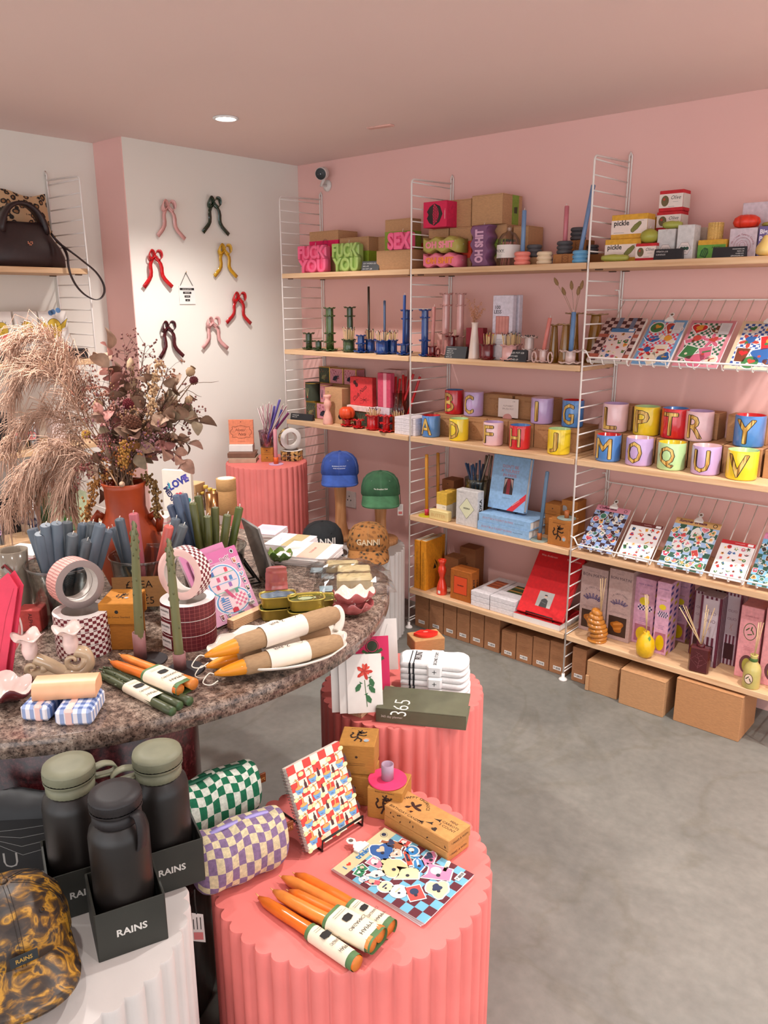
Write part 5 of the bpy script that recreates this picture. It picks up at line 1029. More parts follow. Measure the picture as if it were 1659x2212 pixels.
def redbook():
 P=lambda x,y:zp(4,x,y);zb=S5+.026;A=at(*P(530,360),'Y',-.262);B=at(*P(735,415),'Y',-.262);x0,x1=A.x,B.x;w=x1-x0;top=at(*P(605,78),'Y',-.08);hh=math.hypot(top.z-zb,.165)
 b=MB();b.box(w*1.02,.185,.0245,paper('#e4ddd9'),ch=.001);o=ob('book_pile_slab',b,((x0+x1)/2-.01,-.172,S5),label='white art book lying flat under the red book',cat='book')
 c=MB();c.box(w*1.02,.186,.0012,card('#c8141c'),(0,0,.0245),ch=.0003);ob('cover',c,parent=o)
 ang=math.atan2(top.z-zb,.165)
 def face(c,F,w,d):
  k=paper('#e8b8b0');c.text('Wes Anderson',.012,k,F,-w*.42,d*.42,1,al='L');c.text('The Archives',.012,k,F,w*.44,d*.42,1,al='R');c.rect(-w*.16,-d*.36,w*.16,-d*.12,m('#a9a4a0'),F,1)
  g=m('#2c2a2a');c.flat([(-.017,-d*.36),(.017,-d*.36),(.014,-d*.25),(.004,-d*.225),(-.004,-d*.225),(-.014,-d*.25)],g,F,2);c.disc(0,-d*.19,.0065,m('#c9a793'),F,2);c.flat([(-.007,-d*.185),(.007,-d*.185),(.005,-d*.165),(-.005,-d*.165)],g,F,3);c.line([(-.014,-d*.28),(.01,-d*.3)],.003,m('#555'),F,3)
 bookpar(w,hh,.016,'large red art book leaning on a wire stand',((x0+x1)/2,-.25+cos(ang)*hh/2,zb+.004+sin(ang)*hh/2),0,face,None,coverm=card('#d0141c'),rot=(ang,0,0));easel(((x0+x1)/2,-.236,zb),.12,'black wire stand under the large red book',.10,lip=.024,up=.018,d=.11)
redbook()
# == CARTONS ON THE FLOOR
def flr(q,dep,label,big=False,lab=True,col='#a5714c',Y=None):
 x0,x1,yt,yb=Z(4,*q);Yf=Y if Y is not None else at((x0+x1)/2,yb,'Z',0).y
 def art(c,w,d,h):
  F=Ff(w,d,h);k=m('#6e4222');lines(c,F,-w*.36,w*.36,h*.36,4,.006,k,.0007,1);lines(c,F,-w*.36,w*.36,h*.05,5,.006,k,.0007,1)
  if lab:tag_label(c,F,0,-h*.32,min(.036,w*.62),.016)
 return kbox((x0,x1,yt,yb),Yf,dep,0,label,col=col,h=min(.166,shelfbox(x0,x1,yt,yb,Yf,0)[2]),deco=None if big else art,group=None if big else 'brown cartons under the lowest shelf')
for k,q in enumerate(((76,136,285,428),(139,201,300,450),(204,260,320,470),(263,320,335,495),(323,383,358,522),(386,455,375,545),(462,526,445,572),(529,600,458,602),(603,676,475,628),(679,752,492,642))):
 flr(q,.12,ORD[k]+' small brown carton from the left under the middle bay',Y=-.232 if k<6 else-.240)
flr((779,842,520,668),.12,'small labelled carton beside the right wire upright on the floor',Y=-.25)
o_,w_,d_,h_=flr((842,985,592,756),.17,'plain kraft carton on the floor with a loose flap',True,col='#b98a60',Y=-.285);c_=MB();c_.box(.012,.006,h_*.5,kraft('#c2946a'),(0,0,0),ch=.001);ob('loose_flap',c_,(-w_/2+.006,-d_/2-.004,.002),parent=o_)
o_,w_,d_,h_=flr((990,1195,640,822),.17,'kraft carton on the floor with a paper label on top',True,col='#bd8d62',Y=-.30);c_=MB();F_=Ft(w_,d_,h_);c_.rect(-w_*.42,.02,w_*.1,.06,paper('#b9ab9c'),F_,2);[c_.disc(-w_*.3+.02*k,.04,.008,m('#4a5a30'),F_,3)for k in range(2)];lines(c_,F_,-w_*.1,w_*.06,.052,4,.007,m('#555'),.0008,3);ob('shipping_label',c_,parent=o_)
flr((1238,1545,660,895),.17,'largest kraft carton on the floor under the right bay',True,col='#b98559',Y=-.29)
# == FIFTH SHELF, RIGHT BAY
def reeds(parent_loc,z0,spec,Y,label,r,n0=0):
 for k,(a,b)in enumerate(spec):
  p=Vector(parent_loc)+Vector((0,0,z0));q=at(*zp(r,*b),'Y',Y+.012*(k%3-1));o=ob('reed_stick',MB().tube([p+(q-p)*.02,q],.0016,m('#dcbb8c',r=.8),6),label=label+', '+nth([b[0]for a,b in spec],k),cat='reed stick',group=label)
def matin(c,w,d,h):
 F=Ff(w,d,h);k=m('#3a2a3a');c.text('BON MATIN',w*.16,k,F,0,h*.36,1,fit=w*.86);lines(c,F,-w*.2,w*.2,h*.44,1,.002,k,.0006,1);c.arctext('LA CROISSANT',w*.085,k,F,0,h*.02,w*.4,RAD(140),RAD(40),1)
 for j in range(7):a=RAD(25+130*j/6);c.flat(place([(-.5,-.2),(.5,-.12),(.5,.14),(-.5,.2)],w*.2,w*.3*cos(a),h*.0+w*.16*sin(a),a),m('#4a3a66'),F,2);c.line([(w*.2*cos(a),w*.08*sin(a)),(w*.38*cos(a),w*.24*sin(a))],.0009,paper('#c9b3b8'),F,3)
 lines(c,F,-w*.42,w*.42,-h*.1,2,.004,k,.0006,1,al='C');c.rect(-w*.4,-h*.44,w*.36,-h*.16,m('#3a2216'),F,1);c.flat(place(shp('blob',random.Random(2)),w*.5,-w*.02,-h*.3),m('#a8621e',r=.3),F,2);c.flat(place(shp('long'),w*.4,0,-h*.26,.3),m('#c98038',r=.3),F,3);c.flat(place(shp('long'),w*.36,0,-h*.33,.3),m('#c07830',r=.3),F,3)
MAT=card('#b89a94')
for q,t,de in(((815,935,158,450),'left',1),((938,1045,168,488),'right',1)):kg(4,q,.11,S5,'dusty pink croissant diffuser box, %s of the pair'%t,mat=MAT,deco=matin,flap=False)
def croissant():
 X,D,H=shelfround(*Z(4,848,944,345,490),-.245,S5);R=D/2;mt=gloss('#b8742a');o=ob('croissant_diffuser',None,(X,-.245,S5),label='glossy caramel croissant-shaped diffuser bottle',cat='diffuser');b=MB();b.lathe([(0,0),(R*.9,0),(R*.92,.005),(R*.85,.008),(0,.009)],mt,24);ob('base',b,parent=o)
 for k in range(7):
  t=k/6;ang=RAD(-25+55*t);cx=R*.42*cos(pi*t*1.1+.3);z=H*(.08+.82*t);rr=R*(.5+.42*sin(pi*(t*.75+.22)));c=MB();hh=H*.2
  c.lathe([(0,-hh*.5),(rr*.7,-hh*.45),(rr,-hh*.1),(rr*.95,hh*.25),(rr*.6,hh*.5),(0,hh*.52)],mt,20,T=TR(cx*.55,0,z,ry=ang*.8));ob('croissant_fold',c,parent=o)
 reeds((X+.008,-.245,S5),H*.9,[(0,(908,208)),(0,(918,205)),(0,(932,206))],-.245,'pale reed stick in the croissant diffuser',4)
croissant()
def lemonbox(c,w,d,h):
 F=Ff(w,d,h);k=m('#4a3a7a');c.text('MOCK & NEROLI',w*.09,k,F,0,h*.4,1,fit=w*.8);checker(c,F,-w*.3,h*.02,w*.4,h*.1,9,3,'#3a3560','#e3c7d4',1);c.disc(0,h*.16,w*.24,paper('#e8cf22'),F,3,18,w*.2);c.text('Limone',w*.15,paper('#b08a10'),F,0,h*.25,3,0,.3);lines(c,F,-w*.2,w*.2,-h*.1,3,.006,k,.001,1,al='C')
 c.flat([(-w*.38,-h*.46),(w*.38,-h*.46),(w*.38,-h*.2),(-w*.38,-h*.2)],m('#b06a80'),F,1);c.disc(0,-h*.34,w*.3,m('#e0bd10',r=.3),F,2,18,h*.11)
 F=Fr(w,d,h)
 for i in range(12):
  for j in range(2):c.flat([(-d/2+d*(j)/2,-h/2+h*i/12),(-d/2+d*(j+.5)/2,-h/2+h*i/12+.004),(-d/2+d*(j+.5)/2,-h/2+h*(i+.5)/12+.004),(-d/2+d*j/2,-h/2+h*(i+.5)/12)],m('#4a3f86')if(i+j)%3 else m('#c9a628'),F,1)
LMB=card('#d9a3bd')
for q,t in(((1055,1148,205,505),'left of the pair'),((1150,1215,222,550),'right of the pair'),((1225,1300,215,490),'behind the pair')):kg(4,q,.085,S5,'pink lemon diffuser box with a chequered band, '+t,mat=LMB,deco=lemonbox,flap=False)
def lemondif():
 X,D,H=shelfround(*Z(4,1068,1152,443,556),-.262,S5);R=D/2;o=ob('lemon_diffuser',None,(X,-.262,S5),label='glossy yellow lemon-shaped diffuser bottle',cat='diffuser');b=MB();b.lathe([(0,0),(R*.5,0),(R*.85,H*.12),(R,H*.4),(R*.88,H*.68),(R*.45,H*.88),(R*.3,H*.95),(R*.34,H),(R*.22,H),(R*.2,H*.9),(0,H*.9)],m('#e3b20a',r=.28,n=.05,sc=60,bump=.4,coat=.4),30);ob('body',b,parent=o)
 c=MB();c.flat([(0,0),(.006,.008),(.003,.02),(-.005,.012)],gloss('#5a8a4a'),TR(R*.6,-R*.55,H*.72,rz=.6,rx=1.0),1);c.flat([(0,0),(-.005,.012),(.003,.02),(.006,.008)],gloss('#5a8a4a'),TR(R*.6,-R*.55,H*.72,rz=.6,rx=1.0),-1);ob('leaf',c,parent=o);reeds((X,-.262,S5),H*.9,[(0,(1108,280)),(0,(1116,278)),(0,(1122,284))],-.262,'pale reed stick in the lemon diffuser',4)
lemondif()
def olio(c,w,d,h):
 for F,W_ in((Ff(w,d,h),w),(Fr(w,d,h),d)):
  n=9
  for k in range(n):
   if k%2==0:c.rect(-W_/2+W_*k/n,-h/2+.0005,-W_/2+W_*(k+1)/n,h/2-.0005,paper('#5e1b30'),F,1)
 F=Ff(w,d,h);c.rect(-w*.34,-h*.08,w*.34,h*.46,paper('#c3b3ba'),F,2);k=m('#5e3040');c.text('OLIO',w*.24,k,F,0,h*.24,3,-.01);c.text('OLIO',w*.24,k,F,0,h*.13,3,-.01);c.line([(-w*.1,h*.0),(w*.1,h*.08)],.001,paper('#c08a70'),F,3);c.line([(-w*.06,h*.08),(w*.06,-h*.02)],.001,paper('#c08a70'),F,3);c.rect(-w*.3,-h*.42,w*.3,-h*.2,m('#3a1018'),F,2)
OLB=card('#b9a5b0')
for q,dp,t in(((1345,1440,285,602),.07,'front box of four'),((1315,1385,262,555),.06,'second box, behind on the left'),((1455,1530,270,598),.06,'box on the right of the front one'),((1405,1500,262,540),.05,'box at the back')):kg(4,q,dp,S5,'maroon and lilac striped oil diffuser box, '+t,mat=OLB,deco=olio,flap=False)
def redbottle():
 X,w,H=shelfbox(*Z(4,1300,1392,505,640),-.268,S5);mt=gloss('#4a0c14');o=ob('diffuser_bottle',None,(X,-.252,S5),.12,label='dark red square diffuser bottle with an embossed plant',cat='diffuser');b=MB();b.box(w,.034,H*.92,mt,ch=.006);b.cyl(.013,H*.1,mt,(0,0,H*.9),20);ob('body',b,parent=o);c=MB();F=Ff(w,.034,H*.92);k=gloss('#8a4a50');c.line([(-.002,-H*.3),(.002,0),(-.006,H*.2)],.001,k,F,2)
 for j in range(6):c.line([(0,-H*.2+j*.009),((-1)**j*.012,-H*.14+j*.009)],.001,k,F,2)
 c.ring(0,0,w*.4,.0008,k,F,2,4);ob('embossing',c,parent=o);reeds((X,-.252,S5),H*.96,[(0,(1262,335)),(0,(1278,325)),(0,(1290,330)),(0,(1385,325)),(0,(1392,345)),(0,(1420,340))],-.25,'pale reed stick fanned out of the dark red bottle',4)
redbottle()
def olive(c,w,d,h):
 F=Ff(w,d,h);k=m('#4a5a2a');c.text('CUCINA OLIVE',w*.09,m('#a04a5a'),F,0,h*.36,1);c.disc(0,h*.16,w*.3,k,F,1,20,h*.12);c.disc(0,h*.16,w*.27,paper('#e6a0a4'),F,2,20,h*.11);[c.flat(place(shp('long'),w*.22,x,y+h*.16,a),k,F,3)for x,y,a in((-.008,.008,.8),(.009,0,2.0),(0,-.01,.3),(.004,.012,1.4))];lines(c,F,-w*.25,w*.25,-h*.06,3,.005,m('#a04a5a'),.0008,1,al='C');c.disc(0,-h*.3,w*.32,m('#6a3a40'),F,1,20,h*.13);c.disc(0,-h*.31,w*.2,m('#b0a84a',r=.3),F,2,14,h*.1)
kg(4,(1522,1625,332,660),.09,S5,'coral pink olive diffuser box at the right edge',mat=card('#e59a9e'),deco=olive,flap=False);kg(4,(1632,1760,345,700),.09,S5,'coral pink olive diffuser box cut off by the picture edge',mat=card('#e59a9e'),deco=olive,flap=False)
def greenbottle():
 X,D,H=shelfround(*Z(4,1550,1626,545,712),-.25,S5);R=D/2;o=ob('diffuser_bottle',None,(X,-.25,S5),label='pale olive green diffuser bottle with an oval label',cat='diffuser');b=MB();b.lathe([(0,0),(R*.95,0),(R,.004),(R*.96,H*.55),(R*.8,H*.68),(R*.42,H*.8),(R*.4,H*.95),(R*.46,H),(R*.3,H),(R*.28,H*.85),(0,H*.85)],m('#bdae64',r=.3,coat=.4),30);ob('body',b,parent=o)
 c=MB();F=TR(-R*.05,-R*1.01,H*.32,rx=RAD(90));c.disc(0,0,R*.5,m('#6a4a30'),F,1,20,H*.16);c.disc(0,0,R*.42,paper('#e3c6b0'),F,2,20,H*.14);[c.flat(place(shp('long'),R*.5,x,y,a),m('#3f4a22'),F,3)for x,y,a in((-.004,.004,.8),(.005,-.003,2.0))];ob('oval_label',c,parent=o)
 c=MB();c.lathe([(R*.42,H*.8),(R*.5,H*.84),(R*.43,H*.9)],m('#4a6a30'),20);ob('neck_band',c,parent=o);reeds((X,-.25,S5),H*.9,[(0,(1618,405)),(0,(1628,402)),(0,(1640,405))],-.25,'pale reed stick in the olive green bottle',4)
greenbottle()
# == STICKER SHEETS IN THE LOWER RACK
def f_coffee(bg,ck,title,head,seed,cols):
 def f(c,F,w,h):
  checker(c,F,-w/2,-h/2,w/2,h*.38,7,9,bg,ck,1);c.rect(-w/2,h*.38,w/2,h/2,paper(head),F,2);c.text(title,h*.075,m('#5a1030'),F,-w*.42,h*.425,3,.04,.25,al='L',fit=w*.62);c.ring(w*.38,h*.44,w*.05,w*.015,INK(),F,3,12);scatter(c,F,-w*.46,-h*.46,w*.46,h*.36,5,6,w*.16,cols,seed,3,w*.016)
 return f
def f_white(head,seed):
 def f(c,F,w,h):c.rect(-w/2,-h/2,w/2,h/2,paper('#efe9e8'),F,1);c.rect(-w/2,h*.4,w/2,h/2,paper(head),F,2);c.rect(w*.28,h*.42,w*.44,h*.48,paper('#f2eeee'),F,3);lines(c,F,-w*.1,w*.2,h*.45,1,.002,paper('#e8c0c0'),.0012,3);scatter(c,F,-w*.46,-h*.46,w*.46,h*.38,5,6,w*.13,FOOD+['#2a2a2a'],seed,3,0)
 return f
CAF=['#5a2a20','#e7d0b8','#3f7d66','#c94a5a','#dd9a4a','#8fb3c9','#f0e6da','#2a2420']
inrack(RK4,3,818,965,830,.200,.003,f_coffee('#3a1a24','#8fa8d9','Coffee date','#d98a9c',21,CAF),'pink-headed coffee sticker sheet, leftmost in the lower rack',clip=True)
inrack(RK4,3,990,1130,875,.155,.003,f_white('#6a2420',22),'small white food sticker sheet with a maroon header')
inrack(RK4,3,1165,1370,915,.205,.003,f_coffee('#2c5a48','#a9c3e6','Summer Breeze','#d9a86a',23,['#d94a4a','#e88a9a','#f2b06a','#f4efe8','#5a8a5a','#c93a5a']),'tan-headed summer sticker sheet on green checks',clip=True)
inrack(RK4,3,1392,1545,955,.150,.003,f_white('#c8232c',24),'small white food sticker sheet with a red header')
inrack(RK4,3,1562,1720,988,.205,.003,f_coffee('#2f5a48','#7fb9e0','Wizards','#e08ab0',25,CAF),'pink-headed blue checked sticker sheet at the right edge')

# == BOW WALL
def wallpt(r,x,y,off=.0):return at(*zp(r,x,y),'X',XB+off)
def strip(pts,w,mat,t=.0015,side=None,mb=None):
 pts=[Vector(p)for p in pts];n=len(pts);b=mb or MB();vs=[]
 for i,p in enumerate(pts):
  T=(pts[min(i+1,n-1)]-pts[max(i-1,0)]).normalized();s=(side[i]if isinstance(side,list)else Vector(side));s=(s-T*s.dot(T)).normalized();nn=T.cross(s);W_=w[i]if isinstance(w,(list,tuple))else w
  for a,c in((-1,-1),(1,-1),(1,1),(-1,1)):vs.append(p+s*a*W_/2+nn*c*t/2)
 fs=[]
 for i in range(n-1):
  for k in range(4):fs.append([i*4+k,i*4+(k+1)%4,(i+1)*4+(k+1)%4,(i+1)*4+k])
 fs+=[[3,2,1,0],[4*n-4,4*n-3,4*n-2,4*n-1]];b.add(vs,fs,mat,True);return b
def bow(kx,ky,tl,tr,col,label):
 K=wallpt(5,kx,ky,.012);o=ob('ribbon_bow',None,K,label=label,cat='bow',group='glossy bows hung on the wall');mt=gloss(col);mp=mpp(K)/2.592
 def L(x,y,d=0):return Vector((d,(x-kx)*mp*1.25,-(y-ky)*mp*1.02))
 for s,e in((-1,(-26,-12)),(1,(24,-8))):
  pts=[L(kx,ky,.004),L(kx+e[0]*.5,ky-26,.010),L(kx+e[0]*1.05,ky-24,.014),L(kx+e[0]*1.25,ky+2,.012),L(kx+e[0]*.9,ky+20,.008),L(kx+e[0]*.35,ky+12,.006),L(kx,ky,.006)];ob('bow_loop',strip(crv(pts,4),.019,mt,.003,(.75,0,.66)),parent=o)
 b=MB();b.lathe([(0,-.006),(.005,-.004),(.006,0),(.005,.004),(0,.006)],mt,12,T=TR(.008,0,0));ob('knot',b,parent=o)
 for(x,y),sg in((tl,-1),(tr,1)):
  pts=[L(kx+(x-kx)*t+sg*10*sin(t*7),ky+(y-ky)*t,.004+.003*sin(t*6+sg))for t in[k/8 for k in range(9)]];ob('tail',strip(pts,[.012+.006*min(1,k/3)for k in range(9)],mt,.0018,(0,1,0)),parent=o)
 c=MB();c.tube([(-.010,0,.016),(0,0,.016),(.004,0,.020),(.002,0,.026)],.0016,metal('#a8824a',.3),6);c.lathe([(0,0),(.0035,.001),(.003,.003),(0,.004)],metal('#a8824a',.3),10,T=TR(-.011,0,.016,ry=RAD(90)));ob('brass_hook',c,parent=o)
bow(937,278,(882,432),(1010,440),'#e0a6a0','pale pink bow at the top left of the wall group')
bow(1193,258,(1135,412),(1262,416),'#16311f','bottle green bow at the top right of the wall group')
bow(862,555,(805,718),(938,715),'#c4121a','bright red bow on the left, above the hanging sign')
bow(1252,522,(1200,658),(1310,660),'#d9a520','golden yellow bow, the only yellow one')
bow(1333,790,(1268,918),(1390,926),'#c4121a','bright red bow on the right, lowest of the right side')
bow(937,952,(893,1115),(1003,1112),'#4a0a16','dark burgundy bow above the dried flowers')
bow(1187,928,(1135,1060),(1258,1068),'#e3a8a4','pale pink bow at the lower right of the wall group')
def hangsign():
 a=wallpt(5,1000,718,.003);b=wallpt(5,1095,822,.003);w=(b.y-a.y);h=a.z-b.z;ap=wallpt(5,1040,645,.004)
 o=ob('hanging_sign',None,((XB+.003),(a.y+b.y)/2,b.z),label='small white hanging sign with black label strips among the bows',cat='sign');c=MB();c.box(.002,w,h,paper('#efe8e2'),ch=.0004);ob('card',c,parent=o);F=TR(.0012,0,h/2,rz=RAD(90))@TR(0,0,0,rx=RAD(90));d=MB()
 for k,(t,ww)in enumerate((('HANDCRAFTED',.9),('CERAMIC',.52),('BOWS',.36),('£24',.28))):
  y=h*(.32-.2*k);d.rect(-w*ww/2,y-h*.06,w*ww/2,y+h*.06,INK(),F,1);d.text(t,h*.085,paper('#e9e2dc'),F,0,y-h*.03,2,fit=w*ww*.9)
 ob('label_strips',d,parent=o);r=MB();L=Vector((ap.x-XB-.003,ap.y-(a.y+b.y)/2,ap.z-b.z));r.tube([(0,-w*.42,h*.96),L],.0011,m('#2a2422'),5);r.tube([(0,w*.42,h*.96),L],.0011,m('#2a2422'),5);ob('cord',r,parent=o);r=MB();r.tube([L+Vector((-.006,0,-.002)),L+Vector((.003,0,-.002)),L+Vector((.005,0,.006))],.0014,metal('#a8824a',.3),6);ob('brass_hook',r,parent=o)
hangsign()
def seccam():
 p=at(686,373,'Y',-.085);o=ob('security_camera',None,(p.x,0,p.z),label='round white security camera with a black face near the ceiling corner',cat='camera');wt=m('#e9e1dc',r=.35);q=at(707,401,'Y',-.004)
 b=MB();b.lathe([(0,0),(.026,0),(.026,.006),(.012,.009),(0,.009)],wt,24,T=TR(q.x-p.x,-.0005,q.z-p.z,rx=RAD(90)));ob('wall_plate',b,parent=o)
 b=MB();b.tube([(q.x-p.x,-.008,q.z-p.z),(q.x-p.x-.01,-.035,q.z-p.z-.002),(.008,-.05,-.022)],.007,wt,10);ob('arm',b,parent=o)
 d=Vector((.45,-.85,-.22)).normalized();T=Matrix.Translation((0,-.055,0))@d.to_track_quat('Z','Y').to_matrix().to_4x4();b=MB();b.lathe([(0,-.035),(.022,-.034),(.0275,-.024),(.0285,.02),(.027,.024),(.0255,.025)],wt,32,T=T);ob('housing',b,parent=o)
 b=MB();b.lathe([(.0255,.0245),(.012,.0262),(0,.0266)],m('#060607',r=.4),32,T=T);f=ob('front_glass',b,parent=o);b=MB();[b.disc(x,y,r,m(c,r=.2),T@TR(0,0,.0268),1,12)for x,y,r,c in((0,0,.0022,'#d8d8e8'),(.012,.004,.0018,'#6a5560'),(-.012,-.002,.0018,'#6a5560'))];ob('sensors',b,parent=f)
seccam()
def socket():
 p=at(757,1078,'Y',0);b=MB();b.box(.086,.009,.086,m('#e3d6d0',r=.4),(0,-.0045,-.043),ch=.002);o=ob('wall_socket',b,(p.x,0,p.z),label='white wall socket behind the blue cap stand',cat='socket');c=MB();F=TR(0,-.0091,0,rx=RAD(90));[c.rect(x-.003,y-.004,x+.003,y+.004,INK(),F,1)for x,y in((0,.016),(-.011,-.004),(.011,-.004))];ob('pin_holes',c,parent=o)
socket()
# == LEFT WALL UNIT
YL0=-1.193
def leftpt(r,x,y,X):return at(*zp(r,x,y),'X',X)
def _leo(nt,tc,base,mid,dark,s):
 L=nt.links;wn=N(nt,'ShaderNodeTexNoise',i_Scale=s*.8);L.new(tc.outputs['Object'],wn.inputs['Vector']);ad=N(nt,'ShaderNodeMix',data_type='RGBA',blend_type='ADD');ad.inputs[0].default_value=.018;L.new(tc.outputs['Object'],ad.inputs[6]);L.new(wn.outputs['Color'],ad.inputs[7])
 v=N(nt,'ShaderNodeTexVoronoi',i_Scale=s);L.new(ad.outputs[2],v.inputs['Vector']);return ramp(nt,v.outputs['Distance'],[(0,mid),(.26,mid),(.30,dark),(.46,dark),(.52,base),(1,base)]).outputs[0]
LEO=patmat('leopard_print',lambda nt,tc:_leo(nt,tc,'#c9a37c','#96683f','#17110e',44.0),.7,.2)
LEA=m('#2e1c1c',r=.42,n=.08,sc=60,bump=.25)
def handbag():
 c0=leftpt(5,150,610,-.20);o=ob('handbag',None,(-.20,c0.y,S1),label='dark brown leather handbag with a round handle on the left shelf',cat='bag');mp=mpp(c0)/2.592*1.12;U=lambda x:(x-150)*mp;V=lambda y:(610-y)*mp*.9
 rows=[(0,-185,185,.035),(8,-200,200,.045),(60,-198,198,.05),(110,-178,178,.047),(150,-150,150,.04),(190,-125,125,.03),(220,-112,112,.022),(240,-105,105,.012)];n=28;vs=[];fs=[];b=MB()
 for(h,a,c,t)in rows:
  for k in range(n):an=2*pi*k/n;ca,sa=cos(an),sin(an);vs.append((t*math.copysign(abs(sa)**.7,sa),(a+c)/2*mp+(c-a)/2*mp*math.copysign(abs(ca)**.8,ca),V(610-h)))
 for r in range(len(rows)-1):
  for k in range(n):fs.append([r*n+k,r*n+(k+1)%n,(r+1)*n+(k+1)%n,(r+1)*n+k][::-1])
 fs.append(list(range(n)));fs.append([(len(rows)-1)*n+k for k in range(n)][::-1]);b.add(vs,fs,LEA,True);ob('body',b,parent=o)
 pts=[];wd=[]
 for k in range(15):a=pi*k/14;pts.append((.004,-U(150+0)+110*mp*cos(a)*(1.0),V(400)+165*mp*.95*sin(a)*.9-.02));wd.append(.034+.02*abs(cos(a)))
 ob('handle',strip(pts,wd,LEA,.014,(1,0,0)),parent=o);c=MB();F=TR(.0505,0,V(470)-.01,rz=RAD(90))@TR(0,0,0,rx=RAD(90));g=metal('#d89a78',.3);[c.rect(-.010+.0052*i,-.007+.0052*j,-.0062+.0052*i,-.0035+.0052*j,g,F,3)for i in range(4)for j in range(3)if(i+j)%3];ob('metal_logo',c,parent=o)
 c=MB();[c.lathe([(.0045,-.0012),(.006,0),(.0045,.0012),(.003,0),(.0045,-.0012)],metal('#d6b070',.25),12,T=TR(.02,U(285+12*k),V(415+26*k),rx=1.2,rz=.5*k))for k in range(3)];ob('ring_clasp',c,parent=o)
 P=[(285,425),(330,480),(400,530),(470,585),(535,640),(575,700),(585,750),(565,788),(525,795),(470,765),(425,715),(395,655),(382,600),(378,555),(355,505),(315,462)]
 L=[leftpt(5,x,y,-.155 if k in(0,15)else(-.13 if k in(1,14)else-.088))-Vector((-.20,c0.y,S1))for k,(x,y)in enumerate(P)];ob('shoulder_strap',strip(crv(L,4),.012,LEA,.0035,(1,0,0)),parent=o)
handbag()
def tote():
 a=leftpt(5,0,195,-.31);y0,y1=leftpt(5,-60,400,-.31).y,leftpt(5,292,400,-.31).y;h=a.z-S1+.004;b=MB();n=14;vs=[];fs=[]
 for j in range(n+1):
  for i in range(n+1):u,v=i/n,j/n;e=(1-(2*u-1)**4)*(1-(2*v-1)**6);vs.append((.022*e+.006*sin(u*9)*sin(v*7)*e,(u-.5)*(y1-y0)*(1-.12*v),v*h+(.010*sin(u*7)*v)))
 m_=len(vs);vs+=[(-.012,p[1],p[2])for p in vs]
 for j in range(n):
  for i in range(n):q=[j*(n+1)+i,j*(n+1)+i+1,(j+1)*(n+1)+i+1,(j+1)*(n+1)+i];fs.append(q);fs.append([k+m_ for k in q][::-1])
 b.add(vs,fs,LEO,True);ob('leopard_tote',b,(-.31,(y0+y1)/2,S1),label='leopard print fabric bag propped behind the dark handbag',cat='bag')
tote()
def sunface(kind):
 def f(c,F,w,h):
  k=m('#1c1612');y=paper('#d8b23a');c.rect(-w/2,-h/2,w/2,h/2,paper('#eee4dc'),F,1);cx,cy=0,h*.14;R=w*.26
  if kind==2:
   for s in(-1,1):c.flat([(s*R*.7,cy+R*.3),(s*R*2.0,cy+R*1.3),(s*R*1.5,cy+R*.1),(s*R*.8,cy-.2*R)],y,F,2);c.line([(s*R*.7,cy+R*.3),(s*R*2.0,cy+R*1.3),(s*R*1.5,cy+R*.1)],.0014,k,F,3)
   [c.disc(x*w,cy+R*2.0+q,w*.09,paper('#5f86b5'),F,2)for x,q in((-.06,0),(.04,.004),(.22,.010))];c.text('Cloth',h*.10,k,F,w*.2,-h*.2,2,0,.3)
  else:
   for j in range(14):a=2*pi*j/14;c.line([(cx+R*1.02*cos(a),cy+R*1.2*sin(a)),(cx+R*1.45*cos(a+.1),cy+R*1.6*sin(a+.1))],.0016,k,F,2)
  c.disc(cx,cy,R*1.06,k,F,2,22,R*1.3);c.disc(cx,cy,R,y,F,3,22,R*1.24)
  for s in(-1,1):c.ring(cx+s*R*.4,cy+R*.2,R*.22,.0012,k,F,4,10,0,pi);c.disc(cx+s*R*.4,cy+R*.22,R*.07,k,F,4,8)
  c.line([(cx,cy+R*.3),(cx-R*.12,cy-R*.2),(cx+R*.1,cy-R*.22)],.0012,k,F,4);c.ring(cx,cy-R*.45,R*.25,.0012,k,F,4,8,pi,2*pi)
  if kind<2:[c.line([(cx-R*.8+R*.5*j,-h*.16),(cx-R*.5+R*.4*j,-h*.3),(cx-R*.9+R*.5*j,-h*.36)],.0014,k,F,3)for j in range(4)]
  c.disc(w*.3,-h*.42,w*.26,paper('#c8404a'),F,2,20,h*.2)if kind==2 else None
 return f
for k,(x0,x1,t)in enumerate(((-35,92,'leftmost face print, cut by the picture edge'),(102,234,'middle white print of a yellow sun face'),(240,400,'white print of a winged yellow face, rightmost of three'))):
 a,b_=leftpt(5,x0,1000,-.24),leftpt(5,x1,1000,-.24);h=leftpt(5,100,862,-.26).z-S2;w=b_.y-a.y;b=MB();b.box(w-.003,.012,h,paper('#e9dfd6'),ch=.0006);o=ob('art_print',b,(-.25,(a.y+b_.y)/2,S2),rot=(RAD(-6),0,RAD(90)),label=t,cat='print');c=MB();sunface(k)(c,Ff(w,.012,h),w-.004,h-.002);ob('printed_artwork',c,parent=o)
for(x0,x1,yt,t)in((-10,112,1086,'black flat tin at the left edge in front of the face prints'),(378,498,1084,'black flat tin at the right end in front of the face prints'),(120,368,1092,'black flat tin half hidden behind the pampas grass')):
 a,b_=leftpt(5,x0,1120,-.135),leftpt(5,x1,1120,-.135);h=.032;b=MB();b.box(b_.y-a.y,.085,h,m('#1a1618',r=.4),ch=.002);o=ob('black_tin',b,(-.18,(a.y+b_.y)/2,S2),RAD(90),label=t,cat='tin');c=MB();c.box(b_.y-a.y+.002,.087,.009,m('#221d1f',r=.35),(0,0,h),ch=.002);ob('lid',c,parent=o)
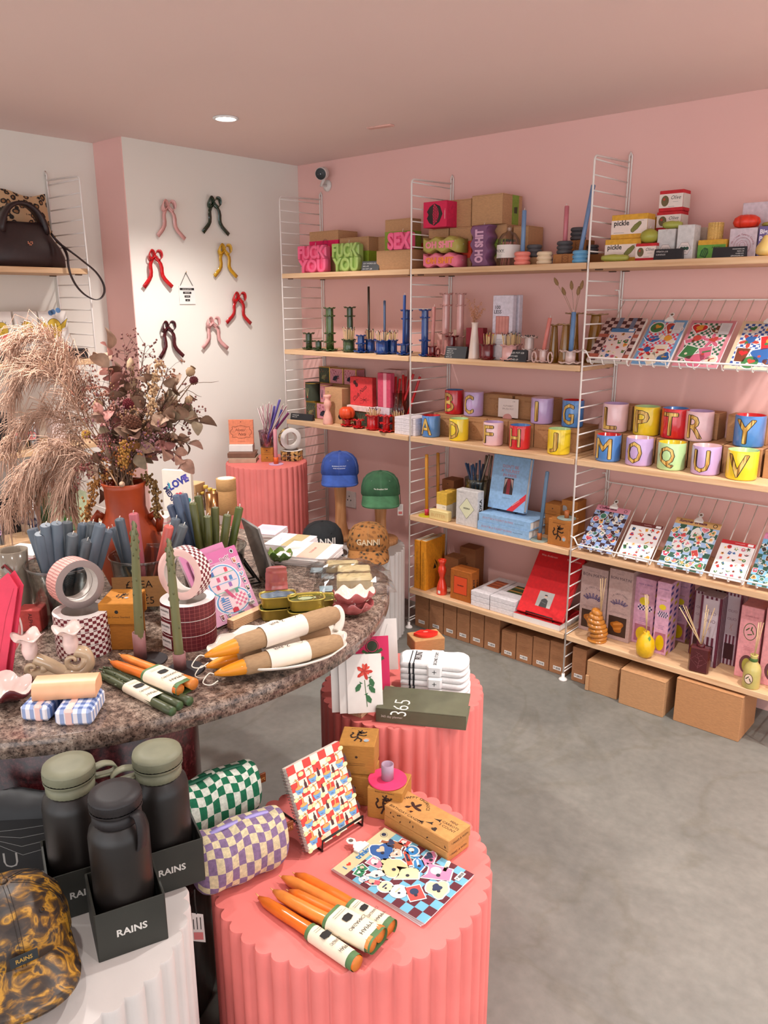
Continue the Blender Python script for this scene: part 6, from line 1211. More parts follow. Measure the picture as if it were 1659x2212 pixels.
def pinkdisc():
 a=leftpt(5,55,1070,-.15);c=MB();c.lathe([(0,0),(.034,0),(.034,.003),(0,.003)],m('#d8685c'),28,T=TR(0,0,.0,rx=RAD(90),rz=RAD(90)));o=ob('round_tag',c,(-.15,a.y,S2+.0415+.034),label='round coral tag with lettering standing on the left black tin',cat='sign');d=MB();F=TR(.0034,0,0,rz=RAD(90))@TR(0,0,0,rx=RAD(90));[d.text(t,.011,INK(),F,0,y,1)for t,y in(('WASHCLOTH',.004),('TINS £14',-.01))];ob('lettering',d,parent=o)
pinkdisc()
SILV=metal('#b9b4b0',.32)
def albottle(r,x0,x1,yt,yb,X,z0,disc,label,cap='#e6dfda',group=None):
 a,b_=leftpt(r,x0,(yt+yb)/2,X),leftpt(r,x1,(yt+yb)/2,X);D=(x1-x0)/REG[r][2]*mpp(a);R=D/2;H=leftpt(r,(x0+x1)/2,yt,X).z-z0;o=ob('spray_bottle',None,(X,(a.y+b_.y)/2,z0),RAD(45),label=label,cat='bottle');b=MB();b.lathe([(0,0),(R*.95,0),(R,.004),(R,H*.74),(R*.8,H*.82),(R*.5,H*.86),(R*.48,H*.88),(0,H*.88)],SILV,28);ob('body',b,parent=o);b=MB();b.cyl(R*.5,H*.12,m(cap,r=.4),(0,0,H*.88),20);ob('cap',b,parent=o)
 c=MB();n=20;P=[]
 for rr,cc,ly in((R*.98,'#15110f',1),(R*.84,disc,2)):c.add([((R+.0004*ly)*sin(rr/R*cos(2*pi*k/n)*.98),-(R+.0004*ly)*cos(rr/R*cos(2*pi*k/n)*.98),H*.42+rr*sin(2*pi*k/n))for k in range(n)]+[(0,-(R+.0004*ly),H*.42)],[[k,(k+1)%n,n]for k in range(n)],m(cc,r=.5))
 ob('round_label',c,parent=o)
albottle(6,82,165,655,862,-.17,S3,'#e08a84','aluminium bottle with a round pink label, left of two','#b9b4b0');albottle(6,178,248,648,866,-.155,S3,'#e2807c','aluminium bottle with a round pink label, right of two','#b9b4b0')
def leftbox(r,x0,x1,yt,X,z0,dep,label,mat,name='box',cat='box'):
 a,b_=leftpt(r,x0,yt+60,X),leftpt(r,x1,yt+60,X);H=leftpt(r,(x0+x1)/2,yt,X).z-z0;b=MB();b.box(b_.y-a.y,dep,H,mat,ch=.001);return ob(name,b,(X-dep/2,(a.y+b_.y)/2,z0),RAD(90),label=label,cat=cat),b_.y-a.y,dep,H
leftbox(6,-60,80,640,-.19,S3,.08,'black box beside the pink-labelled bottles',m('#15100f',r=.5))
o_,w_,d_,h_=leftbox(6,-20,120,852,-.115,S3,.02,'black price sign in front of the pink-labelled bottles',m('#17161a',r=.5),'price_sign','sign');c_=MB();[c_.text(t,.008,paper('#ddd8d4'),Ff(w_,d_,h_),-w_*.3,y,1,al='L')for t,y in(('REFRESH £16',.010),('LINEN £18',0),('CANDLE £24',-.010))];ob('lettering',c_,parent=o_)
leftbox(6,330,420,640,-.16,S3,.05,'pale box with pink print behind the pampas grass',card('#e6cfc8'))
albottle(6,118,190,1180,1385,-.245,S4,'#23203f','aluminium bottle with a navy label, rearmost of three');albottle(6,152,215,1178,1390,-.19,S4,'#23203f','aluminium bottle with a navy label, middle of three');albottle(6,182,255,1188,1398,-.135,S4,'#23203f','aluminium bottle with a navy label, nearest of three')
albottle(6,-30,22,1270,1480,-.12,S4,'#d6a5c8','bottle with a lilac label at the left picture edge')
leftbox(6,-90,128,1190,-.24,S4,.06,'black box behind the navy-labelled bottles',m('#120e10',r=.5))
leftbox(6,340,560,1150,-.20,S4,.10,'pale mint green box on the lowest left shelf',card('#c3d3b0'))
def glassthings():
 p=leftpt(6,270,1300,-.16);H=leftpt(6,270,1030,-.16).z-S4;b=MB();R=.03;b.lathe([(0,0),(R*1.2,0),(R*1.25,H*.3),(R*.9,H*.7),(R*.7,H),(R*.5,H),(0,H*.9)],gloss('#20381a'),24);ob('green_vase',b,(-.20,p.y+.01,S4),label='dark green glass vase behind the pampas grass',cat='vase')
 a=leftpt(6,435,1180,-.13);q=S4;o=ob('glass_candlestick',None,(-.13,a.y,q),label='glass candlestick with a blue ball on a green cone foot',cat='candlestick');h=a.z-q;b=MB();b.lathe([(0,0),(.034,0),(.034,.003),(.008,h-.012),(0,h-.012)],gloss('#3c6a30'),24);ob('cone_foot',b,parent=o);b=MB();b.lathe([(0,h-.014),(.010,h-.011),(.0145,h),(.010,h+.011),(0,h+.014)],gloss('#2a2a80'),24);ob('ball',b,parent=o);b=MB();b.lathe([(0,h+.012),(.009,h+.012),(.011,h+.05),(.009,h+.05),(0,h+.03)],gloss('#181840'),20);ob('cup',b,parent=o)
glassthings()
# == CORNER PLINTH
def kp(x,y):return tb(*zp(7,x,y),ZK)
def gbook(r,x0,x1,y0,y1,z0,d,label,col,page='#ded0bf',rz=.75,t=None):
 a=tb(*zp(r,x0,y1),z0);b_=tb(*zp(r,x1,y1),z0)
RZC=.73
def flatbook(px0,px1,py,z0,t,d,label,col,page,r=7,rz=RZC,fore=0):
 a,b_=zp(r,px0,py),zp(r,px1,py);p=tb((a[0]+b_[0])/2,a[1],z0);w=(b_[0]-a[0])*mpp(p);c=p+Vector((-sin(rz),cos(rz),0))*d/2;return bookpar(w,d,t,label,(c.x,c.y,z0),rz,None,None,page,m(col,r=.6)),w
t1=.020;flatbook(312,508,598,ZK,t1,.105,'cream-edged book at the bottom of the corner pile','#b9a088','#ead8c2');flatbook(304,502,562,ZK+t1+.0005,.022,.10,'brown book in the middle of the corner pile','#7a5340','#e6d6c2')
def hotel():
 z0=ZK+t1+.0230;p=tb(*zp(7,400,516),z0);mp=mpp(p)/3.318;w=168*mp;h0=46*mp;f=Vector((-sin(RZC),cos(RZC),0));c=p+f*.035;b=MB();b.box(w,.07,h0,paper('#efe6e0'),ch=.0006);ob('paper_stack',b,(c.x,c.y,z0),RZC,label='stack of white paper pads on the brown book',cat='paper')
 H=at(*zp(7,400,288),'Y',c.y).z-(z0+h0);w2=175*mp
 def face(c,F,w,h):
  k=m('#5a2418');pts=[]
  for j in range(41):a=2*pi*j/40;rr=1+.10*cos(8*a);pts.append((w*.40*rr*math.copysign(abs(cos(a))**.6,cos(a)),h*.0+h*.24*rr*math.copysign(abs(sin(a))**.6,sin(a))))
  c.line(pts,.0016,k,F,1);c.text('Hotel',h*.17,k,F,-w*.02,h*.03,1,0,.45);c.text('Nata',h*.17,k,F,w*.04,-h*.14,1,0,.45);lines(c,F,-w*.2,w*.2,-h*.4,1,.002,k,.0007,1,al='C');c.flat([(-.003,h*.4),(.003,h*.4),(0,h*.45)],k,F,1)
 b=MB();b.box(w2,.014,H,card('#e88a66'),ch=.0008);o=ob('gift_book',b,(c.x,c.y,z0+h0+.0005),RZC,label='peach hotel book with a scrolled frame standing on the pile',cat='book');c2=MB();face(c2,Ff(w2,.014,H),w2,H);ob('printed_artwork',c2,parent=o)
hotel()
def amberbox(px0,px1,py,z0,h,d,label,r=7,rz=RZC,deco=bcs,col='#b5772c',w=None,loc=None):
 a,b_=zp(r,px0,py),zp(r,px1,py);p=tb((a[0]+b_[0])/2,a[1],z0);w=w or(b_[0]-a[0])*mpp(p);c=Vector(loc)if loc else p+Vector((-sin(rz),cos(rz),0))*d/2;return kbox(None,0,0,z0,label,col=col,deco=deco,flap=False,size=(w,d,h),loc=(c.x,c.y),rz=rz),c,w
(_,c_,w_)=amberbox(545,632,590,ZK,.034,.048,'lower of two small amber boxes on the corner plinth');amberbox(545,632,510,ZK+.0345,.034,.048,'upper of two small amber boxes on the corner plinth',loc=(c_.x,c_.y,0),w=w_)
def striped():
 z0=ZK+.069;X,Y=c_.x,c_.y;mp=mpp((X,Y,z0));R=62/3.318*mp;H=115/3.318*mp;g=MB();g.lathe([(0,.001),(R*.8,.001),(R*.92,H*.9),(R,H),(R*.96,H),(R*.86,H*.86),(R*.76,.004),(0,.004)],glass('#e6d4e0',.14),28);ob('glass_tumbler',g,(X,Y,z0),label='glass tumbler of striped and purple candles on amber boxes',cat='glass')
 STR=patmat('candy_stripe',lambda nt,tc:ramp(nt,(lambda w:(nt.links.new(tc.outputs['Object'],w.inputs['Vector']),w)[1])(N(nt,'ShaderNodeTexGradient',gradient_type='RADIAL')).outputs['Fac'],[(0,'#7a2a44'),(.17,'#e8d6d0'),(.33,'#7a2a44'),(.5,'#e8d6d0'),(.67,'#7a2a44'),(.83,'#e8d6d0')],'CONSTANT').outputs[0],.45)
 for k,(x,y,t)in enumerate(((520,205,0),(540,190,0),(560,185,0),(580,178,0),(600,172,0),(620,180,0),(700,185,0),(725,190,0),(548,205,0),(590,215,0),(678,145,1),(692,215,2),(740,240,3),(610,240,3),(640,190,1))):
  a=2.4*k;p=Vector((X+R*.45*cos(a),Y+R*.45*sin(a),z0+.006));q=at(*zp(7,x,y),'Y',Y+R*.35*sin(a));col=['#b06a80','#5a4a9a','#46408c','#6a1a50'][t]
  if t==0:stickcandle(p,q,.0068,col,'thin maroon and white striped candle in the corner tumbler, '+nth([520,540,560,580,600,620,700,725,548,590],k),'thin striped candles',mat=STR)
  else:stickcandle(p,q,.0105,col,('violet taper candle in the corner tumbler, ','indigo taper candle in the corner tumbler, ','plum taper candle in the corner tumbler, ')[t-1]+('right one' if x>650 else 'left one'),'purple candles in the corner tumbler')
striped()
TORT=patmat('tortoiseshell_tape',lambda nt,tc:_leo(nt,tc,'#3a2210','#dcb878','#d0a860',60.0),.4)
def taperoll(loc,R,h,label,mat,rot=None,core='#d9d0c8',face='#e6ded6',name='tape_roll',rin=.62,n=40):
 o=ob(name,None,loc,rot=rot or(0,0,0),label=label,cat='tape roll');b=MB();b.lathe([(R,.0006),(R,h-.0006)],mat,n);ob('tape_surface',b,parent=o);b=MB();b.lathe([(R*rin,0),(R-.0006,0),(R,.0006)],paper(face),n);b.lathe([(R,h-.0006),(R-.0006,h),(R*rin,h)],paper(face),n);ob('tape_edges',b,parent=o);b=MB();b.lathe([(R*rin,h),(R*rin,0)],paper(core),n);ob('cardboard_core',b,parent=o);return o
def tort():
 p=tb(*zp(7,757,585),ZK);mp=mpp(p)/3.318;R=80*mp;f=Vector((-sin(RZC),cos(RZC),0));c=p+f*R*.9;h=.0235
 taperoll((c.x,c.y,ZK),R,h,'tortoiseshell tape roll lying flat at the bottom',TORT);taperoll((c.x,c.y,ZK+h+.0004),R,h,'tortoiseshell tape roll lying flat on the other',TORT)
 d=Vector((sin(RZC+.45),-cos(RZC+.45),.05));z=ZK+2*h+.001;R2=78*mp;taperoll(Vector((c.x-.012,c.y+.0,z+R2))-d*.016,R2,.035,'tortoiseshell tape roll standing on edge',TORT,d.to_track_quat('Z','Y').to_euler(),face='#e8e2dc')
tort()
p_=tb(*zp(7,652,607),ZK);o_=ob('disc_candle_holder',None,(p_.x,p_.y,ZK),label='lilac disc holder with an orange cup on the corner plinth',cat='candle holder',group='disc plate candle holders');b_=MB();b_.cyl(.034,.003,m('#c9a2c4',r=.45),n=36);ob('disc_plate',b_,parent=o_);b_=MB();b_.lathe([(0,.003),(.0115,.003),(.0115,.034),(.0095,.034),(.0095,.012),(0,.012)],m('#d85a1e',r=.45),20);ob('cup',b_,parent=o_)
stickcandle((p_.x,p_.y,ZK+.0125),at(*zp(7,643,355),'Y',p_.y),.0175,'#d38d96','dusty pink candle in the orange cup on the corner plinth')
# == CAPS ON THE WHITE PLINTH
def cap(loc,R,H,rz,mat,brim,label,texts,seam='#c9c0b0',tcol='#e8e2da',tilt=0,ts=.011,sew=True,tag=False,tb_=0,dy=.42):
 o=ob('baseball_cap',None,loc,rot=(tilt,0,rz),label=label,cat='cap');b=MB();n=36;prof=[(R*.97,-.006),(R,0),(R*.985,H*.3),(R*.90,H*.6),(R*.72,H*.82),(R*.42,H*.96),(R*.12,H),(0,H)]
 wb=lambda r,z,a:(r*(1+.06*sin(a)*-1*(1 if sin(a)<0 else.6))*(1-.012*abs(cos(3*a))),z);b.lathe(prof,mat,n,wob=wb);b.lathe([(R*.95,-.004),(R*.93,H*.4),(0,H*.9)],mat,n,wob=wb);ob('crown',b,parent=o)
 c=MB();sm=m(seam,r=.8)
 for k in range(6):
  a=-pi/2+k*pi/3;pts=[]
  for r,z in prof[1:-1]:rr,zz=wb(r,z,a);pts.append(((rr+.0006)*cos(a),(rr+.0006)*sin(a),zz))
  for e in(-.0016,.0016):c.tube([(p[0]-sin(a)*e*1.5,p[1]+cos(a)*e*1.5,p[2]+.0004)for p in pts],.0004,sm,4)
 ob('seam_stitching',c,parent=o);c=MB();c.lathe([(0,H-.002),(.006,H),(.004,H+.004),(0,H+.005)],mat,10);ob('top_button',c,parent=o);c=MB()
 for k in range(6):a=-pi/2+pi/6+k*pi/3;rr,zz=wb(R*.84,H*.68,a);c.lathe([(.0024,0),(.0034,.0008),(.0018,.0012)],sm,10,T=Matrix.Translation((rr*cos(a)*1.01,rr*sin(a)*1.01,zz))@Vector((cos(a),sin(a),.8)).to_track_quat('Z','Y').to_matrix().to_4x4())
 ob('eyelets',c,parent=o);c=MB();vs=[];fs=[];nu,nv=20,6
 for s in(0,1):
  for j in range(nv+1):
   for i in range(nu+1):
    u=i/nu*2-1;v=j/nv;a=-pi/2+u*1.12;r0=R*1.01;ext=R*.85*math.sqrt(max(0,1-abs(u)**2.6));x=r0*cos(a)*(1+.06*v);y=r0*sin(a)-ext*v;vs.append((x,y,.005-.12*R*(u*u)-.42*R*v-(.003 if s else 0)))
  for j in range(nv):
   for i in range(nu):q0=s*(nu+1)*(nv+1)+j*(nu+1)+i;q=[q0,q0+1,q0+nu+2,q0+nu+1];fs.append(q if s else q[::-1])
 M_=(nu+1)*(nv+1)
 for i in range(nu):q=nv*(nu+1)+i;fs.append([q,q+1,q+1+M_,q+M_])
 c.add(vs,fs,brim,True);br=ob('brim',c,parent=o)
 if texts:
  c=MB();tm=m(tcol,r=.7)
  for k,(t,s,yy)in enumerate(texts):
   vs,ff,(tw,th)=text2d(t,.02);z=H*yy
   def rp(z):
    for(r1,z1),(r2,z2)in zip(prof,prof[1:]):
     if z1<=z<=z2:return r1+(r2-r1)*(z-z1)/(z2-z1)
    return R
   P=[]
   for x,y in vs:zz=z+(y-th/2)*s;rr=rp(zz);a=-pi/2+(x-tw/2)*s/(rr*1.05);r3,_=wb(rr,zz,a);P.append(((r3+.0016)*cos(a),(r3+.0016)*sin(a),zz+.0003))
   c.add(P,ff,tm)
  ob('embroidery',c,parent=o)
 if tag:
  c=MB();c.tube([(R*.98,-.002,-.004),(R*1.02,-.008,-.05),(R*1.0,-.01,-.055)],.0013,INK(),5);t=ob('swing_tag',c,parent=o);c=MB();c.box(.024,.001,.052,paper('#e6dcd6'),(R*1.0,-.01,-.104),ch=.0002);F=TR(R*1.0,-.0107,-.078,rx=RAD(90));lines(c,F@TR(0,.012,0,rz=RAD(90)),-.012,.012,.008,4,.004,INK(),.0009,1);c.rect(-.008,-.02,.008,-.008,paper('#d8706a'),F,1);ob('tag_card',c,parent=t)
 return o
def woodhead(loc,h,label,R=.075,base=.078):
 PINE=patmat('pine_wood',lambda nt,tc:ramp(nt,(lambda w:(nt.links.new(mapped(nt,tc,(14,14,2.2)),w.inputs['Vector']),w)[1])(N(nt,'ShaderNodeTexNoise',i_Scale=3.0,i_Detail=5.0,i_Distortion=1.5)).outputs['Fac'],[(.3,'#b5794a'),(.7,'#d39a68')]).outputs[0],.55)
 o=ob('cap_stand',None,loc,label=label,cat='hat stand');b=MB();b.lathe([(0,0),(base,0),(base,.018),(base*.96,.022),(0,.022)],PINE,36);ob('base',b,parent=o);b=MB();b.lathe([(.036,.022),(.026,h*.25),(.024,h*.5),(.03,h-.03)],PINE,28);ob('post',b,parent=o);b=MB();b.lathe([(0,h-.03),(.03,h-.03),(R*.86,h-.026),(R*.9,h),(R*.86,h+.02),(R*.5,h+.045),(0,h+.05)],PINE,32);ob('head_block',b,parent=o)
DEN=lambda h:m(h,r=.85,n=.16,sc=26,bump=.35)
def capat(r,cx,ytop,ybrim,wpx,X,Y,z0,label,slabel,mat,brim,texts,stand=True,**kw):
 s=REG[r][2]
 if not stand:
  while at(*zp(r,cx,ytop),'Y',Y).z-1.06*wpx*mpp(at(*zp(r,cx,ytop),'Y',Y))/s/2<z0+.04:Y-=.005
  X=at(*zp(r,cx,ytop+150),'Y',Y).x
 zt=at(*zp(r,cx,ytop),'Y',Y).z;mp=mpp((X,Y,zt))/s;R=wpx*mp/2;zb=zt-R*1.06
 if stand:woodhead((X,Y,z0),zb-z0-.006,slabel,R=R*.95,base=.078)
 cap((X,Y,zb),R*.97,R*1.06,.74,mat,brim,label,texts,**kw)
def xy(r,cx,y0,z):p=tb(*zp(r,cx,y0),z);return p.x,p.y
X_,Y_=.575,-.40;q_=at(*zp(7,1110,700),'Y',Y_)
capat(7,1110,515,740,285,q_.x,Y_,ZWR,'royal blue baseball cap on a tall wooden stand','tall pine cap stand under the royal blue cap',DEN('#2a4690'),DEN('#2f4f9c'),[('MILLENNIALS WITH TRUST',.0052,.46),('ISSUES AND BAGGAGE',.0052,.36)],tcol='#d8dcec',seam='#7a8cc0',tilt=0)
q_=at(*zp(7,1400,850),'Y',-.33)
capat(7,1398,655,945,295,q_.x,-.33,ZWR,'dark green baseball cap on a wooden stand with a swing tag','pine cap stand with a round base under the green cap',DEN('#2f5a3a'),DEN('#3f6f4a'),[('The Breakfast Club',.0078,.36)],tcol='#e4e0d4',seam='#6f8f74',tag=True)
q_=at(*zp(7,985,1100),'Y',-.545)
capat(7,985,1018,1165,318,q_.x,-.545,ZWR,'black baseball cap with white college letters behind the notebooks','',DEN('#1c1f22'),DEN('#1c1f22'),[('GANNI',.04,.36)],stand=False,seam='#2c3034',tcol='#e2ded8')
CAMO=patmat('leopard_canvas',lambda nt,tc:_leo(nt,tc,'#a8703a','#2c2a20','#8a5a2c',52.0),.85,.35)
q_=at(*zp(7,1310,1150),'Y',-.50)
capat(7,1312,1025,1300,322,q_.x,-.50,ZWR,'brown leopard-spotted baseball cap at the front of the white plinth','',CAMO,CAMO,[('GANNI',.032,.40)],stand=False,seam='#c9a06a',tcol='#d9c3a0')

# == ON THE GRANITE TABLE
def pt(r,x,y,z=ZT):return tb(*zp(r,x,y),z)
def hgt(r,x,y,p):return at(*zp(r,x,y),'Y',p.y).z
FW=Vector((-sin(RZC),cos(RZC),0))
VASE=pt(6,850,1725)
def terracotta():
 p=VASE;mp=mpp(p)/2.9625;H=hgt(6,815,1075,p)-ZT;R=205*mp;mt=patmat('terracotta_glaze',lambda nt,tc:ramp(nt,(lambda w:(nt.links.new(tc.outputs['Object'],w.inputs['Vector']),w)[1])(N(nt,'ShaderNodeTexNoise',i_Scale=9.0,i_Detail=4.0)).outputs['Fac'],[(.3,'#8e2c10'),(.7,'#b24a1e')]).outputs[0],.42)
 o=ob('terracotta_vase',None,(p.x,p.y,ZT),label='terracotta orange vase holding the dried flowers',cat='vase');b=MB();b.lathe([(0,0),(R*.6,0),(R*.66,.006),(R*.95,H*.25),(R,H*.42),(R*.9,H*.56),(R*.66,H*.68),(R*.58,H*.76),(R*.6,H*.95),(R*.66,H),(R*.58,H),(R*.5,H*.76),(0,H*.3)],mt,44);ob('body',b,parent=o)
 for s in(-1,1):d=Vector((cos(RZC),sin(RZC),0))*s;b=MB();b.tube([d*R*.7+Vector((0,0,H*.66)),d*R*.86+Vector((0,0,H*.70)),d*R*1.0+Vector((0,0,H*.64)),d*R*.95+Vector((0,0,H*.53))],[.009,.01,.01,.009],mt,10);ob('lug_handle',b,parent=o)
 return H
VH=terracotta()
def tumbler(r,cx,by,rimw,ry,tops,d,label,fmt,gr,lab=None,base=.8,spread=.55,n=None):
 p=pt(r,cx,by);s=REG[r][2];mp=mpp(p)/s;R=rimw/2*mp;H=hgt(r,cx,ry,p)-ZT;g=MB();g.lathe([(0,.001),(R*base,.001),(R*.95,H*.94),(R,H),(R*.96,H),(R*.9,H*.92),(R*(base-.03),.006),(0,.006)],glass('#eef2f0',.12),40)
 o=ob('glass_vase',g,p,label=label,cat='glass');rm=MB();rm.lathe([(R*1.0,H-.001),(R*1.012,H+.0012),(R*.97,H+.002),(R*.955,H)],glass('#ffffff',.5),40);ob('rim',rm,parent=o)
 for k,(x,y,c,t)in enumerate(tops):
  ux=(x-cx)*mp;z=hgt(r,x,y,p)-ZT;a=2.399*k;dep=R*.7*sin(a*1.3+.5);rt_=Vector((cos(RZC),sin(RZC),0));top=p+rt_*ux+FW*dep;top.z=at(*zp(r,x,y),'Y',top.y).z;q=at(*zp(r,x,y),'Y',top.y);bt=p+rt_*ux*spread*.55+FW*dep*.6;l=Vector((bt.x-p.x,bt.y-p.y));mx=R*base-d*.6
  if l.length>mx:l*=mx/l.length
  bt=Vector((p.x+l.x,p.y+l.y,ZT+.007));stickcandle(bt,q,d,c,fmt%t,gr)
 if lab:
  F=Matrix.Translation((p.x,p.y,ZT+H*.45))@TR(0,0,0,rz=RZC+.1)@TR(0,-R*.93,0,rx=RAD(90));c=MB();c.rect(-R*.75,-H*.3,R*.75,H*.3,kraft('#b98a55'),F,2);[c.text(t,H*.2,INK(),F,0,y*H,3,fit=R*1.2)for t,y in lab];t=ob('price_label',c,parent=o);t.matrix_parent_inverse=Matrix.Translation(p).inverted()
 return p,R,H
SLT='#4b5258';S2_='#515d69'
tumbler(8,548,930,565,505,[(250,225,S2_,'far left'),(310,262,S2_,'left'),(303,310,SLT,'front left'),(355,195,S2_,'back left'),(442,295,SLT,'front'),(440,180,S2_,'back'),(520,172,SLT,'back centre'),(565,270,SLT,'front centre'),(652,185,S2_,'back right'),(678,318,SLT,'front right'),(722,180,SLT,'rear'),(782,195,S2_,'right'),(838,238,S2_,'far right')],.0245,'large clear glass of slate blue candles on the left','slate blue candle in the large left glass, %s','slate blue candles in the large glass')
tumbler(8,1150,800,520,430,[(882,215,'#4a5560','slate, far left'),(930,150,'#47525c','slate, left'),(1040,105,'#b8606a','dusty rose, centre'),(1318,205,'#c0584e','coral red, right'),(1372,145,'#555e68','slate, back right'),(1430,200,'#4e5458','charcoal, far right')],.0225,'clear glass of rose and slate candles before the terracotta vase','candle in the middle glass: %s','candles in the middle glass',[('£3 EA',.08),('OR',-.08),('2 x £5',-.24)])
OLV='#4b4e1c'
tumbler(9,290,680,500,350,[(85,68,OLV,'olive, left'),(128,25,OLV,'olive, second left'),(165,-30,OLV,'olive, back'),(235,122,OLV,'olive, short front'),(292,55,OLV,'olive, centre'),(385,112,OLV,'olive, short right'),(475,55,'#465218','olive, far right'),(0,-35,'#47566e','slate blue, left'),(55,-45,'#4c5c74','slate blue, second'),(-40,40,'#414e66','slate blue, lowest')],.0195,'clear glass of olive green candles behind the house sticker sheet','candle in the rear glass: %s','candles in the rear glass')
def chk(name,a,b,nu,nv):
 def f(nt,tc):
  sp=N(nt,'ShaderNodeSeparateXYZ');nt.links.new(tc.outputs['Object'],sp.inputs[0]);at_=N(nt,'ShaderNodeMath',operation='ARCTAN2');nt.links.new(sp.outputs[1],at_.inputs[0]);nt.links.new(sp.outputs[0],at_.inputs[1]);mu=N(nt,'ShaderNodeMath',operation='MULTIPLY');mu.inputs[1].default_value=nu/(2*pi);nt.links.new(at_.outputs[0],mu.inputs[0]);mv=N(nt,'ShaderNodeMath',operation='MULTIPLY');mv.inputs[1].default_value=nv;nt.links.new(sp.outputs[2],mv.inputs[0]);cb=N(nt,'ShaderNodeCombineXYZ');nt.links.new(mu.outputs[0],cb.inputs[0]);nt.links.new(mv.outputs[0],cb.inputs[1]);cb.inputs[2].default_value=.5
  return cb.outputs[0]
 return f
def checkmat(name,a,b,nu,nv):
 def g(nt,tc):
  c=N(nt,'ShaderNodeTexChecker',i_Scale=1.0);nt.links.new(chk(name,a,b,nu,nv)(nt,tc),c.inputs['Vector']);c.inputs[1].default_value=lin(a);c.inputs[2].default_value=lin(b);return c.outputs[0]
 return patmat(name,g,.5)
def gridmat(name,base,ln,nu,nv,ging=False):
 def g(nt,tc):
  b=N(nt,'ShaderNodeTexBrick',i_Scale=1.0,offset=0.0);nt.links.new(chk(name,0,0,nu,nv)(nt,tc),b.inputs['Vector']);b.inputs['Color1'].default_value=lin(base);b.inputs['Color2'].default_value=lin(base);b.inputs['Mortar'].default_value=lin(ln);b.inputs['Mortar Size'].default_value=.26 if ging else.03;b.inputs['Brick Width'].default_value=1.0;b.inputs['Row Height'].default_value=1.0;b.inputs['Mortar Smooth'].default_value=.0;return b.outputs[0]
 return patmat(name,g,.5)
CHM=checkmat('maroon_check_tape','#6e1f28','#e3d6d0',44,150.0);GRD=gridmat('maroon_grid_tape','#62161f','#a85a58',34,120.0);GNG=gridmat('gingham_tape','#8a2028','#f2b3a8',46,160.0,True)
def roll3(r,cx,by,wpx,n,h,mat,fmt,face='#ded6d2',rin=.7):
 p=pt(r,cx,by);R=wpx/2*mpp(p)/REG[r][2];c=p+FW*R;[taperoll((c.x,c.y,ZT+k*(h+.0003)),R,h,fmt%('bottom','middle','top')[k],mat,face=face,rin=rin)for k in range(n)];return c,R,ZT+n*(h+.0003)
def standroll(c,z,R,h,ang,label,mat,face='#d8c9c4',rin=.7,lean=.06):
 d=Vector((sin(RZC+ang),-cos(RZC+ang),lean)).normalized();taperoll(Vector((c.x,c.y,z+R))-d*h/2,R,h,label,mat,d.to_track_quat('Z','Y').to_euler(),face=face,rin=rin);return d
c1,R1,z1=roll3(8,590,1255,440,3,.0295,CHM,'maroon and white check tape roll, %s of the left stack')
d1=standroll(c1+Vector((-.012,.004,0)),z1+.0006,155*mpp(c1)/3.6065*1.22,.026,.75,'red gingham tape roll standing in front of its twin',GNG,'#8a7a76',.72)
standroll(c1+Vector((-.012,.004,0))-d1*.0265-Vector((.0,0,.0)),z1+.0006,155*mpp(c1)/3.6065*1.2,.026,.75,'red gingham tape roll standing behind its twin',GNG,'#8a7a76',.72)
c2,R2,z2_=roll3(8,1435,1190,425,3,.0330,GRD,'dark red grid tape roll, %s of the right stack')
def tlab(c,R,z0,h,tx,ang):
 for k in range(3):
  F=Matrix.Translation((c.x,c.y,z0+h*(k+.5)))@TR(0,0,0,rz=RZC+ang)@TR(0,-R-.0006,0,rx=RAD(90));b=MB();b.rect(-.016,-.011,.016,.011,paper('#e9dfda'),F,1);b.text(tx,.0065,INK(),F,0,.001,2,.01,fit=.028);lines(b,F,-.008,.008,-.005,1,.002,INK(),.0006,2);o=bpy.data.objects['tape_roll.%03d'%TL[k]];l=ob('paper_label',b,parent=o);l.matrix_parent_inverse=Matrix.Translation(o.location).inverted()
TL=[int(o.name.split('.')[1])for o in sorted([o for o in bpy.data.objects if o.name.startswith('tape_roll.')and 'grid' in o.get('label','')],key=lambda o:o.location.z)]
tlab(c2,R2,ZT,.0333,'WORSHIPPED',-.72)
standroll(c2+Vector((.0,-.003,0)),z2_+.0006,205*mpp(c2)/3.6065*.98,.034,-.42,'large pink-edged check tape roll standing on the right stack',CHM,'#eec4bb',.7)
def lionlid(c,w,d,h):F=Ft(w,d,h);k=INK();lion(c,w,d,h,F@TR(0,0,0));F=Ff(w,d,h);c.disc(0,h*.1,.004,k,F,1,8);c.text('British Colour Standard',.0055,k,F,0,-h*.18,1,fit=w*.8)
(o_,c_,w_)=amberbox(822,1060,1170,ZT,.058,.075,'amber candle box under a lidded one, left of the asparagus candle',r=8,col='#a8681c',deco=None);amberbox(780,1060,940,ZT+.0585,.046,.085,'amber box with a black lion on its lid, on top',r=8,col='#b5741f',deco=lionlid,loc=(c_.x,c_.y,0),w=w_*1.16)
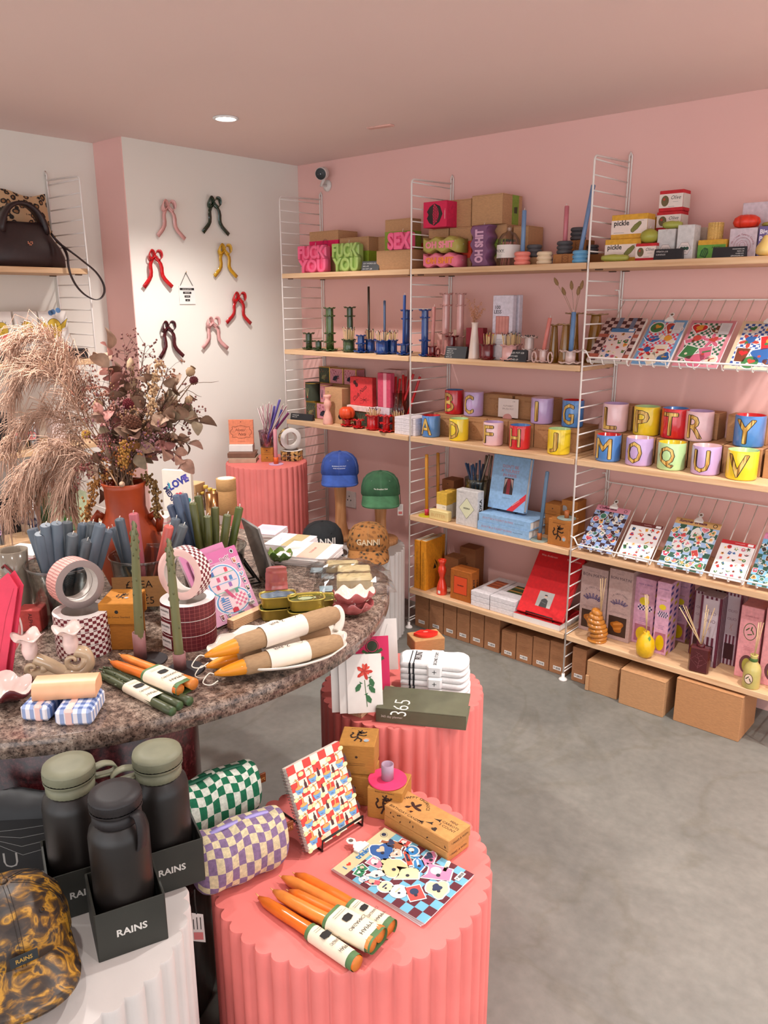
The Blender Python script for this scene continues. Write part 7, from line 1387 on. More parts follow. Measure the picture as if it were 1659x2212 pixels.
def asparagus(r,bx,by,tx,ty,cupt,label,slabel,pl):
 p=pt(r,bx,by);mp=mpp(p)/3.6065;o=ob('disc_candle_holder',None,(p.x,p.y,ZT),label=slabel,cat='candle holder',group='disc plate candle holders');b=MB();q=Vector((cos(RZC),sin(RZC),0))*(pl*mp);b.cyl(.037,.003,m('#221d20',r=.5),(q.x,q.y,0),n=36);ob('disc_plate',b,parent=o);R=49*mp;zc=hgt(r,bx,cupt,p)-ZT;b=MB();b.lathe([(0,.003),(R,.003),(R,zc),(R*.84,zc),(R*.84,.015),(0,.015)],m('#8d5f5e',r=.5),22);ob('cup',b,parent=o)
 top=at(*zp(r,tx,ty),'Y',p.y-.004)-p;g=wax('#6c6c46');b=MB();pts=[Vector((0,0,.017)).lerp(top,t)for t in[k/12 for k in range(13)]];rs=[R*.78*(1-.22*k/12)for k in range(13)];rs[9:]=[R*.6,R*.62,R*.5,R*.12];b.tube(pts,rs,g,12);a=ob('asparagus_candle',b,p,label=label,cat='candle');rnd=random.Random(bx);tip=wax('#5e5f3c')
 for k in range(26):
  t=.30+.68*(k/25)**.55 if k<8 else.74+.24*(k-8)/17;c=Vector((0,0,.017)).lerp(top,t);an=2.4*k;rr=R*(.76-.2*t)*(1 if t<.95 else.5);d=Vector((cos(an),sin(an),0));s=R*.34;e=MB();e.tube([c+d*rr*.8-Vector((0,0,s)),c+d*rr*1.02,c+d*rr*.9+Vector((0,0,s*1.5))],[s*.4,s*.55,s*.1],tip,5);ob('scale_leaf',e,parent=a)
asparagus(8,1098,1250,1042,165,1040,'asparagus-shaped candle standing in the rear holder','black disc holder with a mauve cup, rear asparagus',60);asparagus(8,1405,1325,1312,300,1195,'asparagus-shaped candle standing in the front holder','black disc holder with a mauve cup, front asparagus',40)
def carrot(p,q,R,label,group,i=0,wk=True,cols=('#e0701c','#e88a3a')):
 p,q=Vector(p),Vector(q);d=q-p;n=12;pts=[];rs=[];rnd=random.Random(i)
 for k in range(n+1):t=k/n;pts.append(d*t+Vector((0,0,.002*sin(t*5+i))));rs.append(R*(1-.24*t)*(1+.03*sin(t*19+i))if t<.9 else R*(.76-.5*((t-.9)/.1)**1.5))
 b=MB();b.tube(pts,rs,m(cols[i%2],r=.38,n=.07,sc=40,coat=.2),14);o=ob('carrot_candle',b,p,label=label,cat='candle',group=group);c=MB();c.tube([d,d*1.04+Vector((.001,0,.002))],[.0012,.0008],m('#e8b06a'),5);ob('wick',c,parent=o);c=MB();c.lathe([(0,.001),(R*.9,.0005),(R*.96,-.001)],m('#c9762a',r=.5),14,T=lean_to(q,p).to_matrix().to_4x4());ob('cut_end',c,parent=o);return o
def wrapband(p,q,R,wn,t0,t1,mat,label,lay,txt=None,parent_label=None,n=18,name='paper_wrap',group=None,h2=1.0,green=True):
 p,q=Vector(p),Vector(q);d=(q-p);u=d.normalized();s=u.cross(Vector((0,0,1))).normalized();a=p+d*t0;b_=p+d*t1;hw=R*(wn)*.98;rr=R*1.16;sec=[]
 for k in range(n):an=2*pi*k/n;cx=cos(an);sec.append((math.copysign(max(0,hw-rr),cx)*(1 if abs(cx)>.05 else 0)+rr*cx,rr*h2*sin(an)))
 def tube(A,B,e,mt,c):
  vs=[P+s*(x*(1+e))+Vector((0,0,1))*(z*(1+e))for P in(A,B)for x,z in sec];c.add([v-p for v in vs],[[k,(k+1)%n,n+(k+1)%n,n+k]for k in range(n)],mt,True)
 c=MB();tube(a,b_,0,mat,c);o=ob(name,c,p,label=label,cat='wrapper',group=group)
 if green:c=MB();tube(a-d*.05,b_+d*.035,-.04,m('#56784a',r=.6),c);ob('green_tissue',c,parent=o)
 if txt:
  F=Matrix.Translation((a+b_)/2-p+Vector((0,0,rr*h2+.0006)))@Matrix(((-s.x,u.x,0,0),(-s.y,u.y,0,0),(0,0,1,0),(0,0,0,1)))@TR(0,0,0,rz=pi);c=MB();L=(b_-a).length;k=INK();c.text('HAPPY',L*.13,k,F,0,L*.28,1,fit=hw*1.5);c.text('ORGANICS',L*.11,k,F,0,L*.06,1,fit=hw*1.6);c.flat(place([(-.5,-.3),(0,-.42),(.5,-.3),(.5,.3),(0,.42),(-.5,.3)],L*.22,0,-L*.16),k,F,1);lines(c,F,-hw*.6,hw*.6,-L*.34,2,L*.05,k,.0006,1);ob('printed_artwork',c,parent=o)
 return o
CRM=paper('#ecdcc4')
def wsep(a,b):u=(a[1]-a[0]).normalized();d=b[0]-a[0];return(d-u*d.dot(u)).length/2/a[2]+1.12
def bundle(r,tips,ends,R,z,lab,green=False):
 out=[]
 for k,(a,b_)in enumerate(zip(tips,ends)):A=tb(*zp(r,*a),z);B=tb(*zp(r,*b_),z);A.z=z+R*.6;B.z=z;out.append((B,A))
 return out
def spears(r,pairs,Rpx,fmt,gr):
 res=[]
 for k,(a,b_,lv)in enumerate(pairs):
  P=pt(r,*b_);R=Rpx*mpp(P)/REG[r][2];z=ZT+R*1.02+lv*R*1.75;A=tb(*zp(r,*a),z);B=tb(*zp(r,*b_),z);d=A-B;n=10;b=MB();g=wax('#454d30');rs=[R*(1-.18*t/10)for t in range(8)]+[R*.9,R*.7,R*.25];b.tube([d*t/10 for t in range(11)],rs,g,12);o=ob('asparagus_candle',b,B,label=fmt%('first','second','third')[k],cat='candle',group=gr);c=MB();c.lathe([(0,.001),(R*.92,.0004),(R,-.001)],wax('#3f5a34'),14,T=lean_to(A,B).to_matrix().to_4x4());ob('cut_end',c,parent=o)
  for j in range(12):t=.55+.42*j/11;an=2.4*j;u=d.normalized();s1=u.orthogonal().normalized();s2=u.cross(s1);w=s1*cos(an)+s2*sin(an);e=MB();e.tube([d*t+w*R*.6,d*(t+.02)+w*R*.92,d*(t+.05)+w*R*.75],[R*.2,R*.28,R*.05],g,5);ob('scale_leaf',e,parent=o)
  res.append((B,A,R))
 return res
sp=spears(8,[((755,1345),(1345,1650),0),((800,1320),(1400,1605),0),((830,1305),(1480,1570),0)],37,'dark green asparagus candle lying in the bundle, %s from the front','asparagus candles in the lying bundle')
wrapband(sp[0][0]*.5+sp[1][0]*.5,sp[0][1]*.5+sp[1][1]*.5,sp[0][2],2.1,.22,.58,CRM,'cream paper band round the asparagus bundle',1,True,green=False)
cr=[]
for k,(a,b_)in enumerate((((865,1255),(1400,1480)),((945,1210),(1510,1440)))):
 P=pt(8,*b_);R=44*mpp(P)/3.6065;z=ZT+2*sp[0][2]+R*.75;A=tb(*zp(8,*a),ZT+R*2.2);B=tb(*zp(8,*b_),z);carrot(B,A,R,'orange carrot candle on the granite table, %s of the pair'%('left','right')[k],'carrot candles on the granite table',k);cr.append((B,A,R))
wrapband((cr[0][0]+cr[1][0])/2,(cr[0][1]+cr[1][1])/2,cr[0][2],wsep(cr[0],cr[1]),.05,.45,CRM,'cream and green wrap round the carrot pair on granite',1,True)
def housesheet():
 A=pt(9,318,985);B=pt(9,655,835);w=(B-A).length*.98;u=(B-A).normalized();rz=math.atan2(u.y,u.x);T_=at(*zp(9,285,275),'Y',((A+B)/2).y+.06);hh=math.hypot(T_.z-ZT,.07)*.96
 def face(c,F,w,h):
  c.rect(-w/2,-h/2,w/2,h/2,paper('#dfa3c0'),F,1);c.rect(-w/2,h*.34,w/2,h/2,paper('#d873a8'),F,2);mg=m('#a03066')
  for t,x,y,r in(('House',-.2,.355,.16),('Party',.2,.34,.25)):c.text(t,h*.085,paper('#f6eef2'),F,x*w,y*h,3,.09,rot=r);c.text(t,h*.085,mg,F,x*w,y*h,4,.01,rot=r)
  lines(c,F,-w*.34,-w*.05,h*.315,1,.002,mg,.001,3);c.disc(w*.38,h*.43,w*.045,INK(),F,3);c.ring(w*.38,h*.43,w*.04,w*.012,paper('#fff'),F,4,12)
  for cx,cy,rx,ry in((0,.06,.32,.23),(.04,-.24,.34,.17)):
   c.disc(cx*w,cy*h,rx*w*1.12,paper('#f3eef0'),F,3,26,ry*h*1.08);c.disc(cx*w,cy*h,rx*w*1.04,paper('#5aa0d0'),F,4,26,ry*h*1.02);c.disc(cx*w,cy*h,rx*w*.95,paper('#f0d3d8'),F,5,26,ry*h*.95)
  for y,cl in((.17,'#8fc0a8'),(.04,'#7ab0d8'),(-.08,'#8fc0a8')):c.rect(-w*.27,y*h-.002,w*.27,y*h,paper(cl),F,6)
  checker(c,F,w*.06,-h*.34,w*.32,-h*.16,5,5,'#e07a98','#f4dfe2',6);[c.rect(-w*.22,-h*.34+h*.03*j,-w*.04,-h*.325+h*.03*j,paper('#3f80bb'),F,6)for j in range(6)];[c.line([(-.06*w+.018*w*j,-.06*h),(.04*w+.018*w*j,-.2*h)],.002,paper('#d0527a'),F,7)for j in range(4)];c.flat([(-.05*w,-.4*h),(.07*w,-.4*h),(.07*w,-.345*h),(.01*w,-.33*h),(-.05*w,-.345*h)],paper('#c8324a'),F,7)
  for x,y,cl in((-.18,.2,'#4a72b0'),(-.1,.1,'#d05a80'),(.12,.21,'#d84a5a'),(.05,.09,'#c84a6a'),(.16,.08,'#4f8ac0'),(-.16,0,'#d0506a'),(.1,-.01,'#9a6ab0'),(-.16,-.18,'#5a90c8'),(.18,-.12,'#58a088')):c.flat(place(shp('rect'),w*.09,x*w,y*h),paper(cl),F,7)
  rnd=random.Random(4);[sticker(c,F,x*w,y*h,w*.085,kd,[cl,'#e8c8a8','#2a3a5a'],0,7,.0022,rnd)for x,y,kd,cl in((-.4,.26,'heart','#c8243a'),(-.38,.16,'cat','#6a4a4a'),(.36,.3,'cat','#c06a40'),(.42,.2,'cup','#2f5a90'),(.4,.08,'heart','#6aa8d8'),(.41,-.02,'cup','#33507a'),(.42,-.14,'cat','#2a2a3a'),(-.42,-.12,'heart','#c8243a'),(-.41,-.22,'cup','#33507a'),(-.3,-.4,'cup','#7a3040'),(-.16,-.42,'cup','#2f5a80'),(.38,-.26,'cat','#3a80b0'))]
  c.text('Wine',h*.05,m('#3a8a8a'),F,.1*w,-.45*h,7,.04,.3);tag_label(c,F,.38*w,-.36*h,w*.12,h*.06,7)
 ang=math.acos(min(.95,.075/hh));c0=(A+B)/2+Vector((-u.y,u.x,0))*.012;sheetpack(w,hh,.003,face,'pink house sticker sheet leaning on a wooden stand',c0+Vector((0,0,.004)),Euler((ang,0,rz)),base='#e8b7cf')
 c1=c0+Vector((-u.y,u.x,0))*.014-u*.014;sheetpack(w*.97,hh*1.06,.006,lambda c,F,w,h:(c.rect(-w/2,-h/2,w/2,h/2,paper('#d98ab2'),F,1),),'second pink sticker pack standing behind the house sheet',c1+Vector((0,0,.003)),Euler((ang,0,rz+.05)),base='#e2c3d0')
 st=ob('wooden_stand',None,c0+u*.008-Vector((-u.y,u.x,0))*.022,rz,label='slatted pale wood card stand in front of the house sheet',cat='card stand');s_=MB().box(w*.78,.02,.0032,ASH,ch=.0006).mesh('slat')
 for k in range(6):ob('slat',s_,(.01*w,.0,.0002+.0036*k),parent=st)
housesheet()
TINM=m('#c4ad50',r=.3,metal=.5)
def tin(r,cx,by,z,label,lid=None,col='#8f8136',w=.083,d=.052,h=.027,rz=RZC+.22):
 p=tb(*zp(r,cx,by),z)if not isinstance(cx,Vector)else cx;q=p+Vector((-sin(rz),cos(rz),0))*d/2 if not isinstance(cx,Vector)else p;o=ob('sardine_tin',None,(q.x,q.y,z),rz,label=label,cat='tin',group=None);n=40
 def rr(s,k):a=2*pi*k/n;return(w/2*s*math.copysign(abs(cos(a))**.5,cos(a)),d/2*s*math.copysign(abs(sin(a))**.5,sin(a)))
 b=MB();rows=[(.86,0),(.9,.002),(.97,h-.003),(1.02,h-.002),(1.02,h),(.95,h),(.93,h-.004)];vs=[(*rr(s,k),z_)for s,z_ in rows for k in range(n)];b.add(vs,[[j*n+k,j*n+(k+1)%n,(j+1)*n+(k+1)%n,(j+1)*n+k]for j in range(len(rows)-1)for k in range(n)]+[list(range(n))[::-1]],TINM,True);ob('body',b,parent=o);c=MB();c.add([(*rr(.93,k),h-.004)for k in range(n)],[list(range(n))],wax('#6a7480')if lid=='open' else gloss('#4a5020'));f=ob('contents' if lid=='open' else 'lid',c,parent=o);F=TR(0,0,h-.0038);c=MB()
 if lid=='open':
  for k in range(4):c.tube([(-w*.36,-d*.24+d*.16*k,h-.006),(0,-d*.22+d*.16*k,h-.003),(w*.36,-d*.24+d*.16*k,h-.006)],[.002,.006,.002],wax('#5c6a78'),8)
  ob('wax_fish',c,parent=o,kind='stuff');c=MB();pts=[(0,d*.46,h),(0,d*.52,h+.012),(0,d*.45,h+.03),(0,d*.36,h+.05),(0,d*.26,h+.062)];strip(crv(pts),[w*.62]*8+[w*.6]*9+[w*.56]*5+[w*.5,w*.42,w*.3],gloss('#b5605c'),.001,(1,0,0),c);ob('peeled_lid',c,parent=o)
 elif lid=='closed':c.ring(0,0,d*.36,.001,m('#b8a24a'),F,1,24);c.text('SARDINES',.007,m('#d8b84a'),F,0,d*.2,2,.02);c.flat(place(shp('fish'),w*.5,0,-.002),m('#9aa07a'),F,2);c.ring(w*.3,-d*.1,.006,.001,metal('#c0b080'),F,4,12);ob('printed_artwork',c,parent=f)
 return q
q=tin(9,770,905,ZT,'brass sardine tin at the bottom of the left pair','plain');tin(9,Vector((q.x-.002,q.y+.004,0)),0,ZT+.0275,'opened sardine tin candle with its lid peeled up','open')
q=tin(9,985,925,ZT,'brass sardine tin at the bottom of the right pair','plain');tin(9,Vector((q.x-.001,q.y+.003,0)),0,ZT+.0275,'closed sardine tin with a green printed lid','closed')
tin(9,1080,835,ZT,'sardine tin half hidden behind the right pair','plain')
def platter():
 A,B=pt(9,265,1190),pt(9,1290,1040);C_=(pt(9,770,1345)+pt(9,770,1000))/2;u=(B-A).normalized();L=(B-A).length*.98;rz=math.atan2(u.y,u.x);W_=L*.8;o=ob('shell_platter',None,(C_.x,C_.y,ZT),rz,label='white scallop-edged ceramic platter under paper-wrapped candles',cat='plate');mt=gloss('#e2d9cc');n=120
 def sc(s,z0,dz):return[(L/2*s*cos(2*pi*k/n)*(1+.022*s*cos(26*pi*k/n*2/2)),W_/2*s*sin(2*pi*k/n)*(1+.035*s*cos(26*pi*k/n)),z0+dz*cos(26*pi*k/n))for k in range(n)]
 rows=[sc(.55,0,0),sc(.6,.004,0),sc(.95,.020,.0015),sc(1.0,.025,.002),sc(.99,.028,.002),sc(.94,.023,.0015),sc(.62,.008,.0012),sc(.3,.007,.0006)];vs=sum(rows,[]);b=MB();m_=len(rows);b.add(vs,[[r*n+k,r*n+(k+1)%n,(r+1)*n+(k+1)%n,(r+1)*n+k]for r in range(m_-1)for k in range(n)]+[list(range((m_-1)*n,m_*n))[::1],list(range(n))[::-1]],mt,True);ob('dish',b,parent=o);b=MB();b.tube(crv([(L*.46,.03,.02),(L*.5,.04,.034),(L*.515,.05,.05),(L*.50,.058,.06),(L*.475,.055,.056)]),.0095,mt,12);ob('curled_handle',b,parent=o)
 KP=kraft('#a3825f');up=Vector((0,0,1));HON=m('#dd8a14',r=.4,coat=.2)
 for k,(a,b_,R,z,t0)in enumerate((((228,1245),(1130,985),.0185,.031,'far one of the lower pair'),((288,1300),(1225,1060),.0185,.031,'near one of the lower pair'),((215,1165),(1195,850),.0195,.068,'lying on top'))):
  zz=ZT+z;P=tb(*zp(9,*a),zz);Q=tb(*zp(9,*b_),zz);d=Q-P;c=MB();c.tube([d*0,d*.05,d*.12,d*.2,d*.3,d*.36],[.003,.008,.012,.015,.016,.016],HON,12);ca=ob('beeswax_candle',c,P,label='honey yellow dipped candles wrapped in brown paper, '+t0,cat='candle');e=MB();e.tube(crv([d*0,-d*.04+Vector((0,0,.004)),-d*.10+Vector((.006,0,-.008)),-d*.06+Vector((.012,0,-.014)),d*.0+Vector((.01,0,-.01))]),.0011,m('#e9dfd0'),5);ob('wick_loop',e,parent=ca)
  c=MB();c.tube([d*.2,d*.24,d*.5,d*.8,d*.96,d*1.0],[R*.7,R*.95,R*1.05,R*1.08,R*1.0,R*.8],KP,16);ob('kraft_wrap',c,parent=ca);c=MB();c.tube([d*.40,d*.72],[R*1.11,R*1.12],paper('#e8dacb'),16,cap=False);lb=ob('paper_band',c,parent=ca)
  if k:u2=d.normalized();s=u2.cross(up).normalized();nn=s.cross(u2);F=Matrix.Translation(d*.56+nn*(R*1.14))@Matrix(((-s.x,u2.x,nn.x,0),(-s.y,u2.y,nn.y,0),(-s.z,u2.z,nn.z,0),(0,0,0,1)))@TR(0,0,0,rz=pi/2);e=MB();e.text('Fisk S.',.014,INK(),F,-.012,-.004,1,0,.3);[e.line([(.018,-.006),(.03,.004),(.036,-.006),(.044,.006)],.0008,INK(),F,1)];ob('handwriting',e,parent=lb)
platter()
def pads(r,cx,by,wpx,d,n,t,rz,label,col,top,group):
 p=pt(r,cx,by);w=wpx*mpp(p)/REG[r][2];c=p+Vector((-sin(rz),cos(rz),0))*d/2
 for k in range(n):
  b=MB();b.box(w,d,t,paper('#e6e0de'),ch=.0006);o=ob('notebook',b,(c.x+.002*(k%2),c.y-.002*(k%3),ZT+k*(t+.0004)),rz+.03*(k%2),label=label%('bottom','second','third','top')[k if k<n-1 else 3],cat='notebook',group=group);e=MB();e.box(w+.0006,d+.0006,.0012,paper(col),(0,0,t-.001),ch=.0002);ob('cover',e,parent=o);e=MB();top(e,Ft(w,d,t+.0003),w,d)if k==n-1 else None;e.f and ob('printed_artwork',e,parent=o)
def todo(c,F,w,d):c.rect(-w*.1,-d/2,w*.28,d/2,paper('#e2a894'),F,1);c.text('TO DO LIST',.010,INK(),F,.09*w,0,2,rot=pi/2);lines(c,F,-w*.45,-w*.14,d*.36,8,d*.09,m('#c08a88'),.0007,1);lines(c,F,w*.31,w*.46,d*.36,8,d*.09,m('#c08a88'),.0007,1);c.line([(-w*.42,-d*.3),(-w*.36,-d*.4),(-w*.3,-d*.28),(-w*.25,-d*.4)],.0016,m('#c03a3a'),F,1)
def belly(c,F,w,d):c.rect(-w*.05,-d/2,w*.32,d/2,paper('#a8966a'),F,1);lines(c,F,w*.05,w*.25,0,2,.008,INK(),.001,2);c.line([(-w*.4,-d*.1),(-w*.3,d*.1),(-w*.2,-d*.2)],.0012,m('#3a5a9a'),F,1)
pads(9,925,495,410,.14,4,.0062,.42,'cream to-do notebook in the front pile, %s','#efe4de',todo,'to-do notebooks');pads(9,800,400,300,.12,3,.0078,.40,'white notebook with a tan belly band, %s of the pile','#ebe6ea',belly,'banded notebooks');pads(9,640,300,210,.10,2,.010,.42,'pale pink notepad behind the banded pile, %s','#e6b8c4',lambda c,F,w,d:lines(c,F,-w*.4,w*.4,d*.3,4,.01,m('#d88a90'),.0008,1),'pale pink notepads')
def clearstand():
 p=pt(9,700,610);o=sheetpack(.115,.165,.006,lambda c,F,w,h:c.rect(-w/2,-h/2,w/2,h/2,m('#8f8a86',r=.5),F,1),'grey backs of sticker packs leaning on a black stand',p+Vector((0,0,.004)),Euler((RAD(105),0,RZC-1.05)),base='#7d7874',name='sticker_pack');easel((p.x-.02,p.y+.0,ZT),.07,'black wire stand behind the house sheet',.085,rz=RZC-1.05+pi,d=.07,r=.0042,up=.03)
clearstand()
CHS=m('#ecd9a6',r=.55,n=.08,sc=40,bump=.2)
for k,(x0,x1,by,hh,t)in enumerate(((1120,1360,555,.024,'rear'),(1205,1450,600,.026,'middle'),(1200,1465,690,.034,'front'))):
 p=pt(9,(x0+x1)/2,by);w=(x1-x0)*mpp(p)/3.456;c=p+FW*.024;b=MB();b.box(w,.048,hh,CHS,ch=.004);ob('cheese_block',b,(c.x,c.y,ZT+.001),RZC+.05*k,label='pale yellow wax cheese block in a clear bag, %s of three'%t,cat='candle');g=MB();n=16;vs=[];fs=[];rnd=random.Random(k)
 for j in range(9):
  for i in range(n+1):u,v=i/n*2-1,j/8*2-1;e=max(0,1-(abs(u*1.1)**4))*max(0,1-v**4);vs.append((u*w*1.15,v*.047,.002+(hh*1.15)*e**.6+rnd.uniform(-.0025,.0025)))
 for j in range(8):
  for i in range(n):q0=j*(n+1)+i;fs.append([q0,q0+1,q0+n+2,q0+n+1])
 g.add(vs,fs,glass('#f6f3f0',.26,.12));o=ob('clear_bag',g,(c.x,c.y,ZT),RZC+.05*k,label='crinkled clear bag over the %s cheese block'%t,cat='bag');e=MB();e.rect(-w*1.0,-.02,-w*.62,.02,paper('#9fb9c6'),TR(0,0,.004),1);ob('bag_label',e,parent=o)
def leafdish(p,s,rz,z,label,col,rimc,name='leaf_dish'):
 b=MB();n=60;rows=[]
 for q,zz in((0,.004),(.5,.006),(.85,.018),(1.0,.03),(.97,.032),(.8,.021),(.45,.010),(0,.009)):
  rows.append([(s*q*cos(2*pi*k/n)*(1+.1*q*cos(10*pi*k/n)),s*.72*q*sin(2*pi*k/n)*(1+.12*q*cos(14*pi*k/n)),zz*(1+.2*q*sin(14*pi*k/n)))for k in range(n)])
 vs=sum(rows,[]);F_=[[r*n+k,r*n+(k+1)%n,(r+1)*n+(k+1)%n,(r+1)*n+k]for r in range(len(rows)-1)for k in range(n)];mt=gloss(col);rm=gloss(rimc);b.add(vs,F_[:n*4],rm,True);b.add(vs,F_[n*4:],mt,True);o=ob(name,b,(p.x,p.y,z),rz,label=label,cat='dish');return o
p_=pt(9,1315,860);leafdish(p_,.046,RZC,ZT,'lower pink leaf-edged ceramic dish by the table edge','#c06a68','#b05a58');leafdish(p_+Vector((.002,.002,0)),.048,RZC+.2,ZT+.026,'upper pink leaf-edged dish with a white middle','#e6d6cc','#b85e5c')
p_=pt(9,775,470);leafdish(p_,.04,.2,ZT,'green cabbage-leaf dish behind the grey sticker packs','#6f8a3a','#4a6a2a')
leafdish(pt(8,20,1560),.062,RZC-.3,ZT,'maroon-edged white ceramic leaf dish at the left edge','#e6cfc8','#5a141c')
def scroll():
 p=pt(8,440,1400);mp=mpp(p)/3.6065;o=ob('scroll_candelabra',None,(p.x,p.y,ZT),RZC+.12,label='glazed scroll candelabra with two tulip cups',cat='candlestick');mt=gloss('#c2a98a');wt=gloss('#ecd0c8');X=lambda x:(x-440)*mp;Zz=lambda y:(1400-y)*mp*.98
 b=MB();b.tube([(X(215),0,.008),(X(300),0,.010),(X(440),.004,.009),(X(560),0,.010),(X(690),0,.009)],[.013,.016,.016,.016,.012],mt,12);ob('base',b,parent=o);c=MB();c.text('Save me',.011,INK(),TR(X(330),-.0165,.006,rx=RAD(80)),0,0,1,0,.4);ob('lettering',c,parent=o);b=MB();b.tube(crv([(X(300),.004,Zz(1215)),(X(400),0,Zz(1260)),(X(500),0,Zz(1330)),(X(620),0,Zz(1350)),(X(690),.002,Zz(1280)),(X(670),.003,Zz(1190)),(X(600),.004,Zz(1170))]),.012,mt,12);ob('scroll_arm',b,parent=o)
 for cx,cy in((285,1280),(590,1235)):b=MB();b.tube([((X(cx)+(.003+.0014*k)*cos(k*.5)),-.008+.0004*k,Zz(cy)+(.003+.0014*k)*sin(k*.5))for k in range(14)],[.003+.0004*k for k in range(14)],mt,9);ob('scroll_curl',b,parent=o)
 for cx,y0,y1 in((270,1200,1010),(575,1165,965)):
  z0,z1=Zz(y0),Zz(y1);h=z1-z0;R=60*mp;b=MB();b.lathe([(R*.7,0),(R*.75,h*.06),(R*.9,h*.2),(R,h*.4),(R*.86,h*.7),(R*1.2,h*.88),(R*1.85,h*.97),(R*1.9,h),(R*1.1,h*.9),(R*.7,h*.6),(0,h*.4)],wt,36,wob=lambda r,z,a:(r*(1+.12*(r>R*1.15)*cos(4*a)),z+(.006*cos(4*a+.5)if r>R*1.15 else 0)),T=TR(X(cx),0,z0));ob('tulip_cup',b,parent=o)
scroll()
def gingm(name,a,b,s):
 def g(nt,tc):
  sp=N(nt,'ShaderNodeSeparateXYZ');nt.links.new(tc.outputs['Object'],sp.inputs[0]);o=[]
  for i in(0,1):
   q=N(nt,'ShaderNodeMath',operation='MULTIPLY');q.inputs[1].default_value=s;nt.links.new(sp.outputs[i],q.inputs[0]);f=N(nt,'ShaderNodeMath',operation='FRACT');nt.links.new(q.outputs[0],f.inputs[0]);g_=N(nt,'ShaderNodeMath',operation='GREATER_THAN');g_.inputs[1].default_value=.5;nt.links.new(f.outputs[0],g_.inputs[0]);o.append(g_)
  ad=N(nt,'ShaderNodeMath',operation='ADD');nt.links.new(o[0].outputs[0],ad.inputs[0]);nt.links.new(o[1].outputs[0],ad.inputs[1]);dv=N(nt,'ShaderNodeMath',operation='MULTIPLY');dv.inputs[1].default_value=.5;nt.links.new(ad.outputs[0],dv.inputs[0]);return ramp(nt,dv.outputs[0],[(0,b),(.5,a[1]),(1,a[0])]).outputs[0]
 return patmat(name,g,.7)
GB=gingm('blue_gingham',('#47629a','#94a5cc'),'#ece6ea',68.0)
def parcels():
 for k,(cx,by,w_)in enumerate(((285,1730,235),(565,1765,290))):
  p=pt(8,cx,by);w=w_*mpp(p)/3.6065;c=p+FW*.042;b=MB();b.box(w,.085,.030,GB,ch=.006);o=ob('gingham_parcel',b,(c.x,c.y,ZT),RZC-.06+.12*k,label='blue gingham wrapped soap with a pink band, %s of two'%('left','right')[k],cat='soap');e=MB();e.box(w*.3,.0862,.0312,paper('#efc4bb'),(-w*.12*(1 if k else-1),0,-.0002),ch=.006);ob('paper_band',e,parent=o)
 p=pt(8,480,1562,ZT+.031);c=p+FW*.029;mp=mpp(p)/3.6065;w=480*mp;b=MB();n=9;pr=[(-.5,0),(.5,0),(.47,.55),(.38,.9),(.28,1),(-.3,1),(-.42,.85),(-.5,.5)];b.prism([(x*.052,z*.028)for x,z in pr],w,m('#efb48a',r=.45,n=.05),T=Matrix(((0,0,1,-w/2),(1,0,0,0),(0,1,0,0),(0,0,0,1))),smooth=True);ob('soap_bar',b,(c.x,c.y,ZT+.0315),RZC+.12,label='peach soap bar resting on the gingham parcels',cat='soap')
parcels()
def leftedge():
 p=pt(8,20,1290);d=Vector((sin(RZC),-cos(RZC),.35)).normalized();T=d.to_track_quat('Z','Y').to_euler();mp=mpp(p)/3.6065;R=260*mp;q=pt(8,-30,1250);b=MB();b.lathe([(0,0),(R*.7,0),(R,.012),(R*1.0,.015),(R*.97,.016),(R*.72,.006),(0,.005)],gloss('#e88a86'),56);o=ob('pink_plate',b,(q.x,q.y,ZT+R*.93),rot=T,label='coral pink ceramic plate standing upright at the left edge',cat='plate');b=MB();b.lathe([(R*1.0,.011),(R*1.018,.014),(R*.985,.0175)],gloss('#e6dcd6'),56);ob('white_rim',b,parent=o)
 for k,(bx,by,tx,ty,w)in enumerate(((40,1395,100,690,130),(95,1370,180,680,120))):
  A=pt(8,bx,by);h=hgt(8,tx,ty,A)-ZT;wv=w*mp*1.3;b=MB();b.prism([(-wv*.9,0),(0,0),(wv*.75,h*.86),(wv*.35,h),(-wv*.5,h*.85)],.003,m('#e23a58',r=.6),T=Matrix(((1,0,0,0),(0,0,-1,0),(0,1,0,0),(0,0,0,1))));e=ob('pink_envelope',b,(A.x,A.y,ZT),rot=(RAD(-10),0,RZC),label='hot pink folded envelope leaning on the plate, %s'%('front','back')[k],cat='envelope');c=MB();c.line([(-wv*.3,h*.1),(wv*.2,h*.6),(wv*.6,h*.86)],.0008,m('#b8203c'),TR(0,-.0032,0,rx=RAD(90)),1);ob('fold_line',c,parent=e)
 p=pt(8,165,930);b=MB();R=125*mp;H=hgt(8,215,440,p)-ZT;b.lathe([(0,0),(R*.8,0),(R*.95,H*.3),(R*.9,H*.7),(R,H),(R*.9,H),(R*.8,H*.7),(0,H*.3)],gloss('#8a7f70'),32);o=ob('stoneware_jug',b,(p.x,p.y,ZT),label='grey stoneware jug behind the pink plate',cat='jug');b=MB();b.tube([(R*.2,-R*.9,H*.8),(R*.7,-R*.95,H*.86),(R*1.0,-R*.4,H*.7),(R*.8,-R*.6,H*.5)],.003,m('#7a1c20'),7);ob('red_trim',b,parent=o)
 kbox(None,0,0,ZT,'small coral red box with dark lettering behind the envelopes',mat=card('#c8504a'),flap=False,size=(.05,.04,.05),loc=(pt(8,265,1000).x,pt(8,265,1000).y),rz=RZC,deco=lambda c,w,d,h:c.text('ALPHA',.012,INK(),Ff(w,d,h),0,0,1,rot=-pi/2))
leftedge()
def onT(p):return Vector((max(p.x,.76),min(p.y,-1.40),p.z))
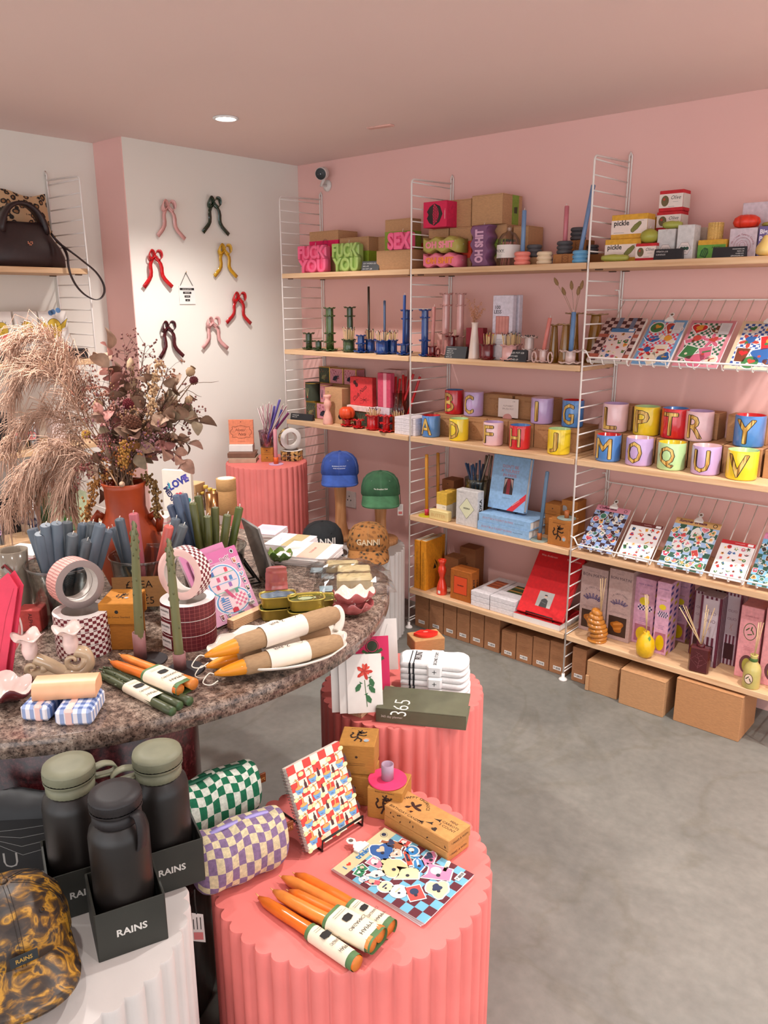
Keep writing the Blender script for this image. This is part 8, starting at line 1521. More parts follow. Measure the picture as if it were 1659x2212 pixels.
def backrow():
 p=pt(7,305,960);mp=mpp(p)/3.318;R=69*mp;H=hgt(7,305,710,p)-ZT;o=ob('card_tube',None,(p.x,p.y,ZT),label='tall kraft card tube at the back of the table',cat='tube');b=MB();b.cyl(R,H*.68,kraft('#b98b58'),n=32);ob('body',b,parent=o);b=MB();b.cyl(R*1.015,H*.32,kraft('#c39661'),(0,0,H*.68),n=32);ob('lid',b,parent=o);b=MB();b.cyl(R*.85,.001,m('#d8cfc4',r=.3),(0,0,H),n=24);ob('lid_disc',b,parent=o)
 p=onT(pt(7,342,1010));R=43*mp;H=hgt(7,342,848,p)-ZT;b=MB();b.lathe([(0,0),(R*.9,0),(R,.003),(R,H),(R*.93,H),(R*.9,.01),(0,.01)],metal('#b98a5a',.22),28);ob('gold_tumbler',b,(p.x,p.y,ZT),label='shiny gold tumbler in front of the card tube',cat='tumbler')
 for k,(x,y)in enumerate(((75,740),(130,760),(185,765),(70,800),(145,775),(165,790),(110,800))):
  q=pt(7,x+25,935+6*(k%3));H=hgt(7,x,y,q)-ZT;t=('first','second','third','fourth','fifth','sixth','seventh')[k];o=ob('match_bottle',None,(q.x-.012*(k%2),q.y+.01*(k%3),ZT),rot=(0,.06*(k%3-1),0),label='tiny glass bottle with a cork stopper, '+t+' of the cluster',cat='bottle',group='tiny corked bottles');R=.0085;b=MB();b.lathe([(0,0),(R,0),(R,H*.7),(R*.6,H*.82),(R*.6,H*.88),(0,H*.88)],gloss('#a83038')if k in(0,3)else glass('#f4eeea',.3),16);ob('glass_body',b,parent=o);b=MB();b.cyl(R*.95,H*.12,m('#d8b04a',r=.6),(0,0,H*.87),14);ob('stopper',b,parent=o)
  if k not in(0,3):b=MB();[b.tube([(R*.4*cos(j),R*.4*sin(j),.003),(R*.4*cos(j),R*.4*sin(j),H*.6)],.0011,m('#e0cfc0'),4)for j in range(5)];ob('matches',b,parent=o,kind='stuff')
 z=ZT;c_=pt(6,1225,1240)
 for k,h in enumerate((.030,.034,.030)):kbox(None,0,0,z,'tan gift box behind the olive candles, %s of three'%('bottom','middle','top')[k],col='#c9a072',size=(.085-.006*k,.06,h),loc=(c_.x+.004*k,c_.y),rz=.35,flap=False);z+=h+.0004
 def love(c,w,d,h):
  F=Ff(w,d,h);c.rect(-w/2+.001,-h/2+.001,w/2-.001,h/2-.001,paper('#eee4d6'),F,1);c.text('LOVE',h*.2,m('#3a3f9a'),F,.1*w,.2*h,2,.05,rot=.5);c.text('MEXICO',h*.14,m('#2a2a5a'),F,-.25*w,-.1*h,2,.05,rot=-1.0);[c.flat(place(shp(kd),w*.26,x*w,y*h,a),paper(cl),F,3)for kd,x,y,a,cl in(('blob',.3,-.1,.3,'#2a9aa0'),('banana',-.3,.18,1.4,'#3aa6b0'),('disc',-.1,-.3,0,'#e06a2a'),('flower',.3,.36,0,'#6a5ab8'),('heart',.05,0,.2,'#d84a5a'))]
 q=pt(6,1160,1200);kbox(None,0,0,ZT,'white travel book with bright blue lettering behind the flowers',mat=paper('#eee4d6'),flap=False,size=(.105,.016,.165),loc=(max(.75,q.x-.06),min(-1.42,q.y+.06)),rz=RZC-.25,deco=love,name='book',cat='book')
 for k,(x,y,w,hh,cl,t)in enumerate(((150,1530,330,.02,'#ebe2dc','pile of white cards behind the slate candles'),(480,1330,400,.03,'#e9ded8','long white box with pink edges behind the vase'),(1010,1320,120,.03,'#e2d0c8','small pink-patterned card box behind the vase'))):
  q=onT(pt(6,x,y));wv=w*mpp(q)/2.9625*.8;b=MB();b.box(wv,.09,hh,paper(cl),ch=.001);o=ob('card_box',b,(q.x,q.y,ZT),.45+.1*k,label=t,cat='box');e=MB();e.box(wv+.001,.091,.003,paper('#d88a98'),(0,0,hh*.4),ch=.0003);ob('pink_edge',e,parent=o)
backrow()

# == DRIED FLOWERS
D0=depth(VASE)
def fp(x,y,off=0):px,py=zp(6,x,y);return CAM_C+ray(px,py)*(D0+off)
MOUTH=Vector((VASE.x,VASE.y,ZT+VH));ROOT=Vector((VASE.x,VASE.y,ZT+VH*.45));rf=random.Random(21)
def mouth(k):a=2.4*k;return MOUTH+Vector((cos(a),sin(a),0))*.022*math.sqrt(rf.random())
def flower(name,label,cat,group,k):o=ob(name,None,ROOT,label=label,cat=cat,group=group);return o
def pampas(k,path,label,hair=190,ln=.1,col='#d8b098'):
 M_=mouth(k);pts=crv([ROOT-ROOT,M_-ROOT]+[fp(x,y,o)-ROOT for x,y,o in path],6);o=flower('pampas_plume',label,'pampas grass','dried pampas plumes',k);st=m('#b98f6c',r=.9);ob('stalk',MB().tube(pts,[.0022*(1-.75*i/len(pts))for i in range(len(pts))],st,5),parent=o);b=MB();mt=m(col,r=.95,n=.12,sc=25);n=len(pts);i0=int(n*.36)
 for j in range(hair):
  t=i0+(n-1-i0)*(rf.random()**.8);i=int(t);f=t-i;p=pts[i].lerp(pts[min(i+1,n-1)],f);tg=(pts[min(i+1,n-1)]-pts[max(i-1,0)]).normalized();q=Vector((rf.gauss(0,1),rf.gauss(0,1),rf.gauss(0,1)));q=(q-tg*q.dot(tg)).normalized();L=ln*rf.uniform(.5,1.15);d=(tg*.75+q*.55).normalized();a=p+d*L*.4;c=a+(d+Vector((0,0,-.55))).normalized()*L*.35;e=c+(d*.55+Vector((0,0,-1.0))).normalized()*L*.4;b.tube([p,a,c,e],[.0008,.0011,.0010,.0004],mt,3,cap=False)
  for s in range(2):w=p.lerp(a,.5+.25*s)if s<2 else c;u=Vector((rf.gauss(0,1),rf.gauss(0,1),rf.gauss(-.6,.6))).normalized();b.tube([w,w+(d+u).normalized()*L*.2,w+(d+u*1.1+Vector((0,0,-.5))).normalized()*L*.36],[.0008,.0009,.0004],mt,3,cap=False)
 ob('feathery_seeds',b,parent=o,kind='stuff')
for k,(pa,t)in enumerate((([(560,640,.02),(440,280,.0),(250,120,-.02),(80,190,-.03)],'topmost pampas plume arching over the face prints'),([(540,700,-.02),(400,440,-.03),(200,370,-.04),(40,560,-.05)],'upper pampas plume drooping towards the left edge'),([(520,800,.0),(340,640,.02),(150,700,.02),(30,900,.0)],'middle pampas plume drooping at the left edge'),([(540,880,-.03),(350,850,-.05),(170,1010,-.06),(40,1270,-.06)],'long low pampas plume hanging lowest on the left'),([(580,930,.02),(440,900,.04),(290,1030,.05),(170,1200,.05)],'low pampas plume in front of the navy-labelled bottles'),([(610,960,-.02),(520,950,-.03),(440,1080,-.03),(420,1210,-.03)],'short pampas plume hanging beside the vase'),([(560,700,.05),(470,430,.06),(330,250,.06),(170,300,.05)],'pampas plume at the back of the bunch'))):pampas(k,pa,t)
def leafmesh(col,fold=.25,w=.42):
 b=MB();vs=[];rows=6
 for i in range(rows+1):
  t=i/rows;W_=w*math.sin(pi*min(1,t*.94+.03))**.75*(1.1-.35*t);z=.18*sin(pi*t)-.12*t;vs+=[(-W_,t,z+fold*W_),(0,t,z),(W_,t,z+fold*W_)]
 fs=[[i*3+j,i*3+j+1,i*3+j+4,i*3+j+3]for i in range(rows)for j in(0,1)];b.add(vs,fs,m(col,r=.75,n=.14,sc=3),True);return b.mesh('leaf')
LV={c:leafmesh(c)for c in('#c98a7c','#b97a70','#a97068','#8d6655','#92705a','#86735c','#b09078','#84644f')}
def branch(k,path,cols,size,label,n=9,group='dried eucalyptus branches',dense=1):
 pts=crv([ROOT-ROOT,mouth(k)-ROOT]+[fp(*p)-ROOT for p in path],6);o=flower('eucalyptus_branch',label,'dried branch',group,k);ob('stem',MB().tube(pts,[.0018*(1-.6*i/len(pts))for i in range(len(pts))],m('#5d4336',r=.9),5),parent=o);N_=len(pts)
 n=int(n*1.7)
 for j in range(n):
  t=.34+.66*(j+.5)/n;i=int(t*(N_-1));p=pts[i];tg=(pts[min(i+1,N_-1)]-pts[i-1]).normalized();q=Vector((rf.gauss(0,1),rf.gauss(0,1),rf.gauss(.1,.8)));q=(q-tg*q.dot(tg)).normalized();d=(tg*.55+q).normalized()if j<n-1 else tg;l=ob('leaf',LV[rf.choice(cols)],p,parent=o,rot=(d.to_track_quat('Y','Z')@Euler((0,rf.uniform(-1.4,1.4),0)).to_quaternion()).to_euler());s=size*rf.uniform(.9,1.4);l.scale=(s,s,s)
PK=['#c98a7c','#b97a70','#b09078'];BR=['#8d6655','#92705a','#92705a','#86735c'];DK=['#84644f','#92705a','#86735c']
for k,(pa,cl,sz,t,n)in enumerate((([(740,700,.0),(700,420,-.02),(690,180,-.02)],PK,.050,'eucalyptus branch with large pink leaves, tallest of the bunch',9),([(770,760,.02),(760,520,.03),(740,360,.04)],PK+BR,.036,'pinkish eucalyptus branch below the tallest one',9),([(870,760,-.03),(930,560,-.04),(960,360,-.04)],BR,.030,'brown eucalyptus branch rising straight up the middle',10),([(930,760,.0),(1060,560,.0),(1130,430,-.01)],BR+['#b09078'],.034,'brown eucalyptus branch reaching up to the right',10),([(950,820,-.03),(1120,680,-.05),(1310,690,-.06)],DK,.034,'dark eucalyptus branch reaching far right',10),([(930,880,.02),(1090,800,.02),(1230,830,.02)],BR+DK,.036,'dark eucalyptus branch sloping right',10),([(900,920,-.05),(1080,870,-.07),(1180,950,-.08)],['#a97068','#8d6655'],.036,'reddish eucalyptus branch drooping at lower right',9),([(830,880,-.06),(850,760,-.08),(900,900,-.10)],BR,.040,'eucalyptus branch with broad tan leaves at the front',8),([(760,860,-.05),(690,720,-.08),(640,620,-.09)],PK+BR,.030,'eucalyptus branch with mauve leaves at the front left',9),([(960,780,.05),(1080,620,.07),(1200,560,.08)],DK,.034,'eucalyptus branch at the back right',9),([(740,930,-.02),(640,960,-.04),(640,1150,-.05)],['#92705a','#92705a'],.034,'grey-brown leafy branch hanging left of the vase neck',8),([(860,860,.03),(880,640,.04),(830,480,.05)],BR,.034,'eucalyptus branch in the centre behind the protea',10),([(800,900,-.03),(960,760,-.06),(1040,700,-.07)],PK+DK,.032,'eucalyptus branch with curled rosy leaves right of centre',9))):branch(k+10,pa,cl,sz,t,n)
def spray(k,tip,off,col,label,n=38,sp=.045,r=.0032):
 T_=fp(*tip,off)-ROOT;M_=mouth(k)-ROOT;o=flower('dried_spray',label,'dried flower','dried filler sprays',k);st=m('#6d5243',r=.9);base=M_.lerp(T_,.45);ob('stem',MB().tube(crv([Vector((0,0,0)),M_,base,T_],4),.0011,st,4),parent=o);tw=MB();fl=MB();mt=m(col,r=.9,n=.15,sc=60)
 for j in range(n):
  t=rf.random()**.6;p=base.lerp(T_,t);e=p+Vector((rf.gauss(0,1),rf.gauss(0,1),rf.gauss(.25,.8)))*sp*.55;tw.tube([p,p.lerp(e,.6)+Vector((0,0,.004)),e],.0005,st,3,cap=False)
  for s in range(3):q=e+Vector((rf.gauss(0,1),rf.gauss(0,1),rf.gauss(0,1)))*.004;fl.lathe([(0,-r),(r*.8,-r*.3),(r*.7,r*.5),(0,r)],mt,5,T=Matrix.Translation(q))
 ob('twigs',tw,parent=o,kind='stuff');ob('florets',fl,parent=o,kind='stuff')
for k,(tp,of,cl,t)in enumerate((((810,210),.02,'#8a5a56','mauve statice spray at the top beside the pink leaves'),((930,200),.0,'#8a5a50','fine brown spray at the very top right'),((1075,340),.0,'#9a6a52','brown spray near the poppy head'),((570,380),.03,'#a0685c','pinkish spray on the upper left'),((640,480),-.05,'#a8705a','tan spray over the pampas roots'),((1220,600),-.02,'#7a4a42','dark spray on the right'),((690,780),-.09,'#9a5e5c','rosy spray at the front left'),((790,900),-.10,'#a2602e','rust-coloured spray above the vase mouth'),((960,790),-.10,'#8d6068','mauve spray front right of the protea'),((700,600),-.04,'#8c5a60','plum spray left of centre'),((950,620),-.06,'#9a7250','straw-coloured spray right of centre'),((600,1000),-.04,'#8a4a44','reddish spray drooping left of the vase'),((1080,640),.0,'#7a4d48','dark plum spray behind the dark leaves'),((870,440),.03,'#a27a58','tan spray in the upper middle'))):spray(k+30,tp,of,cl,t)
def headed(k,tip,off,label,name,cat,build,grp=None):
 T_=fp(*tip,off)-ROOT;M_=mouth(k)-ROOT;o=flower(name,label,cat,grp,k);ob('stem',MB().tube(crv([Vector((0,0,0)),M_,M_.lerp(T_,.55)+Vector((0,0,.01)),T_],4),.0014,m('#75573f',r=.9),5),parent=o);d=(T_-M_).normalized();build(o,T_,d.to_track_quat('Z','Y').to_matrix().to_4x4())
def bunny(s,col='#c9a886'):return lambda o,p,R:ob('seed_head',MB().lathe([(0,-.6*s),(.28*s,-.45*s),(.36*s,-.1*s),(.3*s,.3*s),(.12*s,.62*s),(0,.7*s)],m(col,r=.95,n=.1,sc=200,bump=.8),14,T=Matrix.Translation(p)@R),parent=o)
def poppy(s):return lambda o,p,R:(ob('seed_pod',MB().lathe([(0,-.5*s),(.2*s,-.45*s),(.46*s,-.1*s),(.44*s,.2*s),(.25*s,.42*s),(0,.45*s)],m('#a98a68',r=.8,n=.12),16,T=Matrix.Translation(p)@R),parent=o),ob('crown',MB().lathe([(0,.42*s),(.3*s,.5*s),(.32*s,.55*s),(0,.5*s)],m('#8a6a4c',r=.8),10,T=Matrix.Translation(p)@R),parent=o))
def ball(s,col,n=90):
 def f(o,p,R):
  b=MB();mt=m(col,r=.9,n=.15,sc=90);ob('core',MB().lathe([(0,-s*.4),(s*.34,-s*.2),(s*.4,0),(s*.34,s*.2),(0,s*.4)],mt,12,T=Matrix.Translation(p)),parent=o)
  for j in range(n):z=1-2*(j+.5)/n;a=2.4*j;q=Vector((math.sqrt(1-z*z)*cos(a),math.sqrt(1-z*z)*sin(a),z));b.tube([p+q*s*.36,p+q*s*.46,p+q*s*.5],[s*.07,s*.06,s*.01],mt,4,cap=False)
  ob('bristles',b,parent=o,kind='stuff')
 return f
headed(50,(835,320),-.03,'large cream bunny-tail head near the top of the bunch','bunny_tail','dried flower',bunny(.028));headed(51,(860,430),.0,'cream disc-like bunny tail in the upper middle','bunny_tail','dried flower',bunny(.022));headed(52,(1218,365),.0,'dried poppy pod at the upper right','poppy_pod','dried flower',poppy(.026));headed(53,(1208,545),-.02,'dried poppy pod at the right among dark leaves','poppy_pod','dried flower',poppy(.022));headed(54,(628,575),-.06,'dried poppy pod on the left over the pampas','poppy_pod','dried flower',poppy(.026));headed(55,(550,765),-.08,'mustard yellow button flower on the left','button_flower','dried flower',ball(.024,'#c79a4a',60));headed(56,(840,700),-.09,'large brown protea head in the centre','protea','dried flower',ball(.05,'#6b3f2c',110));headed(57,(820,570),-.05,'dark red thistle flower above the protea','thistle','dried flower',ball(.03,'#6e1f26',80));headed(58,(1240,420),-.01,'dark red thistle beside the upper poppy pod','thistle','dried flower',ball(.024,'#5e1c22',60));headed(59,(860,840),-.10,'rust brown seed cluster low in the centre','seed_cluster','dried flower',ball(.03,'#8a5a2a',60))
def spike(k,path,label,col,w=.012):
 pts=crv([fp(*p)-ROOT for p in path],6);M_=mouth(k)-ROOT;o=flower('dried_spike',label,'dried flower','dried flower spikes',k);ob('stem',MB().tube([Vector((0,0,0)),M_]+pts,.0012,m('#75573f',r=.9),4),parent=o);b=MB();mt=m(col,r=.95,n=.15,sc=80)
 for p in pts:
  for j in range(9):q=p+Vector((rf.gauss(0,1),rf.gauss(0,1),rf.gauss(0,1)))*w*.5;b.lathe([(0,-.004),(.0032,-.001),(.0025,.003),(0,.0045)],mt,5,T=Matrix.Translation(q))
 ob('florets',b,parent=o,kind='stuff')
spike(70,[(960,620,-.06),(980,480,-.06),(1020,310,-.05)],'cream larkspur spike right of the middle','#c6a078');spike(71,[(720,1020,-.06),(610,1080,-.07),(575,1200,-.08),(550,1320,-.08)],'orange amaranth tassel hanging left of the vase','#a8743c');spike(72,[(930,1040,-.05),(985,1100,-.06),(1000,1200,-.06),(1005,1280,-.06)],'brown amaranth tassel hanging right of the vase','#8a6a3c');spike(73,[(790,960,-.10),(800,900,-.11),(790,830,-.11)],'golden wheat-like spike at the front of the mouth','#b5823c')
for k,(a,b_,t)in enumerate((((1150,500,-.02),(1400,425,-.03),'upper'),((1130,520,-.03),(1290,525,-.04),'middle'),((1100,850,-.05),(1280,800,-.06),'lower'))):
 o=flower('grass_blade','long thin dried grass blade reaching right, '+t,'dried grass',None,k);ob('blade',MB().tube(crv([Vector((0,0,0)),mouth(k)-ROOT,fp(*a)-ROOT,fp(*b_)-ROOT],5),[.0009]*15+[.0004],m('#7a6046',r=.9),3),parent=o)
headed(60,(780,1085),-.12,'small cream bunny tail drooping over the vase rim','bunny_tail','dried flower',bunny(.020,'#d0aa8c'))

# == FOREGROUND PINK PLINTH
def ff(x,y,z=ZF):return tb(*zp(11,x,y),z)
def pouch(A,B,wd,h,ca,cb,zc,label,nu=17,nv=18,tab=True,ly=0):
 u=(B-A).normalized();L=(B-A).length;rz=math.atan2(u.y,u.x);C_=(A+B)/2;o=ob('knit_pouch',None,(C_.x,C_.y,A.z),rz,label=label,cat='pouch');b=MB();ma,mb_=(m(c,r=.95,n=.12,sc=160,bump=.7)for c in(ca,cb));S=3;NU,NV=nu*S,nv*S;vs=[];fa=[];fb=[]
 for i in range(NU+1):
  t=i/NU*2-1;e=max(.02,(1-abs(t)**5.0))**.42;ed=.90+.10*e
  for j in range(NV):
   a=2*pi*j/NV;c,s=cos(a),sin(a);y=wd/2*math.copysign(abs(c)**.62,c)*(.72+.28*e)*(1-.16*(s>0)*s);z=h/2+h/2*math.copysign(abs(s)**.7,s)*(.74+.26*e)-(h*.13*(1-e)if s<0 else 0)*0;vs.append((t*L/2*(1-.015*abs(s)),y*e**.35+.0022*sin(9*t+3*a),max(0,z+.003*sin(7*t+1)*(s>.3))))
 for i in range(NU):
  for j in range(NV):q=[i*NV+j,i*NV+(j+1)%NV,(i+1)*NV+(j+1)%NV,(i+1)*NV+j];(fa if(i//S+j//S)%2 else fb).append(q[::-1])
 b.add(vs,fa,ma,True);b.add(vs,fb+[list(range(NV)),list(range(NU*NV,NU*NV+NV))[::-1]],mb_,True);ob('knit_body',b,parent=o)
 zp_=[(t*L*.5,wd*.02,h*(.985-.2*abs(t)**4)+.002)for t in[k/10-1 for k in range(21)]];ob('zip',strip(zp_,.008,m(zc,r=.6),.004,(0,1,0)),parent=o)
 if tab:
  d=MB();d.box(.026,.004,.02,m('#7a3c14',r=.5),(L/2+.004,-.01,h*.5),ch=.001);t_=ob('leather_tab',d,parent=o);c=MB();c.text('Tort',.010,m('#c98a50'),Ff(.026,.004,.02)@TR(L/2+.004,h*.5-.004,.0101),0,0,1);c2=MB();c2.text('Tort',.011,m('#d8a060'),TR(L/2+.004,-.0122,h*.5+.006,rx=RAD(90)),0,0,1);ob('stamped_name',c2,parent=t_)
 e=MB();strip(crv([(-L/2,0,h*.62),(-L/2-.012,-.006,h*.56),(-L/2-.010,-.008,h*.4),(-L/2+.004,-.006,h*.38)],4),.016,mb_,.004,(0,1,0),e);ob('side_loop',e,parent=o);e=MB();e.tube([(-L/2+.004,0,h*.82),(-L/2-.006,-.004,h*.72)],.002,metal('#9a9a9a'),6);ob('zip_pull',e,parent=o);return o
A,B=ff(150,1000),ff(610,792);n_=Vector((-(B-A).y,(B-A).x,0)).normalized()
pouch(A+n_*.044,B+n_*.044,.09,.105,'#ded0a8','#8a7196','#a79ad8','lilac and cream chequered knit pouch on the pink plinth',13,16)
RB=.045;G1,G2=ff(45,750,ZF+RB),ff(492,545,ZF+RB);gu=(G2-G1).normalized();gn=Vector((-gu.y,gu.x,0))
kbox(None,0,0,ZF,'glossy red box under the green knit pouch',mat=gloss('#a8141c'),flap=False,size=((G2-G1).length*.8,.066,RB-.0005),loc=((G1+gn*.036+gu*.02).lerp(G2+gn*.036,.5).x,(G1+gn*.036).lerp(G2+gn*.036,.5).y),rz=math.atan2(gu.y,gu.x))
pouch(G1+gn*.058,G2+gn*.058,.088,.102,'#d9dccf','#0f6a48','#0f5a40','green and white chequered knit pouch behind the lilac one',13,16)
def pricetag():
 p=at(*zp(11,95,905),'Y',A.y-.01);c=MB();c.tube(crv([p,p+Vector((.002,-.002,-.02)),p+Vector((.004,-.002,-.045))]),.0014,INK(),5);o=ob('swing_tag',c,label='white swing tag hanging below the lilac pouch',cat='tag');c=MB();F=Matrix.Translation(p+Vector((.004,-.002,-.07)))@TR(0,0,0,rz=RZC)@TR(0,0,0,rx=RAD(90));c.prism([(-.01,-.03),(.012,-.033),(.011,.024),(-.008,.027)],.0006,paper('#e6dcd8'),T=F);lines(c,F@TR(0,.0,.0008,rz=RAD(90)),-.006,.02,.006,3,.006,INK(),.0014,1);c.rect(-.007,-.027,.009,-.012,paper('#d87a7a'),F@TR(0,0,.0008),1);ob('tag_card',c,parent=o)
pricetag()
def notebook():
 A,B=ff(690,745),ff(955,575);u=(B-A).normalized();rz=math.atan2(u.y,u.x);w=(B-A).length;C_=(A+B)/2;top=at(*zp(11,650,138),'Y',C_.y+.055);hh=math.hypot(top.z-ZF,.06)*1.1;ang=math.acos(.062/hh)
 def face(c,F,w,h):
  checker(c,F,-w/2,-h/2,w/2,h/2,7,10,'#d8433a','#efe6cc',1);nd=paper('#d3a45e');bl=paper('#6d9fce');bo=m('#4a2a2e')
  for i in range(4):
   for j in range(5):
    x=-w*.38+w*.26*i;y=-h*.40+h*.2*j+h*.05*(i%2)
    if y>h*.36 or x>w*.42:continue
    c.flat([(x-.010,y+.003),(x+.010,y+.003),(x+.006,y-.007),(x-.006,y-.007)],bl,F,3);c.disc(x,y+.004,.009,nd,F,4,12,.003);c.line([(x-.002,y+.004),(x+.001,y+.014),(x-.004,y+.022)],.0028,nd,F,3);c.line([(x-.010,y+.018),(x+.012,y+.022)],.0006,bo,F,4);c.line([(x-.004,y-.003),(x+.002,y-.004)],.0006,bo,F,5)
    c.flat([(x+.013,y-.002),(x+.019,y-.002),(x+.019,y+.007),(x+.0172,y+.010),(x+.0172,y+.014),(x+.0148,y+.014),(x+.0148,y+.010),(x+.013,y+.007)],bo,F,3);c.disc(x+.012,y+.026,.0065,paper('#e9d9a2'),F,3,10,.0045);c.disc(x-.013,y-.014,.006,paper('#e9d9a2'),F,3,10,.0042)
 c0=C_+Vector((-u.y,u.x,0))*.014;o=sheetpack(w,hh,.012,face,'red and cream chequered noodle-print spiral notebook on a stand',c0+Vector((0,0,.006)),Euler((ang,0,rz)),name='spiral_notebook',cat='notebook',base='#e9dccf',sleeve=False);rg=MB().tube([(.004*cos(a)-.002,0,.006+.009*sin(a))for a in[2*pi*k/10 for k in range(11)]],.0007,metal('#b8a8a8',.3),5).mesh('coil')
 for k in range(26):ob('spiral_coil',rg,(-w/2,.004+(hh-.008)*k/25,0),parent=o)
 easel((c0.x+u.x*.012,c0.y+u.y*.012,ZF),w*.78,'black wire stand holding the noodle notebook',.10,rz=rz,lip=.016,d=.085,r=.0024,up=.024)
notebook()
def ab(cx,by,z,w,d,h,rz,label,deco=None,col='#b07a34'):p=ff(cx,by,z);c=p+Vector((-sin(rz),cos(rz),0))*d/2;kbox(None,0,0,z,label,col=col,size=(w,d,h),loc=(c.x,c.y),rz=rz,flap=False,deco=deco);return c
def lionfront(c,w,d,h):lion(c,w,d,h);tag_label(c,Fl(w,d,h)@TR(0,h*.1,0,rz=RAD(90)),0,0,.034,.014)
def liontop(c,w,d,h):lion(c,w,d,h,Ft(w,d,h));bcs(c,w,d,h)
c1_=ab(1068,550,ZF,.072,.07,.068,.42,'amber lion box carrying the pink disc holder',lionfront);c2_=ab(915,470,ZF,.072,.07,.066,.50,'amber lion box behind the noodle notebook, lower one',bcs);ab(0,0,ZF+.0665,.074,.072,.066,.62,'amber lion box stacked behind the noodle notebook',liontop)if False else None
kbox(None,0,0,ZF+.0665,'amber lion box stacked on top behind the noodle notebook',col='#b07a34',size=(.074,.072,.066),loc=(c2_.x-.004,c2_.y+.006),rz=.6,flap=False,deco=liontop)
o_=ob('disc_candle_holder',None,(c1_.x-.004,c1_.y-.002,ZF+.0686),label='hot pink disc holder with a mauve cup on an amber box',cat='candle holder',group='disc plate candle holders');b_=MB();b_.cyl(.039,.0035,m('#e8376c',r=.5),n=44);ob('disc_plate',b_,parent=o_);b_=MB();b_.lathe([(0,.0035),(.0125,.0035),(.0125,.036),(.0105,.036),(.0105,.012),(0,.012)],m('#a5889c',r=.5),26);ob('cup',b_,parent=o_)
def bday(c,w,d,h,F=None):
 F=Ft(w,d,h)@TR(0,0,0,rz=0);k=m('#2a1608');c.arctext('HAPPY ORGANICS',.010,k,F,-w*.22,-.002,d*.42,RAD(160),RAD(20),1);c.arctext('BIRTHDAY CANDLES',.009,k,F,-w*.22,.004,-d*.46,RAD(150),RAD(30),1)if False else c.text('BIRTHDAY CANDLES',.009,k,F,-w*.18,-d*.44,1)
 c.flat(place(shp('flower'),d*.56,-w*.2,.0),m('#3a1406'),F,1);c.flat(place(shp('blob',random.Random(3)),d*.2,-w*.2,-.008),m('#e0863a'),F,2);[c.flat(place([(-.5,0),(.2,.14),(.5,.3),(.42,0),(.5,-.3),(.2,-.14)],d*.24,x*w,y*d,a),k,F,1)for x,y,a in((.12,-.24,.4),(.16,.02,.2),(.02,-.36,.1))];[c.text(t,.0085,k,F,w*.34,y,1)for t,y in(('MINI',.012),('CARROTS',.002),('5 COUNT',-.008))];c.disc(w*.36,d*.36,.012,m('#c98a4a'),F,1,14,.006);c.flat(place(shp('blob',random.Random(5)),d*.16,w*.24,-d*.36),k,F,1);F=Ff(w,d,h);rnd=random.Random(8);[c.flat(place(shp('fish'),.006,rnd.uniform(-.45,.45)*w,rnd.uniform(-.3,.3)*h,rnd.uniform(0,3)),k,F,1)for _ in range(9)];c.text('* MAKE A WISH',h*.3,k,Fr(w,d,h),0,-h*.1,1,fit=d*.85)
def bdaybox():
 P,Q=ff(1065,572),ff(1385,772);R_=ff(1515,690);u=(Q-P).normalized();rz=math.atan2(u.y,u.x);w=(Q-P).length;d=(R_-Q).length*.98;v=Vector((-u.y,u.x,0));C_=(P+Q)/2+v*d/2;h=.0235
 for k in range(2):kbox(None,0,0,ZF+k*(h+.0005),'kraft birthday candle box with carrots, %s of two'%('lower','upper')[k],col='#c08a4c',size=(w,d,h),loc=(C_.x+.002*k,C_.y),rz=rz+.02*k,flap=False,deco=bday if k else(lambda c,w,d,h:c.text('* MAKE A WISH',h*.3,m('#2a1608'),Fr(w,d,h),0,-h*.1,1,fit=d*.85)))
bdaybox()
